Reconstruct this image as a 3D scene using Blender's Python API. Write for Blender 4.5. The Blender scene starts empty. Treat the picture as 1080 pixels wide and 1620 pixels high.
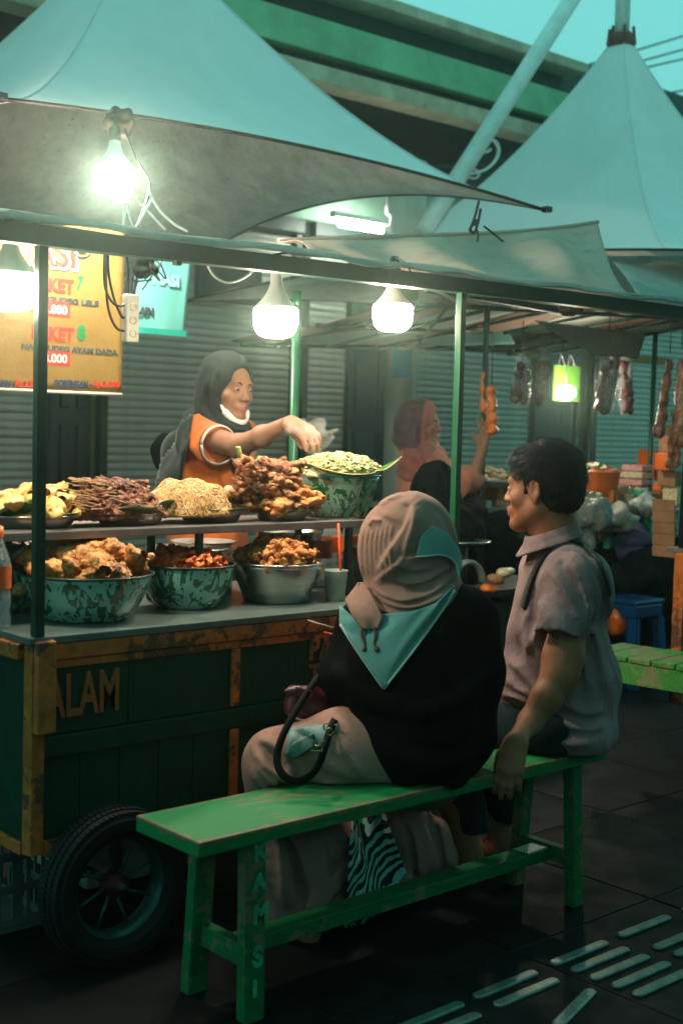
import bpy, bmesh, math, random
import numpy as np
from mathutils import Vector, Matrix, Quaternion
S = bpy.context.scene
COL = S.collection
rnd = random.Random(7)
nrs = np.random.RandomState(11)
PI = math.pi

# ------------------------------------------------------------------ camera
CF = 2050.0                      # focal length in photo pixels (photo 1080 x 1620)
_yaw, _pit, _rol, CH = math.radians(48.3), math.radians(-3.6), math.radians(1.45), 1.31
_F = np.array([math.cos(_yaw)*math.cos(_pit), math.sin(_yaw)*math.cos(_pit), math.sin(_pit)])
_R0 = np.array([math.sin(_yaw), -math.cos(_yaw), 0.0]); _U0 = np.cross(_R0, _F)
_R = math.cos(_rol)*_R0 + math.sin(_rol)*_U0
_U = -math.sin(_rol)*_R0 + math.cos(_rol)*_U0
_O = np.array([0, 0, CH])
HF = Vector((math.cos(_yaw), math.sin(_yaw), 0))     # horizontal 'away' direction
HR = Vector((math.sin(_yaw), -math.cos(_yaw), 0))    # horizontal 'right' direction
def at(px, py, **k):
    """measured photo point -> world point on a plane x=, y=, z= or at depth d="""
    d = _F + (px-540)/CF*_R - (py-810)/CF*_U
    n, v = list(k.items())[0]
    if n == 'd': return Vector(_O + d*v)
    a = 'xyz'.index(n)
    return Vector(_O + d*(v-_O[a])/d[a])
cam_d = bpy.data.cameras.new('camera'); cam = bpy.data.objects.new('camera', cam_d); COL.objects.link(cam)
cam_d.sensor_fit = 'VERTICAL'; cam_d.sensor_height = 36.0; cam_d.lens = CF/1620*36.0
cam_d.clip_start = .05; cam_d.clip_end = 600
cam.matrix_world = Matrix(((_R[0], _U[0], -_F[0], 0), (_R[1], _U[1], -_F[1], 0), (_R[2], _U[2], -_F[2], CH), (0, 0, 0, 1)))
cam_d.dof.use_dof = True; cam_d.dof.focus_distance = 3.85; cam_d.dof.aperture_fstop = 3.4
S.camera = cam

# ------------------------------------------------------------------ sky, sun, exposure
W = bpy.data.worlds.new('World'); S.world = W; W.use_nodes = True
wn = W.node_tree.nodes; wl = W.node_tree.links; wn.clear()
sky = wn.new('ShaderNodeTexSky'); sky.sky_type = 'NISHITA'; sky.sun_disc = False
SUN_EL, SUN_ROT = math.radians(3.0), math.radians(200)
sky.sun_elevation = SUN_EL; sky.sun_rotation = SUN_ROT; sky.altitude = 100
sky.air_density = 1.0; sky.dust_density = 1.0; sky.ozone_density = 3.0
smix = wn.new('ShaderNodeMix'); smix.data_type = 'RGBA'; smix.inputs[0].default_value = 0.85   # thick even dusk overcast
smix.inputs[7].default_value = (1.6, 5.6, 5.25, 1)
bg = wn.new('ShaderNodeBackground'); bg.inputs['Strength'].default_value = 0.15
wo = wn.new('ShaderNodeOutputWorld')
wl.new(sky.outputs[0], smix.inputs[6]); wl.new(smix.outputs[2], bg.inputs['Color']); wl.new(bg.outputs[0], wo.inputs[0])
sd = bpy.data.lights.new('sun', 'SUN'); sd.energy = 0.03; sd.angle = math.radians(20); sd.color = (.7, .95, 1)
sun = bpy.data.objects.new('sun', sd); COL.objects.link(sun)
sun.rotation_euler = (math.radians(90)-SUN_EL-.5, 0, math.radians(160))
S.view_settings.view_transform = 'Standard'; S.view_settings.look = 'None'
S.view_settings.exposure = 0.0; S.view_settings.gamma = 1.0; S.view_settings.use_curve_mapping = False
S.render.engine = 'CYCLES'
S.cycles.max_bounces = 6; S.cycles.diffuse_bounces = 3; S.cycles.glossy_bounces = 3; S.cycles.transmission_bounces = 5
S.cycles.transparent_max_bounces = 8; S.cycles.caustics_reflective = False; S.cycles.caustics_refractive = False
S.cycles.sample_clamp_indirect = 3.0; S.cycles.use_denoising = True
S.cycles.volume_bounces = 0; S.cycles.volume_step_rate = 4

HAZE = .008
# ------------------------------------------------------------------ materials
def lin(c):
    return tuple(((x/255/12.92) if x/255 <= .04045 else ((x/255+.055)/1.055)**2.4) for x in c)
MATS = {}
class NT:
    def __init__(s, name):
        s.m = bpy.data.materials.new(name); s.m.use_nodes = True
        s.n = s.m.node_tree.nodes; s.l = s.m.node_tree.links
        s.b = s.n['Principled BSDF']; s.o = s.n['Material Output']
        s.tc = s.n.new('ShaderNodeTexCoord')
    def vec(s, scale=(1, 1, 1), src='Object', rot=(0, 0, 0)):
        mp = s.n.new('ShaderNodeMapping'); mp.inputs['Scale'].default_value = scale; mp.inputs['Rotation'].default_value = rot
        s.l.new(s.tc.outputs[src], mp.inputs['Vector']); return mp.outputs[0]
    def noise(s, scale=5, detail=4, rough=.6, vec=None, dist=0, out='Fac'):
        t = s.n.new('ShaderNodeTexNoise'); t.inputs['Scale'].default_value = scale; t.inputs['Detail'].default_value = detail
        t.inputs['Roughness'].default_value = rough; t.inputs['Distortion'].default_value = dist
        s.l.new(vec or s.tc.outputs['Object'], t.inputs['Vector']); return t.outputs[out]
    def voro(s, scale=5, vec=None, feature='F1', out='Distance', rand=1):
        t = s.n.new('ShaderNodeTexVoronoi'); t.feature = feature; t.inputs['Scale'].default_value = scale
        t.inputs['Randomness'].default_value = rand
        s.l.new(vec or s.tc.outputs['Object'], t.inputs['Vector']); return t.outputs[out]
    def wave(s, scale=5, vec=None, dist=0, detail=2, axis='X', dscale=1, kind='BANDS'):
        t = s.n.new('ShaderNodeTexWave'); t.wave_type = kind; t.bands_direction = axis
        t.inputs['Scale'].default_value = scale; t.inputs['Distortion'].default_value = dist
        t.inputs['Detail'].default_value = detail; t.inputs['Detail Scale'].default_value = dscale
        s.l.new(vec or s.tc.outputs['Object'], t.inputs['Vector']); return t.outputs['Fac']
    def ramp(s, fac, stops, interp='LINEAR'):
        r = s.n.new('ShaderNodeValToRGB'); r.color_ramp.interpolation = interp
        e = r.color_ramp.elements
        while len(e) < len(stops): e.new(.5)
        for i, (p, c) in enumerate(stops):
            e[i].position = p; e[i].color = tuple(c)+(1,) if len(c) == 3 else c
        s.l.new(fac, r.inputs[0]); return r.outputs[0]
    def mix(s, fac, a, b, mode='MIX'):
        x = s.n.new('ShaderNodeMix'); x.data_type = 'RGBA'; x.blend_type = mode
        for i, v in ((0, fac), (6, a), (7, b)):
            if isinstance(v, (int, float)): x.inputs[i].default_value = v
            elif isinstance(v, tuple): x.inputs[i].default_value = v[:3]+(1,)
            else: s.l.new(v, x.inputs[i])
        return x.outputs[2]
    def math(s, op, a, b=0.5):
        x = s.n.new('ShaderNodeMath'); x.operation = op
        for i, v in ((0, a), (1, b)):
            if isinstance(v, (int, float)): x.inputs[i].default_value = v
            else: s.l.new(v, x.inputs[i])
        return x.outputs[0]
    def set(s, **k):
        for n, v in k.items():
            n = {'color': 'Base Color', 'rough': 'Roughness', 'metal': 'Metallic', 'spec': 'Specular IOR Level', 'trans': 'Transmission Weight',
                 'ior': 'IOR', 'alpha': 'Alpha', 'sheen': 'Sheen Weight', 'sss': 'Subsurface Weight', 'coat': 'Coat Weight',
                 'emc': 'Emission Color', 'ems': 'Emission Strength'}[n]
            if isinstance(v, tuple): s.b.inputs[n].default_value = v[:3]+(1,)
            elif isinstance(v, (int, float)): s.b.inputs[n].default_value = v
            else: s.l.new(v, s.b.inputs[n])
        return s
    def bump(s, h, strength=.3, dist=.01):
        b = s.n.new('ShaderNodeBump'); b.inputs['Strength'].default_value = strength; b.inputs['Distance'].default_value = dist
        s.l.new(h, b.inputs['Height']); s.l.new(b.outputs[0], s.b.inputs['Normal']); return s
def M(key, make=None):
    if key not in MATS: MATS[key] = make() if make else BUILD[key]()
    return MATS[key]
def plain(name, c, rough=.6, metal=0, spec=.5, var=.25, nscale=12, bump=.15, bscale=60, bdist=.002, **k):
    t = NT(name)
    n = t.noise(nscale, 5, .65)
    dark = tuple(x*(1-var) for x in c); lite = tuple(min(1, x*(1+var)) for x in c)
    t.set(color=t.ramp(n, [(.3, dark), (.7, lite)]), rough=rough, metal=metal, spec=spec, **k)
    if bump: t.bump(t.noise(bscale, 4), bump, bdist)
    return t.m
def wood_paint(name, c, under=(.22, .1, .04), wear=.5, rough=.5, vs=(3, 14, 14), dark=.35, edge=.62, spec=.5):
    t = NT(name)
    v = t.vec(vs)
    g = t.noise(6, 6, .7, v)
    n2 = t.noise(22, 5, .75); n3 = t.noise(5, 3)
    col = t.mix(t.ramp(g, [(.35, (0, 0, 0)), (.7, (1, 1, 1))]), tuple(x*(1-dark) for x in c), tuple(min(1, x*1.15) for x in c))
    chips = t.ramp(t.math('MULTIPLY', n2, n3), [(edge*.5, (0, 0, 0)), (edge*.5+.03, (1, 1, 1))])
    col = t.mix(t.math('MULTIPLY', chips, wear), col, under)
    dirt = t.ramp(t.noise(3.3, 5, .7), [(.45, (0, 0, 0)), (.75, (1, 1, 1))])
    col = t.mix(t.math('MULTIPLY', dirt, .35), col, tuple(x*.3 for x in c))
    t.set(color=col, rough=t.ramp(g, [(.2, (rough-.1,)*3), (.8, (rough+.2,)*3)]), spec=spec)
    t.bump(t.mix(.5, g, n2), .35, .003)
    return t.m
def cloth(name, c, c2=None, rough=.85, weave=900, var=.12, sheen=.2, big=6, spec=.15, crease=5, cdist=.007):
    t = NT(name)
    n = t.noise(big, 4, .6)
    c2 = c2 or tuple(x*(1-var*2) for x in c)
    fine = t.noise(140, 3, .7)
    col = t.mix(t.ramp(n, [(.3, (0, 0, 0)), (.72, (1, 1, 1))]), c2, c)
    col = t.mix(t.math('MULTIPLY', fine, .3), col, tuple(x*.55 for x in c))
    t.set(color=col, rough=rough, spec=spec, sheen=sheen)
    w = t.mix(.5, t.wave(weave/6.28, axis='X'), t.wave(weave/6.28, axis='Z'))
    h = t.mix(.9, w, t.noise(20, 6, .62, dist=1.5))
    h = t.mix(.45, h, t.wave(crease, t.vec((1, 1, .55), rot=(.4, .5, .3)), dist=9, detail=3, dscale=.9))
    t.bump(h, .8, cdist)
    return t.m
def skin(name, c):
    t = NT(name)
    n = t.noise(9, 5, .6); f = t.noise(70, 3, .6)
    col = t.ramp(n, [(.3, (c[0]*.72, c[1]*.62, c[2]*.6)), (.7, (c[0]*1.1, c[1]*1.08, c[2]*1.05))])
    col = t.mix(t.math('MULTIPLY', f, .22), col, (c[0]*.6, c[1]*.4, c[2]*.35))
    t.set(color=col, rough=t.ramp(t.noise(30, 3), [(.3, (.48,)*3), (.7, (.66,)*3)]), spec=.35, sss=.12)
    t.b.inputs['Subsurface Radius'].default_value = (.012, .004, .002); t.b.inputs['Subsurface Scale'].default_value = 1
    t.bump(t.mix(.5, t.noise(260, 3), t.noise(60, 4)), .3, .0015)
    return t.m
def enamel(name='splatter_enamel', base=(.27, .6, .48), dk=(.006, .11, .055)):
    t = NT(name)
    v = t.vec((15, 15, 9))
    n = t.noise(2.1, 3, .55, v, dist=1.6)
    m = t.noise(1.1, 2, .5, v, dist=2.5)
    f = t.ramp(t.mix(.35, n, m), [(.5, (0, 0, 0)), (.52, (1, 1, 1))])
    t.set(color=t.mix(f, base, dk), rough=.16, spec=.6, coat=.3)
    return t.m
def steel(name='brushed_steel', c=(.62, .6, .56), rough=.22):
    t = NT(name)
    n = t.noise(4, 4, .6, t.vec((1, 1, 60)))
    t.set(color=t.ramp(n, [(.3, tuple(x*.75 for x in c)), (.7, c)]), metal=1.0, rough=t.ramp(t.noise(14, 4), [(.3, (rough,)*3), (.75, (rough+.22,)*3)]))
    t.bump(n, .05, .001)
    return t.m
def membrane():
    t = NT('tent_membrane')
    st = t.noise(1.6, 6, .7, t.vec((1, 1, .6))); fine = t.noise(28, 5, .7)
    col = t.mix(t.ramp(st, [(.35, (0, 0, 0)), (.75, (1, 1, 1))]), (.9, .88, .86), (.77, .76, .74))
    spots = t.ramp(t.noise(38, 3, .6), [(.62, (0, 0, 0)), (.74, (1, 1, 1))])
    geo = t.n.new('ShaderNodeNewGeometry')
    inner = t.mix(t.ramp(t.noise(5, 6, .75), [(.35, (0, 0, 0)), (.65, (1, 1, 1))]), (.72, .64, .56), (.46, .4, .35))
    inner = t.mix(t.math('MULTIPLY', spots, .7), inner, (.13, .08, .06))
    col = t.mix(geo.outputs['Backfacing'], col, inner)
    t.set(color=col, rough=.6)
    t.bump(fine, .12, .004)
    return translucent(t, col, .2)
def translucent(t, col, f):
    tr = t.n.new('ShaderNodeBsdfTranslucent'); mx = t.n.new('ShaderNodeMixShader'); mx.inputs[0].default_value = f
    t.l.new(col, tr.inputs[0]); t.l.new(t.b.outputs[0], mx.inputs[1]); t.l.new(tr.outputs[0], mx.inputs[2]); t.l.new(mx.outputs[0], t.o.inputs[0])
    return t.m
def canvas(name, c, stain=(.2, .17, .13)):
    t = NT(name)
    n = t.noise(3, 6, .7); s2 = t.noise(11, 5, .7)
    col = t.mix(t.ramp(n, [(.3, (0, 0, 0)), (.75, (1, 1, 1))]), c, tuple(x*.72 for x in c))
    col = t.mix(t.math('MULTIPLY', t.ramp(s2, [(.55, (0, 0, 0)), (.75, (1, 1, 1))]), .45), col, stain)
    t.set(color=col, rough=.6); t.bump(t.mix(.5, n, t.noise(40, 4)), .4, .012)
    return translucent(t, col, .5)
def food(name, stops, nscale=60, rough=.35, bump=.6, bscale=130, bdist=.004, spec=.5, coat=0):
    t = NT(name)
    oi = t.n.new('ShaderNodeObjectInfo')
    n = t.noise(nscale, 6, .7, dist=.6)
    n = t.math('ADD', n, t.math('MULTIPLY', t.math('SUBTRACT', oi.outputs['Random'], .5), .16))
    t.set(color=t.ramp(n, stops), rough=t.ramp(t.noise(90, 3), [(.3, (rough,)*3), (.75, (min(1, rough+.3),)*3)]), spec=spec, coat=coat)
    t.bump(t.mix(.5, t.noise(bscale, 5, .7), t.noise(nscale, 3)), bump, bdist)
    return t.m
def glassy(name, c=(.9, .95, .92), alpha=.16, rough=.12):
    t = NT(name)
    t.set(color=c, rough=rough, spec=.9, alpha=t.ramp(t.noise(35, 4, .7, dist=1.5), [(.35, (alpha*.5,)*3), (.62, (min(1, alpha*1.8),)*3)]), coat=.5)
    t.bump(t.noise(55, 3, .6, dist=2), .8, .006)
    return t.m
def emit(name, c, strength):
    t = NT(name); t.set(color=(.8, .8, .8), emc=c, ems=strength); return t.m
def tile_mat():
    t = NT('paving_stone')
    n = t.noise(3, 7, .7); f = t.noise(90, 4, .8); oi = t.n.new('ShaderNodeObjectInfo')
    col = t.ramp(n, [(.3, (.003, .004, .004)), (.7, (.009, .010, .0095))])
    col = t.mix(t.math('MULTIPLY', t.ramp(f, [(.6, (0, 0, 0)), (.7, (1, 1, 1))]), .35), col, (.035, .033, .03))
    col = t.mix(t.math('MULTIPLY', oi.outputs['Random'], .4), col, (.004, .006, .006))
    st = t.ramp(t.noise(1.3, 6, .75), [(.55, (0, 0, 0)), (.72, (1, 1, 1))])
    col = t.mix(t.math('MULTIPLY', st, .7), col, (.024, .0235, .021))
    t.set(color=col, rough=t.ramp(t.noise(5, 5, .7), [(.3, (.45,)*3), (.7, (.75,)*3)]), spec=.12)
    t.bump(t.mix(.5, f, t.noise(25, 4)), .4, .003)
    return t.m
def zebra():
    t = NT('zebra_print_cloth')
    w = t.wave(9, t.vec((1.6, 1.6, 1), rot=(0, .5, 0)), dist=7, detail=2.5, axis='Z', dscale=1.1)
    t.set(color=t.ramp(w, [(.52, (.006, .01, .012)), (.58, (.25, .6, .52))]), rough=.8)
    t.bump(t.noise(20, 4), .3, .006)
    return t.m
def batik():
    t = NT('batik_cloth')
    v = t.voro(22); n = t.noise(14, 4, .6, dist=2)
    t.set(color=t.mix(t.ramp(n, [(.48, (0, 0, 0)), (.53, (1, 1, 1))]), (.02, .03, .03), (.3, .33, .25)), rough=.8); return t.m
def shutter_mat():
    t = NT('shutter_metal')
    n = t.noise(2, 6, .7, t.vec((1, 1, .25)))
    col = t.ramp(n, [(.3, (.36, .36, .31)), (.72, (.58, .54, .46))])
    col = t.mix(t.math('MULTIPLY', t.ramp(t.noise(9, 5, .8), [(.58, (0, 0, 0)), (.72, (1, 1, 1))]), .4), col, (.12, .1, .07))
    t.set(color=col, rough=.45, metal=.15, spec=.4); t.bump(t.noise(12, 4), .15, .004)
    return t.m
def bench_top():
    """painted seat board: the paint is rubbed through along the edges"""
    t = NT('rubbed_green_seat_paint')
    sp = t.n.new('ShaderNodeSeparateXYZ'); t.l.new(t.tc.outputs['Object'], sp.inputs[0])
    def edge(o, a, b):
        return t.math('MINIMUM', t.math('SUBTRACT', o, a), t.math('SUBTRACT', b, o))
    ex, ey = edge(sp.outputs[0], 1.565, 2.965), edge(sp.outputs[1], 2.178, 2.418)
    d = t.math('MAXIMUM', t.math('MINIMUM', ex, ey), t.math('SUBTRACT', .4395, sp.outputs[2]))
    n = t.noise(26, 6, .8); n2 = t.noise(60, 4, .7, t.vec((.25, 1, 1)))
    near = t.math('SUBTRACT', 1, t.math('MULTIPLY', d, 30))
    wear = t.ramp(t.math('ADD', t.math('MULTIPLY', n, .62), t.math('MULTIPLY', t.math('MAXIMUM', near, 0), .34)), [(.56, (0, 0, 0)), (.6, (1, 1, 1))])
    mid = t.ramp(t.math('MULTIPLY', t.noise(4, 3), n2), [(.33, (0, 0, 0)), (.36, (1, 1, 1))])
    g = t.noise(6, 6, .7, t.vec((3, 22, 14)))
    col = t.mix(t.ramp(g, [(.35, (0, 0, 0)), (.7, (1, 1, 1))]), (.003, .16, .045), (.005, .27, .07))
    col = t.mix(t.math('MAXIMUM', wear, t.math('MULTIPLY', mid, .6)), col, (.26, .16, .09))
    t.set(color=col, rough=t.ramp(g, [(.2, (.42,)*3), (.8, (.65,)*3)]), spec=.3); t.bump(t.mix(.4, g, wear), .6, .004); return t.m
BUILD = dict(
    bench_top=bench_top, haze=lambda: hazemat(),
    bench_green=lambda: wood_paint('bench_green_paint', (.004, .17, .05), (.25, .16, .09), .8, .5, edge=.6, spec=.3),
    bench_lime=lambda: wood_paint('lime_bench_paint', (.06, .3, .045), (.3, .2, .12), .7, .45, edge=.55),
    leg_letters=lambda: wood_paint('pale_green_brush_paint', (.06, .55, .33), (.01, .2, .08), .6, .6, vs=(30, 30, 8), edge=.5),
    cart_green=lambda: wood_paint('dark_green_panel_paint', (.004, .05, .027), (.01, .02, .015), .5, .6, vs=(14, 3, 3), edge=.7, spec=.2),
    cart_orange=lambda: wood_paint('worn_orange_trim_paint', (.66, .16, .02), (.06, .03, .015), .9, .6, vs=(5, 5, 5), dark=.5, edge=.52),
    cart_letter=lambda: wood_paint('orange_stencil_paint', (.5, .12, .02), (.02, .05, .03), .8, .6, vs=(9, 9, 3), dark=.4, edge=.56),
    metal_green=lambda: plain('green_painted_steel', (.004, .04, .024), .4, .0, .35, .3, 20, .1, 60),
    metal_dark=lambda: plain('dark_steel', (.02, .03, .03), .4, .3),
    post_green=lambda: plain('bright_green_post_paint', (.006, .09, .036), .35, 0, .5),
    table_top=lambda: plain('zinc_table_sheet', (.15, .19, .175), .35, .4, .5, .25, 14),
    shelf=lambda: plain('aluminium_shelf_board', (.23, .2, .19), .4, .5, .5, .25, 9),
    rubber=lambda: plain('tyre_rubber', (.006, .0065, .0065), .75, 0, .4, .3, 30, .3, 60),
    rim=lambda: plain('teal_rim_paint', (.012, .07, .066), .35, .3, .5, .4, 25),
    spoke=lambda: plain('grey_green_spoke_paint', (.05, .1, .09), .4, .3),
    hub=lambda: plain('rusty_red_hub', (.09, .012, .01), .6, .2),
    enamel=enamel, enamel_dark=lambda: enamel('dark_splatter_enamel', (.2, .36, .25), (.006, .1, .035)),
    rimdark=lambda: plain('dark_enamel_rim', (.03, .05, .04), .3),
    rimteal=lambda: plain('teal_enamel_rim', (.01, .35, .33), .25),
    steel=steel, tray_steel=lambda: steel('tray_steel', (.6, .5, .44), .3),
    leaf=lambda: plain('banana_leaf', (.05, .14, .03), .35, 0, .5, .5, 18, .4, 40, .003),
    leaf_pale=lambda: plain('pale_banana_leaf', (.3, .36, .12), .4, 0, .5, .4, 18, .4, 40, .003),
    leaf_dry=lambda: plain('dry_leaf_edge', (.45, .3, .1), .6),
    chicken=lambda: food('fried_chicken_skin', [(.34, (.16, .04, .008)), (.46, (.58, .2, .045)), (.62, (.86, .44, .13))], 30, .4, 1, 75, .010),
    chicken_small=lambda: food('golden_fried_chicken', [(.33, (.22, .05, .01)), (.48, (.6, .2, .04)), (.7, (.85, .42, .11))], 46, .42, 1, 100, .008),
    satay=lambda: food('braised_satay_meat', [(.36, (.03, .009, .005)), (.5, (.19, .052, .024)), (.68, (.45, .17, .08))], 60, .4, 1, 110, .006),
    darkchick=lambda: food('dark_braised_chicken', [(.36, (.07, .02, .008)), (.52, (.3, .1, .034)), (.68, (.66, .32, .12))], 34, .42, 1, 100, .007),
    redsauce=lambda: food('red_chilli_pieces', [(.35, (.55, .07, .01)), (.55, (.85, .17, .02)), (.72, (.9, .3, .05))], 50, .25, .7, 110, .004, coat=.3),
    noodle=lambda: food('fried_noodle', [(.35, (.3, .12, .03)), (.52, (.58, .3, .1)), (.7, (.72, .45, .19))], 40, .35, .3, 120, .002),
    cabbage=lambda: food('chopped_cabbage', [(.35, (.52, .5, .16)), (.5, (.74, .69, .36)), (.68, (.86, .82, .6))], 50, .4, .4, 120, .002),
    fritter=lambda: food('tofu_fritter', [(.33, (.6, .28, .06)), (.5, (.82, .5, .14)), (.68, (.9, .68, .32))], 26, .4, .6, 90, .004),
    offal=lambda: food('dark_offal_pieces', [(.35, (.06, .02, .01)), (.55, (.22, .08, .04)), (.72, (.4, .17, .09))], 40, .3, .7, 110, .004),
    stick=lambda: plain('bamboo_stick', (.42, .24, .1), .6),
    twig=lambda: plain('pale_bamboo_stick', (.45, .33, .22), .6),
    plastic_clear=lambda: glassy('clear_plastic'), plastic_bag=lambda: glassy('plastic_bag_film', (.6, .62, .58), .12, .06),
    plastic_grey=lambda: glassy('dusty_plastic_sheet', (.5, .52, .46), 1.0, .3),
    cup_plastic=lambda: plain('cloudy_plastic_cup', (.42, .5, .42), .25, alpha=.75),
    straw=lambda: plain('orange_red_straw', (.75, .08, .015), .35),
    orange_label=lambda: plain('orange_label', (.75, .12, .02), .5),
    membrane=membrane, canvas=lambda: canvas('pale_canvas_sheet', (.78, .62, .5)), canvas_brown=lambda: canvas('brown_canvas_flap', (.1, .075, .055)),
    canvas_white=lambda: canvas('white_awning_sheet', (.6, .66, .6)), canvas_pink=lambda: canvas('striped_pink_awning', (.45, .3, .24)),
    pole=lambda: plain('white_pole_paint', (.72, .76, .72), .4, 0, .5, .15, 8, .15, 50),
    rust=lambda: plain('rust', (.16, .04, .02), .8),
    rope=lambda: plain('dark_rope', (.03, .03, .025), .9),
    cable=lambda: plain('black_cable', (.012, .014, .014), .5), cable_white=lambda: plain('white_cable', (.75, .75, .68), .45),
    white=lambda: plain('white_plastic', (.6, .56, .48), .4, var=.1), led_body=lambda: plain('white_bulb_body', (.7, .7, .66), .35, var=.05),
    bulb=lambda: emit('led_diffuser', (1, .88, .68), 150), bulb_strong=lambda: emit('strong_led_diffuser', (1, .9, .74), 470), tube=lambda: emit('fluorescent_tube', (.95, 1, .88), 70),
    limecard=lambda: plain('lime_plastic_bag', (.1, .3, .02), .4),
    shutter=shutter_mat, frame_dark=lambda: plain('dark_green_door', (.012, .035, .03), .45, 0, .5, .3, 4),
    black_gap=lambda: plain('dark_interior', (.006, .009, .009), .8),
    wall_green=lambda: plain('pale_green_plaster', (.26, .42, .3), .8, var=.25, nscale=3),
    band_green=lambda: plain('green_fascia_paint', (.2, .44, .24), .6, var=.25, nscale=3, bump=.3, bscale=12, bdist=.01),
    band_dark=lambda: plain('dark_fascia', (.012, .028, .025), .7, var=.4, nscale=5),
    band_peel=lambda: peel(),
    band_tan=lambda: plain('tan_fascia_plaster', (.5, .4, .28), .75, var=.35, nscale=4, bump=.3, bscale=14, bdist=.01),
    column=lambda: plain('cream_column_paint', (.42, .46, .38), .3, var=.15, nscale=4),
    teal_sticker=lambda: plain('blue_sticker', (.01, .32, .42), .4),
    yellow=lambda: canvas('yellow_vinyl_banner', (.47, .29, .075), (.3, .18, .05)),
    tealbanner=lambda: plain('teal_vinyl_banner', (.1, .33, .3), .45, var=.15, nscale=3, bump=.4, bscale=9, bdist=.01),
    tealdark=lambda: plain('teal_banner_hem', (.01, .26, .2), .45),
    ink_red=lambda: plain('red_print', (.5, .03, .015), .5, var=.1), ink_green=lambda: plain('green_print', (.005, .17, .045), .5, var=.1),
    ink_dark=lambda: plain('dark_print', (.03, .05, .05), .5, var=.1), ink_white=lambda: plain('white_print', (.5, .5, .45), .5, var=.1),
    ink_blue=lambda: plain('navy_print', (.012, .035, .08), .5, var=.1), ink_purple=lambda: plain('faded_purple_print', (.2, .4, .47), .5),
    tile=tile_mat, ground=lambda: plain('bare_ground', (.014, .014, .013), .8), grout=lambda: plain('pale_dusty_joint', (.045, .044, .04), .9),
    tactile=lambda: plain('worn_tactile_bar', (.13, .21, .18), .33, .35, .5, .35, 40, .3, 90),
    crate=lambda: plain('grey_plastic_crate', (.12, .14, .13), .5), pot=lambda: plain('grey_pot', (.12, .14, .13), .5),
    blue=lambda: plain('blue_plastic', (.006, .06, .17), .25, var=.1), blackish=lambda: plain('black_plastic', (.012, .013, .013), .5),
    cardboard=lambda: plain('cardboard', (.3, .15, .07), .8, var=.25), orange=lambda: plain('orange_plastic', (.72, .15, .02), .35, var=.2),
    pinkpack=lambda: plain('pink_packet', (.6, .3, .3), .35, var=.4, nscale=40), creampack=lambda: plain('cream_packet', (.62, .5, .32), .4, var=.4, nscale=40),
    greenpack=lambda: plain('green_packet', (.02, .35, .2), .35), navy=lambda: plain('navy_bundle', (.03, .035, .09), .8),
    purple_meat=lambda: food('dark_wrapped_food', [(.35, (.025, .006, .008)), (.6, (.12, .03, .03)), (.75, (.3, .1, .08))], 30, .15, .5, 60, .006),
    snack=lambda: food('brown_snack_strips', [(.35, (.12, .03, .01)), (.55, (.35, .12, .05)), (.75, (.6, .35, .25))], 30, .2, .5, 60, .006),
    skin_man=lambda: skin('skin_man', (.4, .17, .085)), skin_seller=lambda: skin('skin_seller', (.36, .19, .12)),
    lips=lambda: plain('lips', (.3, .12, .09), .35, var=.1), eyewhite=lambda: plain('eye_white', (.33, .29, .25), .8, 0, .1, var=.05, bump=0),
    iris=lambda: plain('dark_iris', (.012, .008, .006), 1, 0, 0, var=.05, bump=0),
    hair=lambda: plain('black_hair', (.005, .006, .007), .6, 0, .15, .4, 60, .5, 200, .004),
    hijab_brown=lambda: cloth('taupe_scarf_cloth', (.43, .22, .17), sheen=.05, cdist=.005), scarf_teal=lambda: cloth('teal_scarf_cloth', (.15, .37, .335), sheen=.08, cdist=.004),
    piping=lambda: cloth('pale_piping', (.55, .62, .56)), tassel=lambda: cloth('brown_cord', (.14, .07, .055)),
    jacket=lambda: cloth('black_jacket_cloth', (.0025, .004, .0045), sheen=0, var=.2, spec=.05, cdist=.003), pants_beige=lambda: cloth('beige_trouser_cloth', (.48, .235, .18), sheen=.05),
    skirt=lambda: cloth('brown_skirt_cloth', (.16, .11, .09), sheen=.1), zebra=zebra, batik=batik,
    shirt=lambda: cloth('taupe_shirt_cloth', (.35, .225, .222), weave=700, sheen=.05, cdist=.014), strap_dark=lambda: cloth('dark_strap_webbing', (.03, .022, .02), weave=1500),
    trousers=lambda: cloth('dark_teal_trouser_cloth', (.008, .028, .032), sheen=.1), inner=lambda: cloth('dark_inner_shirt', (.02, .02, .025)),
    leather=lambda: plain('black_leather_strap', (.004, .005, .005), .75, 0, .1), brass=lambda: plain('brass_buckle', (.5, .33, .12), .25, 1.0),
    maroon=lambda: plain('maroon_leather_bag', (.09, .012, .02), .35), pouch=lambda: plain('teal_green_pouch', (.09, .2, .17), .5), pouch_dark=lambda: plain('dark_green_flap', (.02, .11, .085), .5),
    orange_shirt=lambda: cloth('orange_polo_cloth', (.8, .2, .04), (.62, .14, .025)), seller_hijab=lambda: cloth('dark_grey_green_scarf', (.025, .035, .031), sheen=.1, cdist=.005),
    vest=lambda: cloth('dark_green_apron', (.018, .035, .03)), mask=lambda: plain('white_face_mask', (.75, .75, .7), .7, var=.05),
    hijab_pink=lambda: cloth('dusty_pink_scarf', (.4, .13, .11)), pinkdress=lambda: cloth('salmon_dress', (.6, .22, .15)), hijab_mauve=lambda: cloth('mauve_scarf', (.13, .075, .085)),
    blackcloth=lambda: cloth('black_cloth', (.004, .007, .008), sheen=0, spec=.05),
    sandal=lambda: plain('brown_sandal', (.1, .05, .03), .6), bun=lambda: food('pale_buns', [(.35, (.5, .32, .17)), (.6, (.7, .5, .32)), (.75, (.8, .65, .5))], 20, .5, .3, 60, .004),
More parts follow.
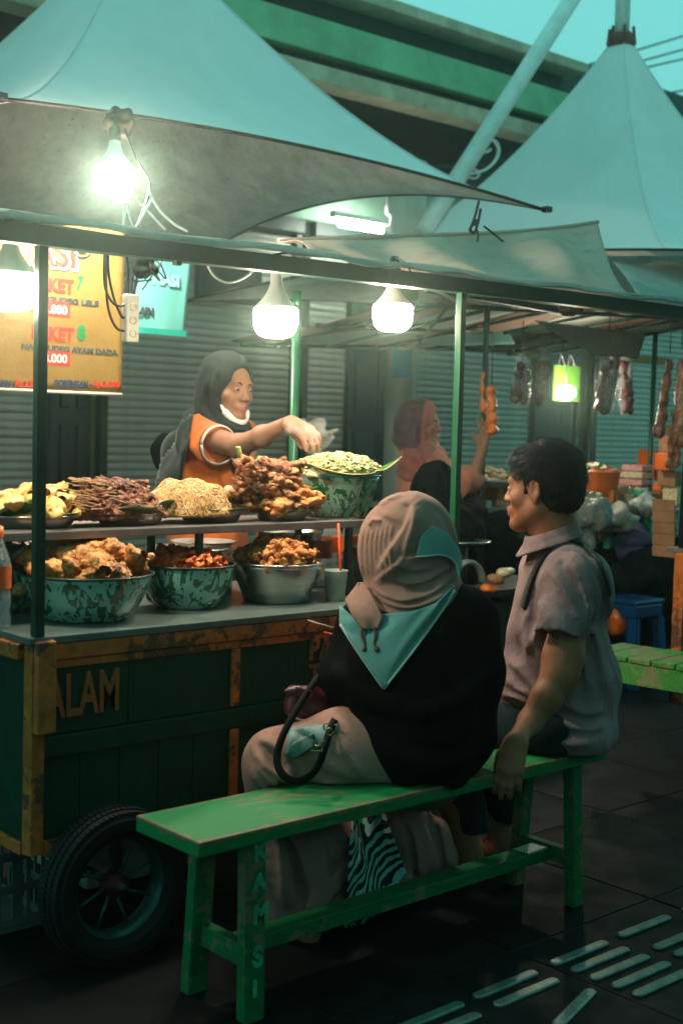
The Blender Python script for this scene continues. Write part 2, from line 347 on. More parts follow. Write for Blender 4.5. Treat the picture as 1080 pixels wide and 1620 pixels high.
    whitetub=lambda: plain('translucent_tub', (.38, .42, .36), .35, var=.35, nscale=25), bagwhite=lambda: plain('milky_plastic_bag', (.22, .24, .2), .3, var=.35, nscale=9, bump=.9, bscale=18, bdist=.02),
    printed=lambda: plain('printed_packets', (.32, .36, .33), .4, var=.6, nscale=30),
)
def hazemat():
    t = NT('bulb_halo_haze'); t.n.remove(t.b)
    p = t.n.new('ShaderNodeVolumePrincipled'); p.inputs['Density'].default_value = HAZE; p.inputs['Color'].default_value = (.7, 1, .85, 1); p.inputs['Anisotropy'].default_value = .93
    t.l.new(p.outputs[0], t.o.inputs['Volume']); return t.m
def peel():
    t = NT('peeling_dark_fascia')
    n = t.ramp(t.noise(9, 6, .8), [(.6, (0, 0, 0)), (.64, (1, 1, 1))])
    t.set(color=t.mix(n, (.015, .03, .026), (.24, .26, .2)), rough=.8); return t.m

# ------------------------------------------------------------------ object helpers
def V(*a): return Vector(a)
def name_free(n): return n
def thing(name, label, cat, loc=(0, 0, 0), group=None, kind=None, rz=0):
    o = bpy.data.objects.new(name, None); COL.objects.link(o); o.location = loc; o.rotation_euler = (0, 0, rz)
    o.empty_display_size = .1
    o['label'] = label; o['category'] = cat
    if group: o['group'] = group
    if kind: o['kind'] = kind
    return o
def tag(o, label, cat, group=None, kind=None):
    o['label'] = label; o['category'] = cat
    if group: o['group'] = group
    if kind: o['kind'] = kind
    return o
def wmat(o):
    m = o.matrix_basis.copy()
    return m if o.parent is None else wmat(o.parent) @ o.matrix_parent_inverse @ m
def place(name, me, parent=None, loc=None):
    """link a mesh under parent; its vertices are in world space unless loc (local) is given"""
    o = bpy.data.objects.new(name, me); COL.objects.link(o)
    if parent is not None:
        o.parent = parent
        if loc is None: o.matrix_parent_inverse = wmat(parent).inverted()
    if loc is not None: o.location = loc
    return o
def mk(name, verts, faces, mat, parent=None, smooth=False, loc=None):
    me = bpy.data.meshes.new(name); me.from_pydata([tuple(v) for v in verts], [], faces)
    me.materials.append(M(mat) if isinstance(mat, str) else mat)
    if smooth: me.shade_smooth()
    me.update()
    return place(name, me, parent, loc)
def bm_obj(name, bm, mat, parent=None, smooth=False, loc=None):
    me = bpy.data.meshes.new(name); bm.normal_update(); bm.to_mesh(me); bm.free()
    for m_ in (mat if isinstance(mat, (list, tuple)) else [mat]): me.materials.append(M(m_))
    if smooth: me.shade_smooth()
    return place(name, me, parent, loc)
def bx(bm, lo, hi, bevel=.0, rot=None, pivot=None, jit=0):
    lo = Vector(lo); hi = Vector(hi)
    r = bmesh.ops.create_cube(bm, size=1.0)
    vs = r['verts']
    c = (lo+hi)/2; s = hi-lo
    for v in vs: v.co = Vector((v.co.x*s.x, v.co.y*s.y, v.co.z*s.z))+c
    if jit:
        for v in vs: v.co += Vector((rnd.uniform(-jit, jit), rnd.uniform(-jit, jit), rnd.uniform(-jit, jit)))
    if bevel:
        es = list({e for v in vs for e in v.link_edges})
        rr = bmesh.ops.bevel(bm, geom=es, offset=bevel, segments=2, affect='EDGES', profile=.6)
        vs = list({v for v in rr['verts']} | {v for v in vs if v.is_valid})
    if rot is not None:
        pv = Vector(pivot) if pivot is not None else c
        for v in vs: v.co = pv + rot @ (v.co-pv)
    return vs
def box(name, lo, hi, mat, parent=None, bevel=.003, rot=None, pivot=None, jit=0):
    bm = bmesh.new(); bx(bm, lo, hi, bevel, rot, pivot, jit); return bm_obj(name, bm, mat, parent)
def tube_bm(bm, pts, r, seg=10, cap=True, flat=None):
    pts = [Vector(p) for p in pts]; n = len(pts)
    rs = r if isinstance(r, (list, tuple)) else [r]*n
    rings = []; up = None
    for i, p in enumerate(pts):
        t = (pts[min(i+1, n-1)]-pts[max(i-1, 0)])
        t = t.normalized() if t.length > 1e-9 else Vector((0, 0, 1))
        if up is None: up = Vector((0, 0, 1)) if abs(t.z) < .9 else Vector((1, 0, 0))
        a = t.cross(up); a = a.normalized() if a.length > 1e-6 else Vector((1, 0, 0)); b = a.cross(t).normalized(); up = b
        ring = []
        for k in range(seg):
            th = 2*PI*k/seg
            d = a*math.cos(th)+b*math.sin(th)*(flat if flat else 1)
            ring.append(bm.verts.new(p+d*rs[i]))
        rings.append(ring)
    for i in range(n-1):
        for k in range(seg):
            bm.faces.new((rings[i][k], rings[i][(k+1) % seg], rings[i+1][(k+1) % seg], rings[i+1][k]))
    if cap: bm.faces.new(rings[0][::-1]); bm.faces.new(rings[-1])
    return rings
def tube(name, pts, r, mat, parent=None, seg=10, flat=None, smooth=True):
    bm = bmesh.new(); tube_bm(bm, pts, r, seg, flat=flat); bmesh.ops.recalc_face_normals(bm, faces=bm.faces)
    return bm_obj(name, bm, mat, parent, smooth)
def spline(pts, n=8):
    pts = [Vector(p) for p in pts]; out = []
    for i in range(len(pts)-1):
        p0, p1, p2, p3 = pts[max(i-1, 0)], pts[i], pts[i+1], pts[min(i+2, len(pts)-1)]
        for k in range(n):
            t = k/n
            out.append(.5*((2*p1)+(p2-p0)*t+(2*p0-5*p1+4*p2-p3)*t*t+(3*p1-p0-3*p2+p3)*t**3))
    out.append(pts[-1]); return out
def lathe_bm(bm, prof, c=(0, 0, 0), seg=32, sx=1, sy=1, wob=0, rz=0):
    c = Vector(c); rings = []
    for (r, z) in prof:
        ring = []
        for k in range(seg):
            th = 2*PI*k/seg
            w = 1+wob*math.sin(th*3+z*30)
            x, y = r*math.cos(th)*sx*w, r*math.sin(th)*sy*w
            ring.append(bm.verts.new(c+Vector((x*math.cos(rz)-y*math.sin(rz), x*math.sin(rz)+y*math.cos(rz), z))))
        rings.append(ring)
    for i in range(len(rings)-1):
        for k in range(seg):
            bm.faces.new((rings[i][k], rings[i][(k+1) % seg], rings[i+1][(k+1) % seg], rings[i+1][k]))
    return rings
def lathe(name, prof, c, mat, parent=None, seg=40, sx=1, sy=1, wob=0, close=False, rz=0):
    bm = bmesh.new(); rings = lathe_bm(bm, prof, c, seg, sx, sy, wob, rz)
    if close:
        bm.faces.new(rings[0][::-1]); bm.faces.new(rings[-1])
    bmesh.ops.recalc_face_normals(bm, faces=bm.faces)
    return bm_obj(name, bm, mat, parent, True)
def dup_tree(o, parent=None):
    c = o.copy(); COL.objects.link(c)
    if parent is not None: c.parent = parent
    for ch in list(o.children): dup_tree(ch, c)
    return c
def text(name, s, mat, parent, origin, xdir, up, size, bold=0, depth=.002, xs=1.0, shear=0, align='LEFT', space=1.0):
    cu = bpy.data.curves.new('t', 'FONT'); cu.body = s; cu.size = size; cu.offset = bold; cu.extrude = depth/2
    cu.shear = shear; cu.align_x = align; cu.space_character = space; cu.resolution_u = 3
    ob = bpy.data.objects.new('t', cu); COL.objects.link(ob)
    dg = bpy.context.evaluated_depsgraph_get(); me = bpy.data.meshes.new_from_object(ob.evaluated_get(dg))
    bpy.data.objects.remove(ob); bpy.data.curves.remove(cu)
    xd = Vector(xdir).normalized(); u = Vector(up).normalized(); nn = xd.cross(u)
    Mx = Matrix(((xd.x*xs, u.x, nn.x, origin[0]), (xd.y*xs, u.y, nn.y, origin[1]), (xd.z*xs, u.z, nn.z, origin[2]), (0, 0, 0, 1)))
    me.transform(Mx); me.name = name
    me.materials.clear(); me.materials.append(M(mat))
    return place(name, me, parent)
def grid_mesh(name, f, nu, nv, mat, parent=None, thick=0, smooth=True):
    vs = []; fs = []
    for i in range(nu+1):
        for j in range(nv+1): vs.append(f(i/nu, j/nv))
    for i in range(nu):
        for j in range(nv):
            a = i*(nv+1)+j; fs.append((a, a+nv+1, a+nv+2, a+1))
    o = mk(name, vs, fs, mat, parent, smooth)
    if thick:
        md = o.modifiers.new('solid', 'SOLIDIFY'); md.thickness = thick; md.offset = 0
    return o
# ------------------------------------------------------------------ distance-field modelling (bodies, drapery, food pieces)
class Field:
    def __init__(s, lo, hi, h):
        s.lo = np.array(lo, np.float32); s.h = h
        s.n = np.maximum(4, np.ceil((np.array(hi)-s.lo)/h).astype(int)+1)
        s.g = np.full(tuple(s.n), .2, np.float32)
    def _win(s, lo, hi):
        a = np.clip(np.floor((np.array(lo)-s.lo)/s.h).astype(int), 0, s.n-1)
        b = np.clip(np.ceil((np.array(hi)-s.lo)/s.h).astype(int)+1, 1, s.n)
        if (b <= a).any(): return None
        ax = [s.lo[i]+s.h*np.arange(a[i], b[i], dtype=np.float32) for i in range(3)]
        X, Y, Z = np.meshgrid(*ax, indexing='ij')
        return (slice(a[0], b[0]), slice(a[1], b[1]), slice(a[2], b[2])), X, Y, Z
    def op(s, fn, lo, hi, k=.02, mode='add', pad=None):
        pad = (k+3*s.h+.02) if pad is None else pad
        w = s._win(np.array(lo)-pad, np.array(hi)+pad)
        if w is None: return
        sl, X, Y, Z = w
        d = fn(X, Y, Z).astype(np.float32); g = s.g[sl]
        if mode == 'add':
            hh = np.maximum(k-np.abs(g-d), 0)/max(k, 1e-6); s.g[sl] = np.minimum(g, d)-hh*hh*k*.25
        elif mode == 'sub':
            d = -d; hh = np.maximum(k-np.abs(g-d), 0)/max(k, 1e-6); s.g[sl] = np.maximum(g, d)+hh*hh*k*.25
        elif mode == 'disp': s.g[sl] = g+d
        elif mode == 'int': s.g[sl] = np.maximum(g, d)
    def cone(s, a, b, ra, rb=None, k=.02, mode='add', cut=None):
        rb = ra if rb is None else rb
        a = np.array(a, float); b = np.array(b, float); ba = b-a; l2 = max(float(ba@ba), 1e-10)
        def fn(X, Y, Z):
            px, py, pz = X-a[0], Y-a[1], Z-a[2]
            t = np.clip((px*ba[0]+py*ba[1]+pz*ba[2])/l2, 0, 1)
            d = np.sqrt((px-ba[0]*t)**2+(py-ba[1]*t)**2+(pz-ba[2]*t)**2)-(ra+(rb-ra)*t)
            if cut:
                l = math.sqrt(l2); u = (px*ba[0]+py*ba[1]+pz*ba[2])/l
                d = np.maximum(d, np.maximum(u-l*cut[1], l*cut[0]-u))
            return d
        R = max(ra, rb); s.op(fn, np.minimum(a, b)-R, np.maximum(a, b)+R, k, mode); return s
    def chain(s, pts, rs, k=.02, mode='add'):
        for i in range(len(pts)-1): s.cone(pts[i], pts[i+1], rs[i], rs[i+1], k, mode)
        return s
    def ell(s, c, r, k=.02, mode='add', ax=None):
        c = np.array(c, float); r = np.array(r, float); A = np.array(ax, float) if ax is not None else np.eye(3)
        def fn(X, Y, Z):
            px, py, pz = X-c[0], Y-c[1], Z-c[2]
            u = [(px*A[i][0]+py*A[i][1]+pz*A[i][2])/r[i] for i in range(3)]
            k0 = np.sqrt(u[0]**2+u[1]**2+u[2]**2); k1 = np.sqrt((u[0]/r[0])**2+(u[1]/r[1])**2+(u[2]/r[2])**2)
            return np.where(k1 > 1e-6, k0*(k0-1)/np.maximum(k1, 1e-6), -r.min())
        R = r.max(); s.op(fn, c-R, c+R, k, mode); return s
    def plane(s, p, n, mode='int', k=0):
        p = np.array(p, float); n = np.array(n, float); n = n/np.linalg.norm(n)
        w = s._win(s.lo, s.lo+s.h*s.n); sl, X, Y, Z = w
        d = ((X-p[0])*n[0]+(Y-p[1])*n[1]+(Z-p[2])*n[2]).astype(np.float32)
        s.g = np.maximum(s.g, d); return s
    def noise(s, amp, freq, seed=0, lo=None, hi=None, aniso=(1, 1, 1)):
        r = np.random.RandomState(seed); lo = s.lo if lo is None else lo; hi = s.lo+s.h*s.n if hi is None else hi
        dirs = r.normal(size=(7, 3)); dirs /= np.linalg.norm(dirs, axis=1)[:, None]; dirs = dirs*np.array(aniso); ph = r.uniform(0, 6.28, 7); fr = freq*r.uniform(.6, 1.8, 7)
        def fn(X, Y, Z):
            t = 0
            for i in range(7): t = t+np.sin((X*dirs[i][0]+Y*dirs[i][1]+Z*dirs[i][2])*fr[i]*6.28+ph[i]+1.3*np.sin((X*dirs[i-1][0]+Y*dirs[i-1][1]+Z*dirs[i-1][2])*fr[i]*3.1))
            return t*amp/3.2
        s.op(fn, lo, hi, 0, 'disp', 0); return s
    def val(s, P):
        q = (np.asarray(P, np.float32)-s.lo)/s.h
        q = np.clip(q, 0, s.n-1.001); i = q.astype(int); f = q-i; r = 0
        for dx in (0, 1):
            for dy in (0, 1):
                for dz in (0, 1):
                    w = (f[..., 0] if dx else 1-f[..., 0])*(f[..., 1] if dy else 1-f[..., 1])*(f[..., 2] if dz else 1-f[..., 2])
                    r = r+w*s.g[i[..., 0]+dx, i[..., 1]+dy, i[..., 2]+dz]
        return r
    def march(s, P, D, off=0.0, steps=90, tmax=3):
        P = np.array(P, float); D = np.array(D, float); D = D/np.linalg.norm(D, axis=-1, keepdims=True); t = np.zeros(P.shape[0])
        for _ in range(steps):
            v = s.val(P+D*t[:, None])-off
            t = np.minimum(t+np.clip(v*.7, -.02, .15), tmax)
        return P+D*t[:, None], s.val(P+D*t[:, None])-off
    def mesh(s, name, mat, parent=None, regions=None, smooth_it=0, largest=False):
        g = s.g; sg = g < 0
        nx, ny, nz = (s.n-1)
        c = np.zeros((nx, ny, nz), np.uint8)
        for dx in (0, 1):
            for dy in (0, 1):
                for dz in (0, 1): c += sg[dx:dx+nx, dy:dy+ny, dz:dz+nz]
        act = (c > 0) & (c < 8); idx = np.argwhere(act)
        if len(idx) == 0: raise RuntimeError('empty field '+name)
        num = np.full((nx, ny, nz), -1, np.int32); num[act] = np.arange(len(idx))
        acc = np.zeros((len(idx), 3)); cnt = np.zeros(len(idx))
        cor = [(a, b, c_) for a in (0, 1) for b in (0, 1) for c_ in (0, 1)]
        gv = {q: g[idx[:, 0]+q[0], idx[:, 1]+q[1], idx[:, 2]+q[2]] for q in cor}
        for q in cor:
            for a in range(3):
                if q[a] == 0:
                    q2 = list(q); q2[a] = 1; q2 = tuple(q2)
                    v0, v1 = gv[q], gv[q2]; m = (v0 < 0) != (v1 < 0)
                    t = np.where(m, v0/np.where(m, v0-v1, 1), 0)
                    p = np.zeros((len(idx), 3)); p[:] = q; p[:, a] = t
                    acc[m] += p[m]; cnt[m] += 1
        P = s.lo+s.h*(idx+acc/cnt[:, None])
        quads = []
        for a in range(3):
            b, c_ = (a+1) % 3, (a+2) % 3
            sl0 = [slice(1, s.n[i]-1) for i in range(3)]; sl0[a] = slice(0, s.n[a]-1)
            sl1 = list(sl0); sl1[a] = slice(1, s.n[a])
            s0 = sg[tuple(sl0)]; s1 = sg[tuple(sl1)]
            e = np.argwhere(s0 != s1)
            if len(e) == 0: continue
            off = np.array([sl0[i].start for i in range(3)]); e0 = e+off
            fl = s0[tuple(e.T)]
            def cell(db, dc):
                q = e0.copy(); q[:, b] -= db; q[:, c_] -= dc; return num[q[:, 0], q[:, 1], q[:, 2]]
            Q = np.stack([cell(1, 1), cell(0, 1), cell(0, 0), cell(1, 0)], 1)
            Q[~fl] = Q[~fl][:, ::-1]
            quads.append(Q)
        Q = np.concatenate(quads); Q = Q[(Q >= 0).all(1)]
        if largest:
            lab = np.arange(len(P))
            for _ in range(400):
                m = lab[Q].min(1); new = lab.copy(); np.minimum.at(new, Q.ravel(), np.repeat(m, 4))
                new = new[new]
                if (new == lab).all(): break
                lab = new
            ids, ct_ = np.unique(lab, return_counts=True); keep = lab == ids[ct_.argmax()]
            Q = Q[keep[Q].all(1)]; ren = np.cumsum(keep)-1; Q = ren[Q]; P = P[keep]
        for _ in range(smooth_it):
            sm = np.zeros_like(P); ct = np.zeros(len(P))
            for i in range(4):
                np.add.at(sm, Q[:, i], P[Q[:, (i+1) % 4]]+P[Q[:, (i-1) % 4]]); np.add.at(ct, Q[:, i], 2)
            P = .5*P+.5*sm/np.maximum(ct, 1)[:, None]
        me = bpy.data.meshes.new(name)
        me.vertices.add(len(P)); me.vertices.foreach_set('co', P.astype(np.float32).ravel())
        me.loops.add(len(Q)*4); me.loops.foreach_set('vertex_index', Q.astype(np.int32).ravel())
        me.polygons.add(len(Q)); me.polygons.foreach_set('loop_start', np.arange(0, len(Q)*4, 4, dtype=np.int32))
        try: me.polygons.foreach_set('loop_total', np.full(len(Q), 4, np.int32))
        except Exception: pass
        mats = mat if isinstance(mat, (list, tuple)) else [mat]
        for m_ in mats: me.materials.append(M(m_))
        me.update(calc_edges=True); me.validate(); me.shade_smooth()
        if regions is not None:
            Cn = P[Q].mean(1); mi = np.zeros(len(Q), np.int32)
            for k_, fn in enumerate(regions): mi[fn(Cn)] = k_+1
            if len(me.polygons) == len(mi): me.polygons.foreach_set('material_index', mi)
        return place(name, me, parent)

def drape_patch(name, fld, uv2px, nu, nv, mat, parent, off=.006, d0=2.6, wave=None, thick=.003, tmax=2.2, drop=None):
    """a piece of cloth laid on the field: photo-space outline sent along the sight line onto the body, then given thickness"""
    P0 = []; D = []
    for i in range(nu+1):
        for j in range(nv+1):
            px, py = uv2px(i/nu, j/nv)
            a = np.array(at(px, py, d=d0)); P0.append(a); D.append(a-_O)
    P, r = fld.march(P0, D, off, tmax=tmax)
    if wave is not None:
        D = np.array(D); D /= np.linalg.norm(D, axis=1)[:, None]
        k = 0
        for i in range(nu+1):
            for j in range(nv+1):
                P[k] -= D[k]*wave(i/nu, j/nv); k += 1
    fs = []
    for i in range(nu):
        for j in range(nv):
            a = i*(nv+1)+j
            if abs(np.linalg.norm(P[a]-_O)-np.linalg.norm(P[a+nv+2]-_O)) < .12 and (r[a] < .03): fs.append((a, a+nv+1, a+nv+2, a+1))
    o = mk(name, P, fs, mat, parent, True)
    md = o.modifiers.new('solid', 'SOLIDIFY'); md.thickness = thick; md.offset = -1
    return o
def coons(top, bottom, l=None, r=None):
    """photo-space patch between a top and a bottom polyline"""
    def along(pl, t):
        n = len(pl)-1; x = min(t*n, n-1e-6); i = int(x); f = x-i
        return (pl[i][0]*(1-f)+pl[i+1][0]*f, pl[i][1]*(1-f)+pl[i+1][1]*f)
    def f(u, v):
        a = along(top, u); b = along(bottom, u); return (a[0]*(1-v)+b[0]*v, a[1]*(1-v)+b[1]*v)
    return f
def on_field(fld, pxs, off=0.0, d0=2.6, n=6):
    """polyline of photo points laid on the body surface"""
    pts = spline([(p[0], p[1], 0) for p in pxs], n)
    P0 = [np.array(at(p[0], p[1], d=d0)) for p in pts]; D = [p-_O for p in P0]
    P, r = fld.march(P0, D, off); return [Vector(p) for p in P]
def ridge(fld, pxs, r=.007, k=.018, off=-.002, d0=2.6, mode='add', taper=True):
    P = on_field(fld, pxs, off, d0, 4); n = len(P)
    rs = [r*(.35+.65*math.sin(PI*min(1, max(0, i/(n-1))))**.6) if taper else r for i in range(n)]
    g0 = fld.g.copy() if False else None
    fld.chain([tuple(p) for p in P], rs, k, mode)
def to_px(X, Y, Z):
    x, y, z = X-_O[0], Y-_O[1], Z-_O[2]
    dz = x*_F[0]+y*_F[1]+z*_F[2]
    return 540+CF*(x*_R[0]+y*_R[1]+z*_R[2])/dz, 810-CF*(x*_U[0]+y*_U[1]+z*_U[2])/dz
def fold(fl, pl, amp, wl, wr, d0, d1, taper=True):
    """raise (amp>0) or sink a crease along a measured line: wl / wr are its soft and sharp side in photo pixels"""
    pts = [(p[0], p[1]) for p in spline([(q[0], q[1], 0) for q in pl], 5)]
    m = 2.2*max(wl, wr); xs = [p[0] for p in pts]; ys = [p[1] for p in pts]
    cs = [at(x, y, d=d) for x in (min(xs)-m, max(xs)+m) for y in (min(ys)-m, max(ys)+m) for d in (d0, d1)]
    lo = [min(c[i] for c in cs) for i in range(3)]; hi = [max(c[i] for c in cs) for i in range(3)]
    n = len(pts)-1
    def fn(X, Y, Z):
        px, py = to_px(X, Y, Z); px = px.astype(np.float32); py = py.astype(np.float32)
        best = np.full(X.shape, 1e9, np.float32); sg = np.zeros(X.shape, np.float32); tt = np.zeros(X.shape, np.float32)
        for i in range(n):
            ax_, ay_ = pts[i]; bx_, by_ = pts[i+1]; dx, dy = bx_-ax_, by_-ay_; l2 = dx*dx+dy*dy+1e-6
            t = np.clip(((px-ax_)*dx+(py-ay_)*dy)/l2, 0, 1); qx, qy = px-ax_-t*dx, py-ay_-t*dy
            dd = qx*qx+qy*qy; m_ = dd < best
            best = np.where(m_, dd, best); sg = np.where(m_, np.sign(dx*qy-dy*qx), sg); tt = np.where(m_, (i+t)/n, tt)
        w = np.where(sg > 0, wr, wl); e = np.exp(-best/(w*w))
        if taper: e = e*np.clip(np.sin(np.pi*np.clip(tt, 0.02, .98))*1.6, 0, 1)
        return -amp*e
    fl.op(fn, lo, hi, 0, 'disp', 0)
def strap_on(name, fld, pxs, width, mat, parent, off=.004, d0=2.6, thick=.003, n=6):
    P = on_field(fld, pxs, off, d0, n)
    vs = []
    for i, p in enumerate(P):
        t = (P[min(i+1, len(P)-1)]-P[max(i-1, 0)]).normalized(); vd = (p-Vector(_O)).normalized(); a = t.cross(vd).normalized()
        e = .004
        g = np.array([float(fld.val(np.array([tuple(p+q)]))[0]) for q in (V(e, 0, 0), V(-e, 0, 0), V(0, e, 0), V(0, -e, 0), V(0, 0, e), V(0, 0, -e))])
        nrm = V(g[0]-g[1], g[2]-g[3], g[4]-g[5])
        if nrm.length > 1e-6: a = t.cross(nrm.normalized()).normalized()
        vs += [p+a*width/2, p-a*width/2]
    fs = [(2*i, 2*i+1, 2*i+3, 2*i+2) for i in range(len(P)-1)]
    o = mk(name, vs, fs, mat, parent, True)
    md = o.modifiers.new('solid', 'SOLIDIFY'); md.thickness = thick; md.offset = 0
    return o
class HeadFrame:
    def __init__(s, C, yaw_dir, pitch=0, roll=0, sc=1.0):
        f = Vector(yaw_dir).normalized(); up = Vector((0, 0, 1)); rt = f.cross(up).normalized(); up = rt.cross(f).normalized()
        q = Quaternion(rt, pitch); f = q @ f; up = q @ up
        q = Quaternion(f, roll); rt = q @ rt; up = q @ up
        s.C = Vector(C); s.f = f; s.u = up; s.r = rt; s.s = sc
        s.ax = [tuple(rt), tuple(f), tuple(up)]
    def p(s, x, y, z): return tuple(s.C+(s.r*x+s.f*y+s.u*z)*s.s)
def head(fl, H, ears=True, female=False):
    s = H.s; P = H.p; ax = H.ax
    E = lambda c, r, k=.02, mode='add', a=ax: fl.ell(P(*c), tuple(x*s for x in r), k*s, mode, a)
    E((0, -.014, .036), (.074, .094, .086), .02)
    E((0, .028, -.02), (.062, .064, .085), .03)
    for sg in (-1, 1):
        fl.cone(P(sg*.052, .0, -.055), P(sg*.012, .07, -.1), .024*s, .02*s, .03*s)
        fl.ell(P(sg*.042, .056, -.028), (.025*s, .024*s, .022*s), .02*s, 'add', ax)
    fl.cone(P(-.032, .078, .022), P(.032, .078, .022), .0125*s, .0125*s, .018*s)
    for sg in (-1, 1):
        fl.ell(P(sg*.032, .1, .001), (.018*s, .017*s, .011*s), .014*s, 'sub', ax)
        fl.ell(P(sg*.031, .077, .0), (.0165*s, .0135*s, .0095*s), .006*s, 'add', ax)
        fl.cone(P(sg*.02, .087, .0055), P(sg*.044, .079, .0045), .0032*s, .0026*s, .004*s)
        fl.cone(P(sg*.021, .086, -.007), P(sg*.042, .079, -.007), .0026*s, .002*s, .004*s)
    fl.cone(P(0, .087, .012), P(0, .103, -.026), .0085*s, .011*s, .012*s)
    fl.ell(P(0, .104, -.029), (.013*s, .011*s, .0105*s), .008*s, 'add', ax)
    for sg in (-1, 1):
        fl.ell(P(sg*.0135, .098, -.033), (.0085*s, .011*s, .008*s), .006*s, 'add', ax)
        fl.ell(P(sg*.007, .104, -.041), (.004*s, .006*s, .004*s), .003*s, 'sub', ax)
    fl.ell(P(0, .08, -.063), (.03*s, .02*s, .02*s), .014*s, 'add', ax)
    fl.chain([P(-.021, .09, -.062), P(0, .1015, -.058), P(.021, .09, -.062)], [.0028*s, .0068*s, .0028*s], .006*s)
    fl.chain([P(-.019, .089, -.068), P(0, .099, -.071), P(.019, .089, -.068)], [.003*s, .0078*s, .003*s], .006*s)
    fl.chain([P(-.022, .097, -.0645), P(0, .1095, -.0648), P(.022, .097, -.0645)], [.0012*s, .002*s, .0012*s], .003*s, 'sub')
    E((0, .077, -.1), (.02, .017, .017), .02)
    if ears:
        for sg in (-1, 1):
            fl.ell(P(sg*.076, -.006, -.008), (.008*s, .018*s, .031*s), .01*s, 'add', ax)
            fl.ell(P(sg*.085, -.002, -.004), (.008*s, .009*s, .017*s), .006*s, 'sub', ax)
            fl.chain([P(sg*.08, .008, .012), P(sg*.084, -.004, .022), P(sg*.084, -.02, .01), P(sg*.082, -.02, -.012), P(sg*.078, -.008, -.034)], [.003*s, .004*s, .0045*s, .004*s, .006*s], .004*s)
def face_bits(H, parent, brow='hair', lidc=None, n=2):
    for sg in (-1, 1)[:n]:
        bm = bmesh.new()
        c = Vector(H.p(sg*.031, .0835, .0)); r = .0092*H.s
        bmesh.ops.create_uvsphere(bm, u_segments=14, v_segments=10, radius=r, matrix=Matrix.Translation(c))
        e = bm_obj('eye', bm, 'eyewhite', parent, True)
        bm = bmesh.new(); d = (H.f+H.r*.08*sg-H.u*.02).normalized()
        mt = Matrix.Translation(c+d*r*.62)
        bmesh.ops.create_uvsphere(bm, u_segments=12, v_segments=8, radius=.0052*H.s, matrix=mt)
        bm_obj('iris', bm, 'iris', e, True)
        tube('eyebrow', spline([H.p(sg*.014, .092, .018), H.p(sg*.028, .091, .0255), H.p(sg*.045, .08, .022)], 4), [.0012*H.s]+[.0032*H.s]*7+[.001*H.s], brow, parent, 6, flat=.8)
def lip_region(H):
    C = np.array(H.C); r, f, u = (np.array(v) for v in (H.r, H.f, H.u)); s = H.s
    def fn(P):
        q = (P-C)/s; x, y, z = q@r, q@f, q@u
        return (((x/.023)**2+((z+.0645)/.0125)**2) < 1) & (y > .086)
    return fn
def hand(fl, wrist, d, nrm, thumb_side, L=.18, curl=(.3, .3, .3, .3), spread=.12, k=.006, thumb=None, r=.0088, fat=1.0):
    """palm + five fingers. d: direction of the hand, nrm: back-of-hand normal, thumb_side: unit vector towards the thumb"""
    w = Vector(wrist); d = Vector(d).normalized(); n = Vector(nrm); n = (n-d*n.dot(d)).normalized(); t = Vector(thumb_side); t = (t-d*t.dot(d)-n*t.dot(n)).normalized()
    pl = L*.5
    for a, lr in ((.85, 0), (.3, .004), (-.3, .002), (-.85, -.004)):
        fl.cone(tuple(w+d*.012+t*.017*a*fat), tuple(w+d*(pl+lr)+t*.03*a*fat), .015*fat, .0125*fat, .018)
    fl.cone(tuple(w+d*.02+t*.02-n*.006), tuple(w+d*pl*.6+t*.03-n*.008), .015*fat, .012*fat, .015)
    lens = (.92, 1.0, .94, .74)
    for i, a in enumerate((.9, .3, -.32, -.92)):
        base = w+d*(pl+(.004 if abs(a) < .5 else -.002))+t*.03*a*fat
        dd = (d+t*spread*a).normalized(); nn = n.copy(); c = curl[i]; p = base; segs = [L*.24*lens[i], L*.15*lens[i], L*.11*lens[i]]
        rr = r*fat*(1.08 if i < 3 else .95)
        for sidx, sl in enumerate(segs):
            ax = dd.cross(nn).normalized()
            q = Quaternion(ax, -c*(.8 if sidx == 0 else 1.15)); dd = (q @ dd).normalized(); nn = (q @ nn).normalized()
            p2 = p+dd*sl
            fl.cone(tuple(p), tuple(p2), rr*(1.12-.1*sidx), rr*(1.02-.12*sidx), k*.6 if sidx else .008)
            p = p2
    if thumb is None: thumb = (t*.75+d*.62-n*.15, t*.25+d*.9-n*.25)
    b = w+d*.022+t*.02-n*.004; t1 = b+Vector(thumb[0]).normalized()*L*.22; t2 = t1+Vector(thumb[0]).normalized().lerp(Vector(thumb[1]).normalized(), .6)*L*.16; t3 = t2+Vector(thumb[1]).normalized()*L*.13
    fl.chain([tuple(b), tuple(t1), tuple(t2), tuple(t3)], [.014*fat, .0115*fat, .0098*fat, .0085*fat], .007)
    return t3
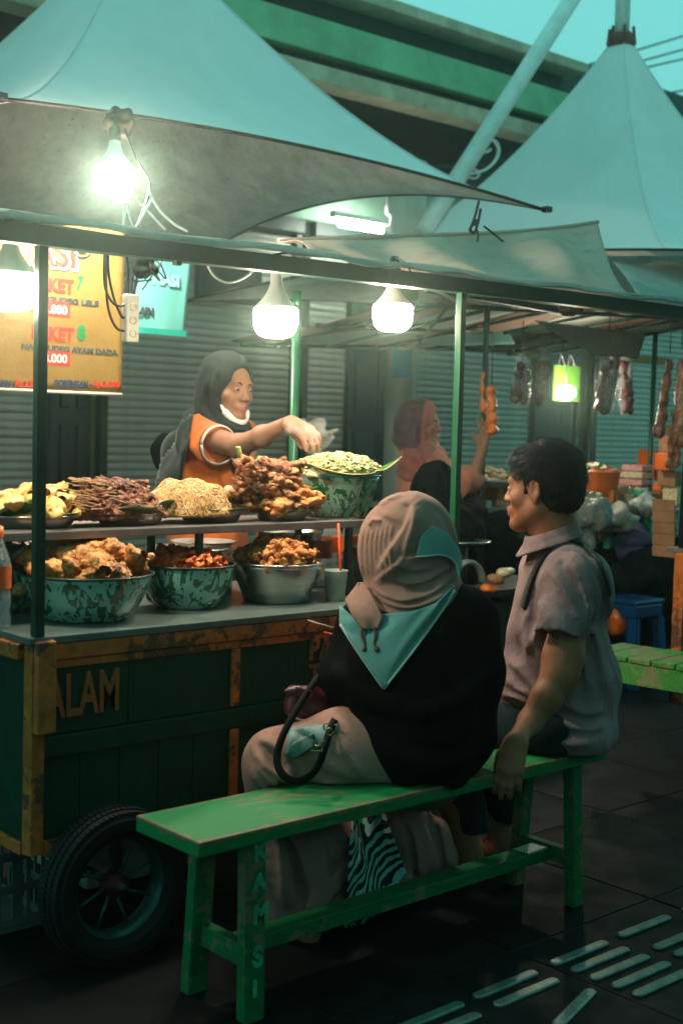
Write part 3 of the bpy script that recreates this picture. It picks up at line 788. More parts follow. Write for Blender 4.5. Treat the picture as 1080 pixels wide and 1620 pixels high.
# ================================================================== THE SETTING
# ---- ground and paving
g = mk('ground', [(-60, -60, -.05), (80, -60, -.05), (80, 80, -.05), (-60, 80, -.05)], [(0, 1, 2, 3)], 'ground'); g['kind'] = 'structure'
pav = mk('pavement', [(-8, -8, -.0045), (30, -8, -.0045), (30, 8.6, -.0045), (-8, 8.6, -.0045)], [(0, 1, 2, 3)], 'grout'); pav['kind'] = 'structure'
bm = bmesh.new(); bx(bm, (-.2975, -.2975, -.03), (.2975, .2975, 0), .003)
tme = bpy.data.meshes.new('paving_tile'); bm.to_mesh(tme); bm.free(); tme.materials.append(M('tile'))
for i in range(-1, 12):
    for j in range(0, 11):
        x, y = 2.19+.6*(i-2), 1.8+.6*(j-2)
        if x > 1.2+j*.6+3.9: continue
        o = place('paving_tile', tme, pav, (x, y, rnd.uniform(-.0025, 0)))
        o.rotation_euler = (rnd.uniform(-.002, .002), rnd.uniform(-.002, .002), rnd.choice([0, 1, 2, 3])*PI/2)
bm = bmesh.new()                                               # rest of the paving, too far to pick apart
for i in range(-6, 34):
    for j in range(-5, 12):
        x, y = 2.19+.6*(i-2), 1.8+.6*(j-2)
        if i >= -1 and j >= 0 and i < 12 and j < 11 and not (x > 1.2+j*.6+3.9): continue
        bx(bm, (x-.297, y-.297, -.03), (x+.297, y+.297, 0))
o = bm_obj('far_paving', bm, 'tile', pav); o['kind'] = 'stuff'
# raised tactile bars
def bar_mesh(L=.225, w=.03):
    bm = bmesh.new(); n = 8; top = []; bot = []
    for sgn, c in ((1, L/2-w/2), (-1, -L/2+w/2)):
        for k in range(n+1):
            a = -PI/2+PI*k/n if sgn > 0 else PI/2+PI*k/n
            bot.append((c+math.cos(a)*w/2, math.sin(a)*w/2)); top.append((c+math.cos(a)*(w/2-.004), math.sin(a)*(w/2-.004)))
    vb = [bm.verts.new((x, y, 0)) for x, y in bot]; vm = [bm.verts.new((x, y, .004)) for x, y in bot]; vt = [bm.verts.new((x, y, .0065)) for x, y in top]
    m = len(vb)
    for A, B in ((vb, vm), (vm, vt)):
        for k in range(m): bm.faces.new((A[k], A[(k+1) % m], B[(k+1) % m], B[k]))
    bm.faces.new(vt); bmesh.ops.recalc_face_normals(bm, faces=bm.faces)
    me = bpy.data.meshes.new('tactile_bar'); bm.to_mesh(me); bm.free(); me.materials.append(M('tactile')); return me
tb = bar_mesh()
bars = [(2.61, 1.98), (2.62, 1.922), (2.62, 1.862), (2.625, 1.802), (2.625, 1.742), (2.895, 1.985), (2.9, 1.877), (2.905, 1.82), (2.905, 1.76),
        (2.32, 1.972), (2.325, 1.912), (3.185, 1.98), (3.185, 1.92), (3.19, 1.86), (3.19, 1.8), (3.47, 1.98), (3.47, 1.92), (3.48, 1.86), (2.05, 1.965), (2.04, 1.905), (2.35, 1.79, .3)]
for b in bars:
    o = place('tactile_bar', tb, pav, (b[0], b[1], -.0005)); o.rotation_euler = (0, 0, b[2] if len(b) > 2 else rnd.uniform(-.012, .012))

# ---- shop building: ground-floor shutters, pillars, upper gallery, striped fascia
YW = 8.0
xe_b = 17.5
bd = thing('shop_building', 'long two-storey shophouse with closed roller shutters and a green striped upper fascia', 'building', (6, YW, 0), kind='structure')
box('wall', (-4.0, YW+.25, 0), (xe_b, YW+.45, 3.6), 'wall_green', bd, 0)
# shutter bays (x from, x to, z top); between them piers / dark doors
def bayx(px): return at(px, 600, y=YW).x
bays = [(2.0, bayx(82)), (bayx(166)+.0, bayx(470)-.03), (bayx(482), bayx(553)), (bayx(650), bayx(846)), (bayx(942), bayx(1300))]
prof = [(0, 0), (-.007, .006), (-.011, .022), (-.008, .044), (0, .051), (0, .056)]
for k, (xa, xb) in enumerate(bays):
    sh = box('rolling_shutter', (xa, YW+.06, 0), (xb, YW+.07, 2.9), 'black_gap', bd, 0)
    L = xb-xa-.06
    vs = [(x, p[0], p[1]) for x in (0, L) for p in prof]; n = len(prof)
    me = bpy.data.meshes.new('shutter_slat'); me.from_pydata(vs, [], [(i, i+1, n+i+1, n+i) for i in range(n-1)]); me.materials.append(M('shutter')); me.update()
    nz = 50 if k in (1, 2, 3, 4) else 40
    for i in range(nz):
        o = place('shutter_slat', me, sh); o.matrix_parent_inverse = Matrix(); o.location = (xa+.03, YW+.04, .03+i*.056)
        o.rotation_euler = (0, rnd.uniform(-.0012, .0012), 0)
    box('guide_rail', (xa-.04, YW-.02, 0), (xa+.02, YW+.05, 2.95), 'frame_dark', sh, .004); box('guide_rail', (xb-.02, YW-.02, 0), (xb+.04, YW+.05, 2.95), 'frame_dark', sh, .004)
    box('shutter_box', (xa, YW-.1, 2.84), (xb, YW+.12, 3.15), 'frame_dark', sh, .01)
# dark door leaves between the shutters
for px0, px1 in ((84, 164), (556, 648), (848, 940)):
    xa, xb = bayx(px0), bayx(px1)
    dr = box('door', (xa+.05, YW+.08, 0), (xb-.05, YW+.12, 2.9), 'frame_dark', bd, .004)
    xm = (xa+xb)/2
    for a, b in ((xa+.1, xm-.03), (xm+.03, xb-.1)):
        box('door_panel', (a, YW+.06, .15), (b, YW+.085, 1.3), 'frame_dark', dr, .008); box('door_panel', (a, YW+.06, 1.42), (b, YW+.085, 2.7), 'frame_dark', dr, .008)
a_, b_ = at(316, 473, y=YW-.05), at(414, 422, y=YW-.05); box('black_vent_panel', (a_.x, YW-.06, a_.z), (b_.x, YW+.02, b_.z), 'black_gap', bd, .004)  # solid panel; the dark of the opening is put into its black colour
box('lintel', (-4.0, YW-.12, 2.95), (xe_b, YW+.25, 3.35), 'wall_green', bd, .01)
# gallery
YF = 7.15
xe = at(920, 105, y=YF).x
def hz(py, px=700): return at(px, py, y=YF).z
zs = dict(top=hz(24), t2=hz(42), d2=hz(82), g2=hz(134), p2=hz(152), c2=hz(178))
box('roof_slab', (-2, YF, zs['t2']), (xe+.1, YF+3.2, zs['top']), 'band_tan', bd, .01)
box('soffit_band', (-2, YF+.22, zs['d2']), (xe+.03, YF+1.2, zs['t2']-.003), 'band_dark', bd, .01)
box('fascia', (-2, YF+.05, zs['g2']), (xe, YF+1.2, zs['d2']-.003), 'band_green', bd, .01)
box('peeling_band', (-2, YF+.15, zs['p2']), (xe-.05, YF+1.2, zs['g2']-.003), 'band_peel', bd, .01)
box('beam', (-2, YF+.02, zs['c2']), (xe-.12, YF+.25, zs['p2']-.003), 'band_tan', bd, .012)
box('gallery_ceiling', (-2, YF+.25, zs['c2']+.05), (xe-.12, YW+1.3, zs['p2']-.01), 'band_dark', bd, 0)
box('gallery_floor', (-2, YF+.6, 3.36), (xe-.2, YW+1.3, 3.5), 'band_dark', bd, .01)
box('gallery_wall', (-2, YW+1.0, 3.5), (xe-.2, YW+1.2, zs['p2']), 'wall_green', bd, 0)
for px in (540, 672, 735, 800):
    c = at(px, 240, y=YW+1.0)
    wf = box('window', (c.x-.34, YW+.93, c.z-.4), (c.x+.34, YW+.99, c.z+.38), 'frame_dark', bd, .006)
    for q in (-1, 1): box('pane', (c.x+q*.165-.14, YW+.915, c.z-.34), (c.x+q*.165+.14, YW+.928, c.z+.32), 'black_gap', wf, 0)
    for q in range(4): box('window_bar', (c.x-.3, YW+.90, c.z-.3+q*.17), (c.x+.3, YW+.912, c.z-.285+q*.17), 'frame_dark', wf, 0)
# further building at the right
fb = thing('distant_building', 'dark roofed building further along the street beyond the gallery end', 'building', (14, 9.5, 0), kind='structure')
c0 = at(1035, 142, y=9.0)
box('wall', (c0.x-1.5, 9.4, 0), (c0.x+8, 12, c0.z-.5), 'wall_green', fb, 0)
box('roof', (c0.x-1.8, 8.9, c0.z-.5), (c0.x+8, 12.2, c0.z), 'band_dark', fb, .02)
ob_ = thing('shop_building', 'unseen low dark building added behind the camera to cut sky light', 'building', (2, -7, 0), kind='structure')  # unseen, added to cut the sky light coming from behind
box('wall', (-16, -9, 0), (22, -7, 3.9), 'band_dark', ob_, 0)
box('awning', (-16, -6.98, 2.9), (22, -5.2, 3.05), 'band_dark', ob_, 0)
for k in range(12): box('window', (-14+k*3, -6.99, 1.0), (-12.6+k*3, -6.95, 2.4), 'black_gap', ob_, 0)
# column in front of the shutters
cx = at(631, 700, y=7.0)
cl = thing('round_pillar', 'cream round pillar in front of the shutters with a blue sticker near its top', 'pillar', (cx.x, 7.0, 0))
lathe('shaft', [(.135, 0), (.135, .12), (.115, .14), (.115, 2.9), (.15, 2.93), (.15, 3.3)], (cx.x, 7.0, 0), 'column', cl, 36, close=True)
ztop = at(631, 540, y=6.9).z; zb = at(631, 598, y=6.9).z
bm = bmesh.new()
for i in range(9):
    a = PI*1.05+i*PI*.055
    for z in (zb, ztop): bm.verts.new((cx.x+math.cos(a)*.1175, 7+math.sin(a)*.1175, z))
bm.verts.ensure_lookup_table()
for i in range(8): bm.faces.new((bm.verts[2*i], bm.verts[2*i+2], bm.verts[2*i+3], bm.verts[2*i+1]))
bm_obj('sticker', bm, 'teal_sticker', cl)
# fluorescent tube high under the gallery
c = at(571, 358, y=7.6)
ft = thing('tube_light', 'short lit fluorescent tube glimpsed between the tent edge and the canvas', 'lamp', (c.x, 7.6, c.z))
tube('lit_tube', [(c.x-.22, 7.6, c.z), (c.x+.22, 7.6, c.z)], .03, 'tube', ft, 12)
box('fitting', (c.x-.3, 7.57, c.z+.037), (c.x+.3, 7.63, c.z+.08), 'white', ft, .005)
for q in (-.2, .2): tube('hanger_wire', [(c.x+q, 7.6, c.z+.08), (c.x+q, 7.6, 2.95)], .003, 'cable', ft, 5)

# ---- tents
def tent(name, label, x0, x1, y0, y1, zb, zp, arch=.12, apex=None, seam=True, pw=1.75, ring=.07):
    cx_, cy = (x0+x1)/2, (y0+y1)/2; hx, hy = (x1-x0)/2, (y1-y0)/2
    apex = apex or (cx_, cy); arch = arch if isinstance(arch, (tuple, list)) else (arch,)*4
    T = thing(name, label, 'tent', (cx_, cy, 0))
    def pt(sd, u, v, dz=0):
        # sd side 0..3, u -1..1 along the side, v 0 (edge) .. 1 (mast ring)
        inw = .055*(1-u*u)*(1-v)
        e = [(u, -1+inw), (1-inw, u), (-u, 1-inw), (-1+inw, -u)][sd]
        rr = 1-v*(1-ring)
        a = math.atan2(e[1], e[0]); cr = (math.cos(a)*ring, math.sin(a)*ring)
        x = e[0]*(1-v)+(apex[0]-cx_)/hx*v; y = e[1]*(1-v)+(apex[1]-cy)/hy*v
        x += cr[0]*v; y += cr[1]*v
        z = zb+(zp-zb)*(v**pw)+arch[sd]*(1-u*u)*(1-v)**2
        return (cx_+x*hx, cy+y*hy, z+dz)
    nu, nv = 28, 30
    for sd in range(4):
        vs = []; fs = []
        for i in range(nu+1):
            for j in range(nv+1):
                vs.append(pt(sd, -1+2*i/nu, j/nv))
        for i in range(nu):
            for j in range(nv):
                a = i*(nv+1)+j; fs.append((a, a+nv+1, a+nv+2, a+1))
        mk('membrane_panel', vs, fs, 'membrane', T, True)
        hem = [pt(sd, -1+2*i/nu, 0, -.005) for i in range(nu+1)]
        tube('hem', hem, .0075, 'canvas_brown', T, 6)
        if seam:
            tube('seam', [tuple(Vector(pt(sd, -1, j/nv))+V(0, 0, .004)) for j in range(nv+1)], .004, 'membrane', T, 5)
    for sx_ in (-1, 1):
        for sy_ in (-1, 1):
            p = V(cx_+sx_*hx, cy+sy_*hy, zb)
            box('corner_clamp', p-V(.02, .02, .014), p+V(.02, .02, .014), 'blackish', T, .005)
    return T, pt, apex
T1, pt1, c1 = tent('canopy_tent', 'large pale membrane tent over the food cart, its stained underside lit by a bulb', 2.07, 4.93, 4.1, 6.98, 2.40, 3.7, (.08, .2, .1, .1), pw=1.55)
T2, pt2, c2 = tent('canopy_tent', 'pale conical membrane tent at the right with a mast through its rusty ring', 5.3, 9.1, 3.5, 7.7, 2.2, 3.93, .12, (7.2, 5.4), pw=2.3, ring=.035)
T0, pt0, c0_ = tent('canopy_tent', 'pale membrane tent whose corner clamp touches the big tent at the left edge', -.85, 2.02, 4.1, 6.98, 2.4, 3.7, .1, pw=1.55)
T3, pt3, c3_ = tent('canopy_tent', 'unseen pale membrane tent added overhead to shade the foreground', -.75, 2.15, -1.0, 1.9, 2.5, 3.8, .1, pw=1.55)  # near-row tents are out of view, added to keep sky light off the foreground
T4, pt4, c4_ = tent('canopy_tent', 'unseen pale membrane tent added right of the camera to shade the foreground', 2.5, 5.4, -1.0, 1.9, 2.5, 3.8, .1, pw=1.55)  # unseen, added to shade the bench and ground
T5, pt5, c5_ = tent('canopy_tent', 'unseen pale membrane tent added furthest right to block sky light', 5.7, 8.6, -1.0, 1.9, 2.5, 3.8, .1, pw=1.55)  # unseen, added to block sky light from the right
T6, pt6, c6_ = tent('canopy_tent', 'unseen pale membrane tent added left of the camera to block sky light', -3.9, -1.0, -1.0, 1.9, 2.5, 3.8, .1, pw=1.55)  # unseen, added to block sky light from the left
for (T, c, zp) in ((T5, c5_, 3.8), (T6, c6_, 3.8), (T1, c1, 3.7), (T2, c2, 3.93), (T0, c0_, 3.7), (T3, c3_, 3.8), (T4, c4_, 3.8)):
    lathe('mast_ring', [(.085, zp-.03), (.1, zp), (.09, zp+.05), (.07, zp+.06)], (c[0], c[1], 0), 'rust', T, 20)
    tube('mast', [(c[0], c[1], zp-.2), (c[0], c[1], zp+1.8)], .05, 'pole', T, 16)
    for a in range(6):
        tube('ring_bolt', [(c[0]+.09*math.cos(a), c[1]+.09*math.sin(a), zp), (c[0]+.08*math.cos(a), c[1]+.08*math.sin(a), zp+.1)], .012, 'rust', T, 6)
# inclined support pole with scroll ornament
pA = at(722, 284, y=6.3); pB = at(908, -8, y=6.3); dirp = (pB-pA)
ip = thing('slanting_pole', 'thick pale slanting pole with a scroll ornament near its foot, between the two tents', 'pole', tuple(pA))
tube('pole_shaft', [tuple(pA-dirp*.25), tuple(pB+dirp*.8)], .062, 'pole', ip, 20)
def scr(px, py): return at(px, py, y=6.3)
sp = [scr(*q) for q in ((742, 276), (768, 268), (784, 252), (788, 234), (780, 222), (767, 222), (762, 232), (768, 241), (775, 236))]
tube('scroll', spline(sp, 6), .018, 'pole', ip, 8, flat=.5)
sp = [scr(*q) for q in ((738, 270), (750, 268), (757, 275), (752, 282), (742, 281))]
tube('scroll', spline(sp, 6), .014, 'pole', ip, 8, flat=.5)
# overhead wires
for k, (a, b) in enumerate((((900, 107), (1100, 40)), ((905, 118), (1100, 62)), ((930, 113), (1100, 78)), ((1040, 150), (1100, 128)))):
    A = at(a[0]-120, a[1]+40, y=9.5) if k < 3 else at(*a, y=9.5); B = at(*b, y=9.5); e = B+(B-A)*3
    pts = [A.lerp(e, t/12)+V(0, 0, -.12*math.sin(PI*t/12)) for t in range(13)]
    o = tube('overhead_wire', pts, .012, 'cable', None, 5); tag(o, 'thin overhead wire crossing the sky right of the tent mast', 'wire', 'overhead wires at the upper right')

# ---- yellow menu banner
YB = 4.3
def bpt(px, py): return at(px, py, y=YB)
TL = bpt(-25, 352); BR = bpt(193, 622); BL = bpt(-25, 622)
xl, xr, zt, zbm = TL.x, BR.x, at(100, 350, y=YB).z, BR.z
yb = thing('menu_banner', 'yellow food menu banner with red and green print hanging before the shutters', 'banner', (xl, YB, zbm))
grid_mesh('banner_sheet', lambda u, v: (xl+(xr-xl)*u, YB+.0012*math.sin(u*9+v*3)*(1-v), zbm+(zt-zbm)*v), 24, 20, 'yellow', yb, .002)
X, UPV = (1, 0, 0), (0, 0, 1)
def btxt(s, px, py, hpx, mat, wpx=None, bold=.0, dy=-.0035, nm='lettering', shear=0, depth=.001):
    """text whose left baseline sits at the measured point, hpx tall capitals and wpx wide"""
    o = bpt(px, py); sc = (bpt(px, py-hpx)-o).z
    size = sc/.729*1.0
    t = text(nm, s, mat, yb, (o.x, YB+dy, o.z), X, UPV, size, bold*size, depth, 1, shear)
    if wpx:
        w = max(v.co.x for v in t.data.vertices)-min(v.co.x for v in t.data.vertices)
        want = bpt(px+wpx, py).x-o.x; k = want/w
        mnx = min(v.co.x for v in t.data.vertices)
        for v in t.data.vertices: v.co.x = o.x+(v.co.x-mnx)*k
    return t
btxt('NASI', 12, 416, 46, 'ink_blue', 113, .05, -.003); btxt('NASI', 10, 414, 46, 'ink_white', 113, .055, -.0042); btxt('NASI', 12, 412, 42, 'ink_red', 107, .02, -.0055)
btxt('PAKET', 50, 458, 22, 'ink_red', 67, .045); btxt('7', 121, 458, 22, 'ink_green', 11, .05, shear=.2)
btxt('NASI GUDEG LELE', 40, 474, 9, 'ink_dark', 116, .04)
btxt('PAKET', 50, 536, 22, 'ink_red', 67, .045); btxt('8', 122, 536, 22, 'ink_green', 13, .05)
btxt('NASI GUDEG AYAM DADA', 34, 552, 9, 'ink_dark', 152, .04)
for py0, py1, s in ((477, 498, '15.000'), (555, 576, '18.000')):
    a, b = bpt(52, py1), bpt(111, py0); box('price_patch', (a.x, YB-.0032, a.z), (b.x, YB-.002, b.z), 'ink_red', yb, 0)
    btxt(s, 62, py1-4, 14, 'ink_white', 44, .03, -.0045)
btxt('TAHU :', -12, 611, 11, 'ink_blue', 35, .05); btxt('Rp.2.000', 24, 611, 11, 'ink_red', 40, .04)
btxt('GORENGAN :', 85, 611, 11, 'ink_blue', 59, .05); btxt('Rp.2.000', 147, 611, 10, 'ink_red', 42, .04)
c = bpt(128, 392); r = (bpt(145, 392).x-c.x)
lathe('round_emblem', [(r, 0), (r, .004), (r-.007, .004), (r-.007, 0)], (0, 0, 0), 'ink_dark', yb, 32)
em = bpy.data.objects[-1] if False else [o for o in yb.children if o.name.startswith('round_emblem')][0]
for v in em.data.vertices: v.co = Vector((c.x+v.co.x, YB-.004-v.co.z, c.z+v.co.y*.85))
tube('emblem_bowl', spline([(c.x-.03, YB-.006, c.z+.01), (c.x-.015, YB-.006, c.z-.015), (c.x+.015, YB-.006, c.z-.015), (c.x+.03, YB-.006, c.z+.01)], 4), .0035, 'ink_dark', yb, 6)
for q in (-.01, .014): tube('emblem_steam', spline([(c.x+q, YB-.006, c.z+.008), (c.x+q+.006, YB-.006, c.z+.018), (c.x+q, YB-.006, c.z+.03)], 4), .0022, 'ink_dark', yb, 5)
tube('hem_rod', [(xl, YB, zbm-.006), (xr, YB, zbm-.006)], .007, 'white', yb, 8)
# teal banner
YT = 4.26
def tpt(px, py): return at(px, py, y=YT)
a, b = tpt(213, 526), tpt(304, 398)
tbn = thing('teal_banner', 'small faded teal cloth banner with black letters beside the yellow menu', 'banner', (a.x, YT, a.z))
grid_mesh('banner_sheet', lambda u, v: (a.x+(b.x-a.x)*u-.03*(1-v)*u, YT+.004*math.sin(u*7+v*4), a.z+(at(250, 385, y=YT).z-a.z)*v), 16, 14, 'tealbanner', tbn, .002)
o = tpt(212, 517); box('hem', (a.x, YT-.016, a.z-.002), (b.x-.03, YT-.012, o.z), 'tealdark', tbn, 0)
o = tpt(214, 496); tt = text('lettering', 'LAIN', 'ink_dark', tbn, (o.x, YT-.008, o.z), X, UPV, .036, .003)
o = tpt(250, 450); tt = text('lettering', 'NASI', 'ink_purple', tbn, (o.x-.03, YT-.008, o.z), X, UPV, .058, .003)
# power strip with cables, hanging from the roof beam
YP = 3.9
def ppt(px, py): return at(px, py, y=YP)
a, b = ppt(196, 541), ppt(217, 465)
ps = thing('power_strip', 'cream hanging power strip with dark cables running into its top', 'power strip', (a.x, YP, a.z))
zz = at(200, 465, y=YP).z
box('body', (a.x, YP-.018, a.z), (b.x, YP+.018, zz), 'white', ps, .006)
for k in range(3): 
    z = a.z+.03+k*(zz-a.z-.03)/3; xm = (a.x+b.x)/2
    lathe('socket', [(.014, 0), (.014, .004), (.011, .004), (.011, .001)], (0, 0, 0), 'creampack', ps, 16)
    sk = [q for q in ps.children if q.name.startswith('socket')][-1]
    for v in sk.data.vertices: v.co = Vector((xm+v.co.x, YP-.018-v.co.z, z+v.co.y))
for k, (q0, q1, q2) in enumerate((((200, 398), (203, 430), (202, 466)), ((207, 398), (210, 435), (206, 466)), ((215, 398), (218, 440), (210, 466)), ((226, 398), (216, 440), (213, 466)))):
    tube('cable', spline([ppt(*q0), ppt(*q1), ppt(*q2)], 6), .004, 'cable', ps, 6)
for k, pl in enumerate((((170, 392), (168, 440), (172, 490), (184, 518), (197, 524)), ((172, 392), (172, 430), (180, 470), (192, 500), (197, 502)), ((166, 392), (166, 450), (178, 478), (190, 484), (197, 482)))):
    tube('cable', spline([ppt(*q) for q in pl], 6), .0045, 'cable', ps, 6)
# bundle of knotted wires and a rag under the beam
a = ppt(232, 420)
kb = thing('wire_bundle', 'dark knotted bundle of wires and rag tied under the roof beam above the teal banner', 'wire bundle', tuple(a))
f = Field(a-V(.09, .07, .1), a+V(.09, .07, .1), .005)
for k in range(7): f.ell(tuple(a+V(rnd.uniform(-.035, .03), rnd.uniform(-.02, .02), rnd.uniform(-.03, .05))), (rnd.uniform(.014, .028),)*3, .01)
f.noise(.006, 14, 3); f.mesh('knot', 'leather', kb)
for k in range(5):
    tube('loose_wire', spline([a+V(rnd.uniform(-.03, .03), 0, .03), a+V(rnd.uniform(-.08, .08), -.02, rnd.uniform(-.06, .04)), a+V(rnd.uniform(-.05, .08), 0, rnd.uniform(-.1, .06))], 6), .003, 'cable', kb, 5)
# ================================================================== THE FOOD CART
CY = 2.75; X0 = 1.48; X1 = 3.06; CD = .68
cart = thing('food_cart', 'dark green food cart with worn orange trim, painted letters and one big wheel', 'food cart', (X0, CY, 0))
def fx(px, py=1100): return at(px, py, y=CY).x
box('table_top', (X0-.01, CY-.012, .785), (X1, CY+CD, .803), 'table_top', cart, .003)
# orange framing timbers
box('top_rail', (X0+.035, CY-.008, .742), (X1-.02, CY+.02, .784), 'cart_orange', cart, .004, jit=.003)
box('lower_rail', (X0+.06, CY-.004, .722), (X1-.03, CY+.018, .740), 'cart_orange', cart, .003, jit=.003)
box('corner_timber', (X0-.004, CY-.01, .275), (X0+.034, CY+.03, .784), 'cart_orange', cart, .004, jit=.002)
box('corner_timber', (X0+.0, CY-.034, .575), (X0+.05, CY-.011, .795), 'cart_orange', cart, .004, jit=.002)
box('end_rail', (X0-.02, CY+.032, .745), (X0+.01, CY+CD, .784), 'cart_orange', cart, .004)
box('bottom_rail', (X0+.036, CY-.006, .27), (X1-.02, CY+.02, .305), 'cart_orange', cart, .004, jit=.003)
tx = at(371, 1100, y=CY).x
box('mid_timber', (tx-.014, CY-.006, .565), (tx+.014, CY+.004, .72), 'cart_orange', cart, .003)
box('mid_timber', (tx-.014, CY-.005, .306), (tx+.014, CY+.004, .503), 'cart_orange', cart, .003)
box('corner_timber', (X1-.05, CY-.01, .275), (X1-.012, CY+.03, .74), 'cart_orange', cart, .004)
# green boards: upper panels, middle batten, lower boards
xs = [X0+.036, fx(205), tx-.015, 2.38, 2.72, X1-.052]
for i in range(len(xs)-1): box('panel_board', (xs[i]+.001, CY+.004+rnd.uniform(0, .002), .56), (xs[i+1]-.001, CY+.02, .722), 'cart_green', cart, .002)
box('batten', (X0+.036, CY-.004, .506), (X1-.052, CY+.02, .557), 'cart_green', cart, .004, jit=.002)
x = X0+.036; k = 0
while x < X1-.06:
    w = rnd.uniform(.09, .13); xe_ = min(x+w, X1-.054)
    box('panel_board', (x+.0012, CY+.005+rnd.uniform(0, .003), .306), (xe_-.0012, CY+.02, .505), 'cart_green', cart, .002); x = xe_
for i in range(6):
    y = CY+.032+i*(CD-.04)/6
    box('panel_board', (X0+.001+rnd.uniform(0, .003), y+.001, .29), (X0+.012, y+(CD-.04)/6-.001, .745), 'cart_green', cart, .002)
box('end_timber', (X0-.008, CY+.033, .27), (X0+.012, CY+CD, .30), 'cart_orange', cart, .003)
box('floor_board', (X0+.014, CY+.022, .28), (X1-.02, CY+CD, .3), 'cart_green', cart, 0)
box('back_panel', (X0+.014, CY+CD-.02, .302), (X1-.02, CY+CD, .782), 'cart_green', cart, 0)
# stencilled letters
def stencil(s, px, py0, px1, py1):
    a = at(px, py0, y=CY-.001); b = at(px, py1, y=CY-.001); c = at(px1, py0, y=CY-.001)
    t = text('stencil_lettering', s, 'cart_letter', cart, (a.x, CY+.0015, a.z), X, UPV, (b.z-a.z)/.729, .003, .005)
    mn = min(v.co.x for v in t.data.vertices); mx = max(v.co.x for v in t.data.vertices); k = (c.x-a.x)/(mx-mn)
    for v in t.data.vertices: v.co.x = a.x+(v.co.x-mn)*k
stencil('ALAM', 70, 1138, 188, 1068)
stencil('PAGI', 490, 1044, 556, 1008); stencil('TI', 489, 1078, 512, 1052)
# posts, beam, roof
XP1, XP2 = 1.502, 2.917
def post(x, z0, z1, mat='metal_green', y=CY, s=.0165): box('post', (x-s, y-s, z0), (x+s, y+s, z1), mat, cart, .002)
post(XP1-.006, .804, 1.735, y=CY, s=.0125); post(XP2, .2, 1.76, 'post_green', s=.0115, y=CY-.001)
post(XP1, .80, 1.76, 'post_green', CY+CD-.05, .014); pbx = at(466, 650, y=CY+CD+.15)
tube('post', [(pbx.x-.01, CY+CD+.15, .0), (pbx.x, CY+CD+.15, 1.80)], .0165, 'post_green', cart, 12)
bz = lambda x: 1.742+.012*(x-1.5)
bpts = [(x, CY, bz(x)-.008*max(0, x-3.4)) for x in (.9, 1.5, 2.0, 2.5, 2.92, 3.4, 3.9, 4.5)]
bm = bmesh.new()
for i in range(len(bpts)-1):
    a, b = Vector(bpts[i]), Vector(bpts[i+1]); s = .022
    vv = [bm.verts.new(p+V(0, dy, dz)) for p in (a, b) for dy, dz in ((-s, -s), (s, -s), (s, s), (-s, s))]
    for q in ((0, 1, 5, 4), (1, 2, 6, 5), (2, 3, 7, 6), (3, 0, 4, 7)): bm.faces.new([vv[j] for j in q])
bmesh.ops.remove_doubles(bm, verts=bm.verts, dist=.0005); bmesh.ops.recalc_face_normals(bm, faces=bm.faces)
bm_obj('front_beam', bm, 'metal_green', cart)
def roofz(x, t): return bz(x)+.030+t*(.20-.035*max(0, x-1.3))
tube('back_beam', [(x, CY+.92, roofz(x, .95)-.03) for x in (.9, 1.5, 2.5, 3.5, 4.5)], .016, 'metal_green', cart, 8)
for x in (1.5, 2.2, 2.95, 3.7):
    tube('roof_strut', [(x, CY+.02, bz(x)), (x+.03, CY+.92, roofz(x, .95)-.03)], .011, 'metal_dark', cart, 8)
tube('roof_strut', [at(636, 432, y=CY+.06), at(722, 478, y=CY+.55)], .009, 'metal_dark', cart, 8)
for px, py in ((281, 411), (571, 432)):
    p = at(px, py, y=CY-.01); box('hook', p-V(.009, .008, .014), p+V(.009, .01, .016), 'metal_dark', cart, .002)
# roof sheet (seen from below) and the teal lit lip over the beam
def roofz(x, t): return bz(x)+.030+t*(.20-.035*max(0, x-1.3))
def rsheet(xa_, xb_): grid_mesh('roof_sheet', lambda u, v: (xa_+(xb_-xa_)*u, CY-.05+1.02*v, roofz(xa_+(xb_-xa_)*u, v)+.012*math.sin((xa_+(xb_-xa_)*u)*5+v*5)*(1-abs(2*v-1))+.006*math.sin((xa_+(xb_-xa_)*u)*11)*v), 30, 14, 'canvas_white', cart, .003)
rsheet(.8, 2.52); rsheet(3.72, 4.7)
grid_mesh('roof_lip', lambda u, v: (.8+3.6*u, CY-.045-.012*v-.004*math.sin(u*60)*v, roofz(.8+3.6*u, 0)+.012-.020*v+.004*math.sin(u*37)+.004*math.sin(u*91)*v), 110, 4, 'canvas_white', cart, .002)
# tied-up canvas sheet sloping from the front beam to the tent corner
A0 = at(430, 404, y=CY+.05); topL = (2.88, CY+.85, 1.965); topR = at(945, 349, y=CY+.85); botR = at(1000, 474, y=CY)
def canv(u, v):
    bxx = 2.35+(botR.x-2.35)*u; b = V(bxx, CY+.02, bz(bxx)+.045)
    t = V(*topL).lerp(topR, u**.92)
    t.z += .010*math.sin(u*5)-.028*math.sin(PI*u)
    p = b.lerp(t, v)
    f_ = .045*math.sin(u*17+v*1.5)*math.sin(PI*v)*(.4+.6*u)+.016*math.sin(u*31+v*4)*v*(1-v)*3-.05*math.sin(PI*v)*math.sin(PI*u)
    return p+V(.0, -.5, .85)*f_
cs = grid_mesh('canvas_sheet', canv, 70, 24, 'canvas', None, .003)
tag(cs, 'crumpled pale canvas sheet sloping up behind the front roof beam, tied with rope', 'canvas sheet')
tube('hem', [canv(i/40, 1.0)+V(0, 0, .004) for i in range(41)], .009, 'canvas', cs, 8)
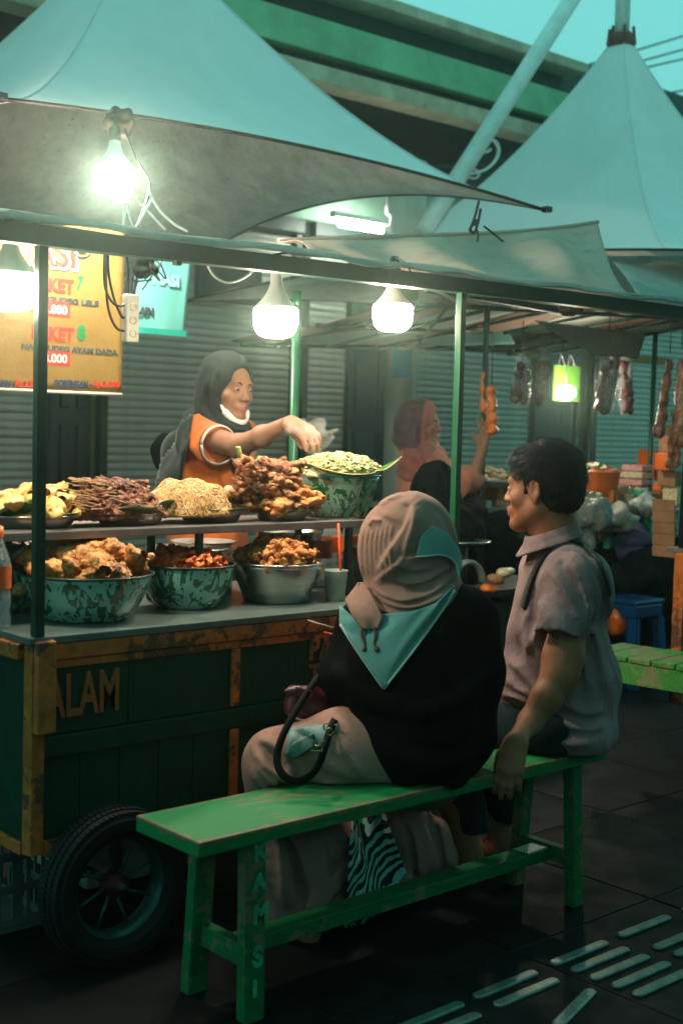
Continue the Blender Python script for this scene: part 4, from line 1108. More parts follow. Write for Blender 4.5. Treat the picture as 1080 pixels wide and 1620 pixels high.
# rope tying canvas to the tent edge
c = at(752, 352, y=CY+.82)
rp = thing('tie_rope', 'short dark rope knotted round the hem of the canvas sheet', 'rope', tuple(c))
tube('rope_loop', spline([at(*q, y=CY+.80) for q in ((757, 318), (750, 345), (744, 362), (750, 368), (756, 350), (760, 330))], 5), .0055, 'rope', rp, 6)
for pl in (((752, 358), (756, 372), (754, 384)), ((750, 355), (742, 362), (745, 368)), ((765, 358), (778, 368), (802, 388))):
    tube('rope_end', spline([at(*q, y=CY+.78) for q in pl], 5), .004, 'rope', rp, 6)
bm = bmesh.new(); bmesh.ops.create_uvsphere(bm, u_segments=10, v_segments=8, radius=.014, matrix=Matrix.Translation(c)); bm_obj('knot', bm, 'rope', rp, True)

# shelf board with stands
SZ = 1.026
box('shelf_board', (1.36, CY+.17, SZ-.011), (2.72, CY+.47, SZ+.011), 'shelf', cart, .003)
for x in (1.52, 2.1, 2.66):
    for y in (CY+.2, CY+.44): box('shelf_leg', (x-.009, y-.009, .804), (x+.009, y+.009, SZ-.012), 'metal_dark', cart, .001)
p, q = at(0, 900, y=CY+.19), at(40, 862, y=CY+.19); tube('shelf_brace', [p, q], .011, 'metal_dark', cart, 6)
# wheel
wh_c = V(1.672, CY-.075, .187)
wheel_c = place('wheel', bpy.data.meshes.new('wheel'), cart)
bpy.data.objects.remove(wheel_c)
R_ = .187
prof = [(R_-.062, -.030), (R_-.045, -.044), (R_-.018, -.046), (R_-.004, -.036), (R_, -.02), (R_, .02), (R_-.004, .036), (R_-.018, .046), (R_-.045, .044), (R_-.062, .030)]
bm = bmesh.new(); seg = 84; rings = lathe_bm(bm, prof, (0, 0, 0), seg)
for k in range(seg): bm.faces.new((rings[0][k], rings[-1][k], rings[-1][(k+1) % seg], rings[0][(k+1) % seg]))
bmesh.ops.recalc_face_normals(bm, faces=bm.faces)
for k in range(seg):                                             # tread blocks
    a = 2*PI*k/seg
    for lane, z0 in enumerate((-.034, -.012, .012, .034)):
        aa = a+(PI/seg if lane % 2 else 0)
        vs = bx(bm, (R_-.008, -.0052, z0-.008), (R_+.0045, .0052, z0+.008), 0)
        mt = Matrix.Rotation(aa, 4, 'Z')
        for v in vs: v.co = mt @ (v.co+V(-.004 if lane in (0, 3) else 0, 0, 0))
    if k % 2 == 0:
        vs = bx(bm, (R_-.03, -.004, -.048), (R_-.014, .004, -.044), 0); mt = Matrix.Rotation(a, 4, 'Z')
        for v in vs: v.co = mt @ v.co
rotx = Matrix.Translation(wh_c) @ Matrix.Rotation(PI/2, 4, 'X')
bm.transform(rotx); tyre = bm_obj('wheel', bm, 'rubber', cart)
bm = bmesh.new(); rr = R_-.062; lathe_bm(bm, [(rr, -.034), (rr+.006, -.038), (rr+.004, -.026), (rr-.010, -.02), (rr-.014, 0), (rr-.010, .02), (rr+.004, .03)], (0, 0, 0), 60)
bmesh.ops.recalc_face_normals(bm, faces=bm.faces); bm.transform(rotx); bm_obj('rim', bm, 'rim', tyre, True)
for k in range(8):
    a = k*PI/4+.25
    p0 = rotx @ V(math.cos(a-.14)*.024, math.sin(a-.14)*.024, .0); p1 = rotx @ V(math.cos(a+.1)*(rr-.008), math.sin(a+.1)*(rr-.008), .0)
    tube('spoke', [p0, p1], .0042, 'spoke', tyre, 8)
lathe_parts = [(.0, .032), (.014, .032), (.016, .02), (.03, .018), (.032, -.018), (.016, -.02), (.014, -.04), (0, -.04)]
bm = bmesh.new(); lathe_bm(bm, lathe_parts, (0, 0, 0), 20); bmesh.ops.recalc_face_normals(bm, faces=bm.faces); bm.transform(rotx); bm_obj('hub', bm, 'hub', tyre, True)
tube('axle', [wh_c+V(0, -.045, 0), wh_c+V(0, .75, 0)], .011, 'metal_dark', cart, 10)
for x in (1.62, 1.72): box('axle_bracket', (x, CY+.0, .19), (x+.02, CY+.03, .272), 'metal_dark', cart, .002)
# crate, pot and pale thing under the cart
c = at(30, 1440, y=3.05)
cr = thing('plastic_crate', 'grey slatted plastic crate on the ground under the cart end', 'crate', (1.55, 3.15, 0))
xa, xb, ya, yb_, zt_ = 1.30, 1.66, 2.98, 3.3, .21
box('crate_floor', (xa, ya, .0), (xb, yb_, .012), 'crate', cr, 0); 
for z in (.013, .10, .185):
    box('rail', (xa, ya, z), (xb, ya+.008, z+.022), 'crate', cr, .002); box('rail', (xa, yb_-.008, z), (xb, yb_, z+.022), 'crate', cr, .002)
    box('rail', (xa, ya+.009, z), (xa+.008, yb_-.009, z+.022), 'crate', cr, .002); box('rail', (xb-.008, ya+.009, z), (xb, yb_-.009, z+.022), 'crate', cr, .002)
for i in range(9):
    x = xa+.01+i*(xb-xa-.03)/8; box('slat', (x, ya+.001, .036), (x+.012 if i % 3 else x+.03, ya+.006, .184), 'crate', cr, .001)
for i in range(7):
    y = ya+.012+i*(yb_-ya-.035)/6; box('slat', (xb-.006, y, .036), (xb-.001, y+.012, .184), 'crate', cr, .001)
c = at(0, 1358, y=3.05)
o = lathe('round_pot', [(0, -.05), (.05, -.045), (.075, -.01), (.078, .03), (.07, .045), (.066, .04), (.07, .01)], (1.42, 3.06, zt_+.05), 'pot', None, 32); tag(o, 'round grey pot sitting on the plastic crate at the left edge', 'pot')
o = box('storage_box', (1.86, 3.12, .0), (2.25, 3.45, .19), 'whitetub', None, .01); tag(o, 'pale plastic box on the ground behind the big wheel', 'box')
# stick poking out of the rail
o = tube('bamboo_splinter', [at(487, 981, y=CY-.02), at(500, 986, y=CY-.03), at(529, 994, y=CY-.07)], [.002, .0035, .003], 'twig', None, 6); tag(o, 'pale split bamboo stick poking out under the table edge', 'stick')
o = tube('red_straw', [at(512, 1000, y=CY-.02), at(527, 1004, y=CY-.06)], .003, 'straw', None, 6); tag(o, 'short red stick under the table edge near the woman', 'stick')

# ---- LED bulbs
def bulb(px, py, y, s, label, hang_to=None, mat='bulb'):
    c = at(px, py, y=y); b = thing('led_bulb', label, 'light bulb', tuple(c), 'lit bulbs hanging over the food cart')
    pr = [(0, -.05), (.028, -.048), (.046, -.041), (.057, -.028), (.062, -.010), (.063, .024), (.0595, .0345)]
    lathe('diffuser', [(r_*s, z_*s) for r_, z_ in pr], tuple(c), mat, b, 28)
    pr = [(.0585, .0345), (.054, .043), (.038, .06), (.025, .08), (.018, .1), (.0165, .125), (.0165, .15), (.0, .15)]
    lathe('bulb_body', [(r_*s, z_*s) for r_, z_ in pr], tuple(c), 'led_body', b, 28)
    lathe('socket', [(.019, .13), (.021, .135), (.021, .17), (.012, .185), (.0, .187)], tuple(c), 'blackish', b, 20)
    if hang_to is not None:
        e = Vector(hang_to); tube('cord', spline([c+V(0, 0, .185), c.lerp(e, .6)+V(0, 0, .09), e], 6), .0035, 'cable', b, 6)
    return c, b
BY = CY+.12
bulb(17, 458, BY, 1.05, 'lit bulb at the left edge of the frame, left of the dark green post', (1.5, BY-.1, 1.76))
bulb(436, 507, BY, 1.0, 'lit bulb hanging above the seller and her outstretched arm', (2.3, BY-.1, 1.765))
bulb(621, 500, BY+.1, 1.0, 'lit bulb hanging left of the bright green right post', (2.78, BY-.05, 1.775))
cb, bb = bulb(181, 284, 3.95, 1.15, 'lit bulb hanging under the tent edge above the cart roof', None, 'bulb_strong')
# clamp at the tent edge + wires of the upper bulb
p = at(186, 188, y=4.08)
f = Field(p-V(.12, .1, .1), p+V(.12, .1, .1), .005)
for k in range(6): f.cone(tuple(p+V(rnd.uniform(-.05, .05), rnd.uniform(-.03, .02), rnd.uniform(-.03, .04))), tuple(p+V(rnd.uniform(-.04, .05), 0, rnd.uniform(-.06, .0))), .012, .02, .01)
f.noise(.006, 12, 5); o = f.mesh('cloth_tie', 'canvas_brown', None); tag(o, 'bunched rag tied round the tent hem above the upper bulb', 'rag')
tube('cord', spline([cb+V(0, 0, .2), at(183, 215, y=4.0), at(180, 190, y=4.05)], 5), .009, 'cable', bb, 8)
tube('cord', spline([at(198, 205, y=4.0), at(208, 228, y=3.95), at(222, 262, y=3.9), at(237, 290, y=3.85), at(231, 322, y=3.75), at(217, 360, y=3.7)], 6), .0045, 'cable', bb, 6)
for pl in (((214, 313), (236, 336), (262, 364)), ((234, 300), (252, 332), (275, 354), (296, 366)), ((201, 322), (205, 342), (211, 360)), ((197, 322), (196, 342), (195, 360)), ((239, 318), (228, 338), (215, 360))):
    tube('white_wire', spline([at(*q, y=3.62) for q in pl], 6), .0042, 'cable_white', bb, 6)
tube('sagging_wire', spline([at(*q, y=CY+.03) for q in ((325, 412), (338, 436), (360, 447), (385, 440), (408, 422))], 6), .003, 'cable_white', cart, 6)

o = box('pale_slab', (2.765, 2.288, .1425), (2.85, 2.342, .1465), 'white', None, .001, jit=.002); tag(o, 'thin pale slab lying on the right end of the bench stretcher', 'paper')  # thin pale slab laid on top of the stretcher
# ================================================================== BOWLS, TRAYS AND FOOD
TZ = .803
def bowl(name, label, c, r, h, mat, rimmat, group=None, foot=.62, thick=.003, rz=0):
    t = thing(name, label, 'bowl', (c[0], c[1], c[2]), group)
    pr = [(0, .002), (r*foot, .002), (r*foot+.003, .004), (r*.80, h*.3), (r*.92, h*.62), (r*.975, h*.9), (r*.985, h), (r*.975, h), (r*.96, h*.88), (r*.9, h*.62), (r*.78, h*.32), (r*.55, .012), (0, .012)]
    lathe('bowl_body', pr, tuple(c), mat, t, 56)
    lathe('rim', [(r*.985, h-.001), (r*1.03, h+.001), (r*1.035, h+.004), (r*1.0, h+.0055), (r*.965, h+.003), (r*.968, h-.002)], tuple(c), rimmat, t, 56)
    return t
def tray(c, r, label, h=.03, ell=.72):
    t = thing('steel_tray', label, 'tray', tuple(c), 'steel trays on the shelf')
    lathe('tray_body', [(0, .0), (r*.74, .0), (r*.8, .004), (r*.9, h*.7), (r*1.0, h), (r*1.04, h+.001), (r*1.04, h+.003), (r*.99, h+.003), (r*.88, h*.75), (r*.78, .006), (0, .004)], tuple(c), 'tray_steel', t, 48, 1, ell)
    return t
from mathutils import noise as mno
def roughen(me, amp, seed):
    """crumbly crust: fine ridged relief pushed along the normals"""
    sv = V(seed*3.1, seed*1.7, seed*.9); out = []
    for v in me.vertices:
        p = v.co*95+sv; q = v.co*230+sv
        out.append(v.co+v.normal*amp*(1.6*(.5-abs(mno.noise(p)))-.5+.7*mno.noise(q)))
    for v, c in zip(me.vertices, out): v.co = c
    me.update()
def blob_mesh(name, mat, n_el, L, Wd, seed, h=.0055, noise=.004, fr=16, bend=.02, rgh=.0032):
    r = np.random.RandomState(seed); f = Field((-L*.75, -L*.6, -L*.5), (L*.75, L*.6, L*.5), h)
    pts = [( -L*.5+L*i/max(1, n_el-1), math.sin(i*1.7+seed)*bend, r.uniform(-bend, bend)*.4) for i in range(n_el)]
    for i, p in enumerate(pts):
        w = Wd*r.uniform(.65, 1.1)*(.8 if i in (0, n_el-1) else 1)
        f.ell(p, (w*1.25, w, w*r.uniform(.55, .8)), .018)
    f.noise(noise, fr, seed)
    o = f.mesh(name, mat, None); me = o.data; bpy.data.objects.remove(o)
    roughen(me, rgh, seed); return me
def scatter(name, meshes, label, cat, group, spots):
    for k, (p, rot, sc) in enumerate(spots):
        o = place(name, meshes[k % len(meshes)], None); o.location = p; o.rotation_euler = rot; o.scale = (sc, sc, sc); tag(o, label, cat, group)
def dome(c, rx, ry, hgt, n, seed, tilt=.5, sc=(.85, 1.15), lift=0, inner=True):
    r = random.Random(seed); out = []
    layers = []
    i = 0
    while len(out) < n:
        i += 1
        a = i*2.39996+r.uniform(-.2, .2); q = math.sqrt((i-.5)/n); q = min(q, 1.0)
        x, y = math.cos(a)*q*rx, math.sin(a)*q*ry
        z = hgt*(1-q**2.0)+lift
        out.append((V(c[0]+x, c[1]+y, c[2]+z), (r.uniform(-tilt, tilt)+math.sin(a)*-.5*q, r.uniform(-tilt, tilt)*.6+math.cos(a)*.5*q, r.uniform(0, 6.28)), r.uniform(*sc)))
    return out
def mound(name, c, rx, ry, hgt, mat, parent, seed=0, noise=.006, fr=9, h=.006, p=2.0):
    f = Field((c[0]-rx*1.15, c[1]-ry*1.15, c[2]-.02), (c[0]+rx*1.15, c[1]+ry*1.15, c[2]+hgt*1.25), h)
    f.ell((c[0], c[1], c[2]-.01), (rx, ry, hgt+.01), .01); f.noise(noise, fr, seed)
    f.plane((0, 0, c[2]-.008), (0, 0, -1)); o = f.mesh(name, mat, parent); roughen(o.data, .005, seed); return o, f
# positions
pA = at(137, 907, y=2.955); bA = V(pA.x, 2.955, TZ); hA = pA.z-TZ
pB = at(296, 893, y=3.0); bB = V(pB.x, 3.0, TZ); hB = pB.z-TZ
pC = at(438, 890, y=2.97); bC = V(pC.x, 2.97, TZ); hC = pC.z-TZ
pD = at(590, 886, y=3.0); bD = V(pD.x, 3.0, TZ); hD = pD.z-TZ
bowl('enamel_bowl', 'widest green splatter enamel bowl, heaped with fried chicken behind the dark post', bA, .172, hA, 'enamel', 'rimdark')
bowl('enamel_bowl', 'green splatter enamel bowl of red chilli food, between the chicken bowl and the steel bowl', bB, .135, hB, 'enamel', 'rimdark')
bowl('steel_bowl', 'shiny steel bowl on the table heaped with golden fried chicken', bC, .133, hC, 'steel', 'steel', foot=.7)
bowl('steel_bowl', 'smaller steel bowl half hidden behind the seated woman and the plastic cup', bD, .11, hD, 'steel', 'steel', foot=.7)
ck = [blob_mesh('chicken_piece', 'chicken', n, L, w, s, .0042, .009, 13, .025, .005) for n, L, w, s in ((4, .11, .036, 1), (5, .15, .026, 2), (3, .09, .042, 3), (5, .14, .030, 4), (4, .12, .034, 5))]
fA = mound('meat_base', (bA.x, bA.y, bA.z+hA*.6), .14, .14, .06, 'chicken', None, 3, .008, 9)[0]
tag(fA, 'fried chicken pieces packed under the heap of the widest enamel bowl', 'food', kind='stuff')
scatter('chicken_piece', ck, 'fried chicken piece heaped in the widest green enamel bowl', 'chicken piece', 'fried chicken heaped in the widest enamel bowl', dome((bA.x, bA.y, bA.z+hA-.005), .12, .12, .06, 30, 5, .55))
rs = [blob_mesh('chilli_piece', 'redsauce', 3, .05, .014, s, .0042, .006, 30) for s in (1, 2, 3)]
fB = mound('chilli_base', (bB.x, bB.y, bB.z+hB*.75), .115, .115, .04, 'redsauce', None, 4, .006, 14)[0]; tag(fB, 'mass of red chilli food filling the second enamel bowl', 'food', kind='stuff')
scatter('chilli_piece', rs, 'red chilli coated piece lying in the second enamel bowl', 'food piece', 'red chilli pieces in the second enamel bowl', dome((bB.x, bB.y, bB.z+hB+.002), .105, .105, .035, 48, 8, .6))
cs_ = [blob_mesh('fried_wing', 'chicken_small', n, L, w, s, .0038, .006, 26, .012) for n, L, w, s in ((5, .07, .013, 5), (4, .055, .017, 6), (6, .08, .012, 7), (4, .06, .015, 8))]
fC = mound('wing_base', (bC.x, bC.y, bC.z+hC*.7), .112, .112, .05, 'chicken_small', None, 6, .006, 14)[0]; tag(fC, 'golden fried pieces packed under the heap of the steel bowl', 'food', kind='stuff')
scatter('fried_wing', cs_, 'golden fried chicken bit heaped in the shiny steel bowl', 'chicken piece', 'golden fried chicken in the steel bowl', dome((bC.x, bC.y, bC.z+hC+.0), .096, .094, .06, 85, 9, .7, (1.0, 1.3)))
fD = mound('crumb_base', (bD.x, bD.y, bD.z+hD*.8), .095, .095, .055, 'chicken_small', None, 7, .009, 18)[0]; tag(fD, 'reddish fried food filling the smaller steel bowl', 'food', kind='stuff')
scatter('fried_wing', cs_[:2], 'small fried piece in the steel bowl behind the cup', 'chicken piece', 'fried pieces in the smaller steel bowl', dome((bD.x, bD.y, bD.z+hD+.012), .08, .08, .035, 22, 19, .6, (.6, .85)))
# dark offal bowl behind at the left edge
pE = at(20, 892, y=3.2); bE = V(pE.x, 3.2, TZ)
bowl('enamel_bowl', 'enamel bowl of dark offal at the left edge, behind the widest bowl', bE, .13, pE.z-TZ, 'enamel_dark', 'rimdark')
of = [blob_mesh('offal_piece', 'offal', 3, .06, .02, s, .0055, .005, 20) for s in (11, 12)]
scatter('offal_piece', of, 'dark braised offal piece in the bowl at the left edge', 'offal', 'dark offal in the left edge bowl', dome((bE.x, bE.y, pE.z-.005), .11, .11, .05, 26, 3, .5))
mo = mound('offal_base', (bE.x, bE.y, pE.z-.03), .115, .115, .055, 'offal', None, 8)[0]; tag(mo, 'dark offal filling the bowl at the left edge', 'food', kind='stuff')
# cooking pot and ladle-like steel lid behind
p0 = at(310, 900, y=3.24)
pt_ = thing('cooking_pot', 'wide dull steel cooking pot behind the enamel bowls, under the shelf', 'pot', (p0.x, 3.27, TZ))
lathe('pot_body', [(0, 0), (.125, 0), (.13, .006), (.13, .13), (.136, .133), (.136, .137), (.127, .137), (.126, .01), (0, .008)], (p0.x, 3.27, TZ), 'steel', pt_, 40)
tube('handle', [(p0.x+.12, 3.25, TZ+.11), (p0.x+.17, 3.25, TZ+.11), (p0.x+.17, 3.29, TZ+.11), (p0.x+.12, 3.29, TZ+.11)], .005, 'steel', pt_, 6)
p1 = at(335, 852, y=3.2)
o = lathe('steel_dish', [(0, -.02), (.07, -.018), (.1, 0), (.104, .003), (.1, .004), (.07, -.012), (0, -.015)], (p1.x, 3.24, .958), 'tray_steel', None, 36); tag(o, 'shallow steel dish lying on top of the cooking pot', 'dish')
# second pot further right behind the steel bowl
p0 = at(470, 890, y=3.25)
o = lathe('stock_pot', [(0, 0), (.1, 0), (.105, .006), (.105, .17), (.11, .174), (.1, .174), (.098, .01), (0, .008)], (p0.x, 3.3, TZ), 'steel', None, 40); tag(o, 'tall steel pot standing behind the heaped steel bowl', 'pot')
# plastic bottles
def bottle(px, py, y, label, s=1.0, lab='orange_label', hz_=.25):
    p = at(px, py, y=y); t = thing('plastic_bottle', label, 'bottle', (p.x, y, TZ), 'clear bottles with orange labels on the table')
    k = s
    pr = [(0, 0), (.030, 0), (.034, .006), (.034, .03), (.031, .04), (.034, .05), (.034, .085), (.031, .095), (.034, .105), (.034, .15), (.028, .175), (.016, .205), (.0135, .215), (.0135, .225)]
    lathe('bottle_body', [(r_*k, z_*k) for r_, z_ in pr], (p.x, y, TZ), 'plastic_clear', t, 28)
    lathe('label_band', [(.0347*k, .095*k), (.0347*k, .148*k)], (p.x, y, TZ), lab, t, 28)
    lathe('cap', [(0, .24*k), (.0155*k, .24*k), (.016*k, .224*k), (.016*k, .215*k)], (p.x, y, TZ), 'orange', t, 20)
    return t
bottle(-6, 985, 2.92, 'clear bottle with an orange label cut by the left edge', 1.05)
bottle(508, 900, 3.16, 'clear bottle with orange label standing behind the heaped steel bowl', 1.0)
bottle(556, 900, 3.22, 'clear bottle behind the cup and the smaller steel bowl', 1.05)
bottle(524, 890, 3.3, 'clear bottle furthest back between the two steel bowls', 1.0)
# cup with straw
p0 = at(537, 951, z=TZ)
cu = thing('plastic_cup', 'cloudy plastic cup of drink with an orange straw at the table edge', 'cup', (p0.x, p0.y, TZ))
lathe('cup_body', [(0, 0), (.026, 0), (.028, .003), (.036, .088), (.0375, .09), (.0365, .0915), (.034, .089), (.027, .006), (0, .005)], (p0.x, p0.y+.02, TZ), 'cup_plastic', cu, 32)
lathe('drink', [(0, .075), (.0335, .075)], (p0.x, p0.y+.02, TZ), 'bagwhite', cu, 24)
tube('straw', [(p0.x+.018, p0.y+.01, TZ+.01), tuple(at(535, 828, y=p0.y+.03))], .0042, 'straw', cu, 8)

# ---- trays on the shelf
TRZ = SZ+.0115
def trayspot(px, py=816, y=3.055): p = at(px, py, y=y); return V(p.x, y, TRZ)
t1, t2, t3, t4 = trayspot(58), trayspot(206), trayspot(334), trayspot(446, 816, 3.03)
tray(t1, .118, 'steel tray of pale yellow fritters at the left end of the shelf')
tray(t2, .11, 'steel tray under the skewers, lined with banana leaf')
tray(t3, .108, 'steel tray under the heap of noodles')
tray(t4, .098, 'steel tray of dark chicken pieces, rightmost on the shelf')
def leaf(name, c, rx, ry, z, label, seed, mat='leaf', curl=.02, rz=0, cat='banana leaf', group='banana leaves lining the trays'):
    r = random.Random(seed); ph = [r.uniform(0, 6.28) for _ in range(5)]
    def f(u, v):
        a = 2*PI*u; q = v
        edge = 1+.10*math.sin(3*a+ph[0])+.06*math.sin(5*a+ph[1])+.04*math.sin(9*a+ph[2])
        x, y = math.cos(a)*rx*q*edge, math.sin(a)*ry*q*edge
        zz = z+curl*q**3*(1+.8*math.sin(2*a+ph[3])+.5*math.sin(4*a+ph[4]))
        return (c[0]+x*math.cos(rz)-y*math.sin(rz), c[1]+x*math.sin(rz)+y*math.cos(rz), zz)
    o = grid_mesh(name, f, 72, 10, mat, None, .0015); tag(o, label, cat, group); return o
leaf('banana_leaf', t2, .13, .1, TRZ+.03, 'green banana leaf lining the skewer tray', 3)
leaf('banana_leaf', t3, .125, .1, TRZ+.03, 'green banana leaf lining the noodle tray', 4)
leaf('banana_leaf', t1, .12, .09, TRZ+.026, 'dark banana leaf under the pale fritters', 5)
leaf('banana_leaf', t4, .098, .075, TRZ+.03, 'banana leaf edge under the dark chicken', 6, 'leaf_pale')
# fritters
fr = [blob_mesh('fritter', 'fritter', n, L, w, s, .0045, .004, 14, .02, .004) for n, L, w, s in ((4, .09, .03, 21), (3, .07, .034, 22), (5, .11, .025, 23))]
mo = mound('fritter_base', (t1.x, t1.y, TRZ+.03), .1, .075, .03, 'fritter', None, 9)[0]; tag(mo, 'pale fritters packed at the bottom of the leftmost tray', 'food', kind='stuff')
scatter('fritter', fr, 'pale yellow fritter piled on the leftmost tray', 'fritter', 'pale fritters on the leftmost tray', dome((t1.x, t1.y, TRZ+.045), .1, .07, .045, 17, 31, .6))
# satay skewers
SXC = at(168, 790, y=3.055).x
mo, fs_ = mound('skewer_base', (SXC+.01, t2.y, TRZ+.025), .13, .09, .078, 'satay', None, 10, .010, 14); tag(mo, 'dark skewered meat packed under the visible skewers', 'food', kind='stuff')
def skewer_mesh(seed, meat=4):
    r = random.Random(seed); f = Field((-.08, -.025, -.025), (.06, .025, .025), .0033)
    x = -.045
    for k in range(meat):
        f.ell((x, r.uniform(-.003, .003), r.uniform(-.003, .003)), (r.uniform(.011, .016), r.uniform(.0075, .011), r.uniform(.006, .009)), .005); x += .019
    f.noise(.004, 38, seed); o = f.mesh('meat', 'satay', None); me = o.data; bpy.data.objects.remove(o); roughen(me, .0026, seed)
    bm = bmesh.new(); tube_bm(bm, [(-.105, 0, 0), (.045, 0, 0)], [.0016, .0016], 6); sm = bpy.data.meshes.new('stick'); bm.to_mesh(sm); bm.free(); sm.materials.append(M('stick')); return me, sm
sk = [skewer_mesh(s, n) for s, n in ((1, 5), (2, 4), (3, 5), (4, 5))]
rr_ = random.Random(4)
for k in range(125):
    q = k/125; lay = rr_.random()
    z = TRZ+.035+.078*lay; yy = t2.y-.075*(1-.75*lay)+ (0 if k % 3 else rr_.uniform(0, .08)); xx = SXC+rr_.uniform(-.07, .105)*(1-.45*lay)+.015
    me, sm = sk[k % 4]
    o = place('satay_skewer', me, None); o.location = (xx, yy, z); o.rotation_euler = (rr_.uniform(0, 6), rr_.uniform(.0, .3)*(1 if k % 6 else -1), rr_.uniform(-.3, .3)+(.1 if k % 2 else -.25))
    tag(o, 'dark braised meat skewer in the pile on the second tray', 'skewer', 'meat skewers piled on the second tray')
    st = place('stick', sm, o, (0, 0, 0))
# noodles: mound plus strands joined (nobody could count them)
NX, NY, RX, RY, RH = at(300, 800, y=3.06).x, t3.y+.005, .142, .105, .088
mo, fn_ = mound('noodle_base', (NX, NY, TRZ+.028), RX, RY, RH, 'noodle', None, 11, .012, 9)
bm = bmesh.new(); r2 = random.Random(6)
for k in range(1500):
    a = r2.uniform(0, 6.28); q = math.sqrt(r2.random())
    top = V(NX+math.cos(a)*q*RX, NY+math.sin(a)*q*RY, TRZ+.2)
    pts = []; d = r2.uniform(0, 6.28); x, y = top.x, top.y; lift = r2.uniform(-.001, .006); c_ = r2.uniform(-.8, .8)
    xy = []
    for j in range(6):
        xy.append((x, y)); d += c_+r2.uniform(-.5, .5); x += math.cos(d)*.007; y += math.sin(d)*.007
    P_, r_ = fn_.march([(u, v, TRZ+.2) for u, v in xy], [(0, 0, -1)]*6, .0005, 45, .175)
    if (abs(r_) > .006).any(): continue
    tube_bm(bm, [Vector(p)+V(0, 0, lift*math.sin(PI*(i+.5)/6)) for i, p in enumerate(P_)], .0014, 4, cap=False)
nd = bm_obj('fried_noodles', bm, 'noodle', None, True); tag(nd, 'heap of golden fried noodles on the third tray', 'noodles', kind='stuff'); mo.parent = nd; mo['kind'] = 'stuff'
# dark chicken slices stacked
dk = [blob_mesh('braised_chicken', 'darkchick', n, L, w, s, .0042, .0035, 20, .016) for n, L, w, s in ((9, .17, .015, 31), (8, .15, .018, 32), (10, .18, .013, 33), (8, .16, .0165, 34), (9, .17, .014, 35))]
lk = [blob_mesh('chicken_slice', 'chicken_small', n, L, w, s, .0042, .004, 24, .015) for n, L, w, s in ((6, .13, .018, 41), (5, .11, .021, 42), (7, .14, .015, 43))]
mo = mound('chicken_base', (t4.x-.015, t4.y+.02, TRZ+.03), .085, .075, .1, 'darkchick', None, 12)[0]; tag(mo, 'dark chicken packed inside the pile on the rightmost tray', 'food', kind='stuff')
sp_ = []
for k in range(72):
    l = k/72; a = rr_.uniform(-.35, .45); hh = l**.8
    sp_.append((V(t4.x-.045+rr_.uniform(-.085, .06)*(1-.45*l), t4.y+.01+rr_.uniform(-.065, .055)*(1-.4*l), TRZ+.045+.115*hh), (rr_.uniform(-.7, .7), rr_.uniform(.05, .42)*(1 if rr_.random() > .22 else -.8), a), rr_.uniform(.85, 1.05)))
scatter('braised_chicken', dk, 'long dark braised chicken piece stacked high on the rightmost tray', 'chicken piece', 'dark braised chicken stacked on the rightmost tray', sp_)
sp_ = []
for k in range(28):
    l = k/28; sp_.append((V(t4.x+.02+rr_.uniform(-.06, .05), t4.y-.045+rr_.uniform(-.02, .03)+.03*l, TRZ+.035+.05*l), (rr_.uniform(-.4, .4), rr_.uniform(-.2, .3), rr_.uniform(-.4, .4)), rr_.uniform(.8, 1.05)))
scatter('chicken_slice', lk, 'golden chicken slice at the front of the rightmost tray', 'chicken piece', 'golden chicken slices at the front of the rightmost tray', sp_)
p0 = at(362, 779, y=3.05)
f = Field(p0-V(.03, .03, .03), p0+V(.03, .03, .03), .005); f.ell(tuple(p0), (.019, .018, .022), .01); o = f.mesh('boiled_egg', 'bun', None); tag(o, 'pale boiled egg beside the dark chicken pile', 'egg')
# cabbage bowl on the shelf's right end
pG = at(533, 752, y=3.09); gx = pG.x; gz = TRZ
bowl('enamel_bowl', 'dark green splatter bowl with a teal rim on the shelf end, holding chopped cabbage', V(gx, 3.09, gz), .136, pG.z-gz, 'enamel_dark', 'rimteal', foot=.7)
def gl(u, v):
    a = 2*PI*u; e = 1+.08*math.sin(3*a+1)+.05*math.sin(7*a)
    rx, ry = .17, .14
    tip = math.exp(-((a-5.75) % (2*PI) if (a-5.75) % (2*PI) < PI else 2*PI-(a-5.75) % (2*PI))**2/.03)
    return (gx+math.cos(a)*rx*v*e*(1+.35*tip*v), 3.09+math.sin(a)*ry*v*e*(1+.3*tip*v), pG.z+.006+.012*v**2*(1+math.sin(2*a+.6))+.05*tip*v**3-.012*v**4*math.cos(a*3))
o = grid_mesh('banana_leaf', gl, 96, 12, 'leaf', None, .002); tag(o, 'large banana leaf under the cabbage with one upturned dry tip', 'banana leaf')
tube('leaf_edge', [Vector(gl(i/60, 1.0)) for i in range(61)], .0022, 'leaf_dry', o, 5)
mo, fc_ = mound('cabbage_base', (gx+.0, 3.09, pG.z+.004), .145, .115, .062, 'cabbage', None, 13, .006, 9)
bm = bmesh.new(); r2 = random.Random(9)
for k in range(800):
    a = r2.uniform(0, 6.28); q = math.sqrt(r2.random())*1.0; z = pG.z+.004+.062*math.sqrt(max(0, 1-q*q*.97))
    p = V(gx+math.cos(a)*q*.146, 3.09+math.sin(a)*q*.117, z+r2.uniform(0, .006)); s = r2.uniform(.004, .0115)
    rot = Matrix.Rotation(r2.uniform(0, 6.28), 3, 'Z') @ Matrix.Rotation(r2.uniform(-.9, .9), 3, 'X')
    bx(bm, p-V(s, s*.5, s*.22), p+V(s, s*.5, s*.22), 0, rot, p, s*.25)
cb_ = bm_obj('chopped_cabbage', bm, 'cabbage', None); tag(cb_, 'heap of chopped pale cabbage on the big banana leaf', 'cabbage', kind='stuff'); mo.parent = cb_; mo['kind'] = 'stuff'
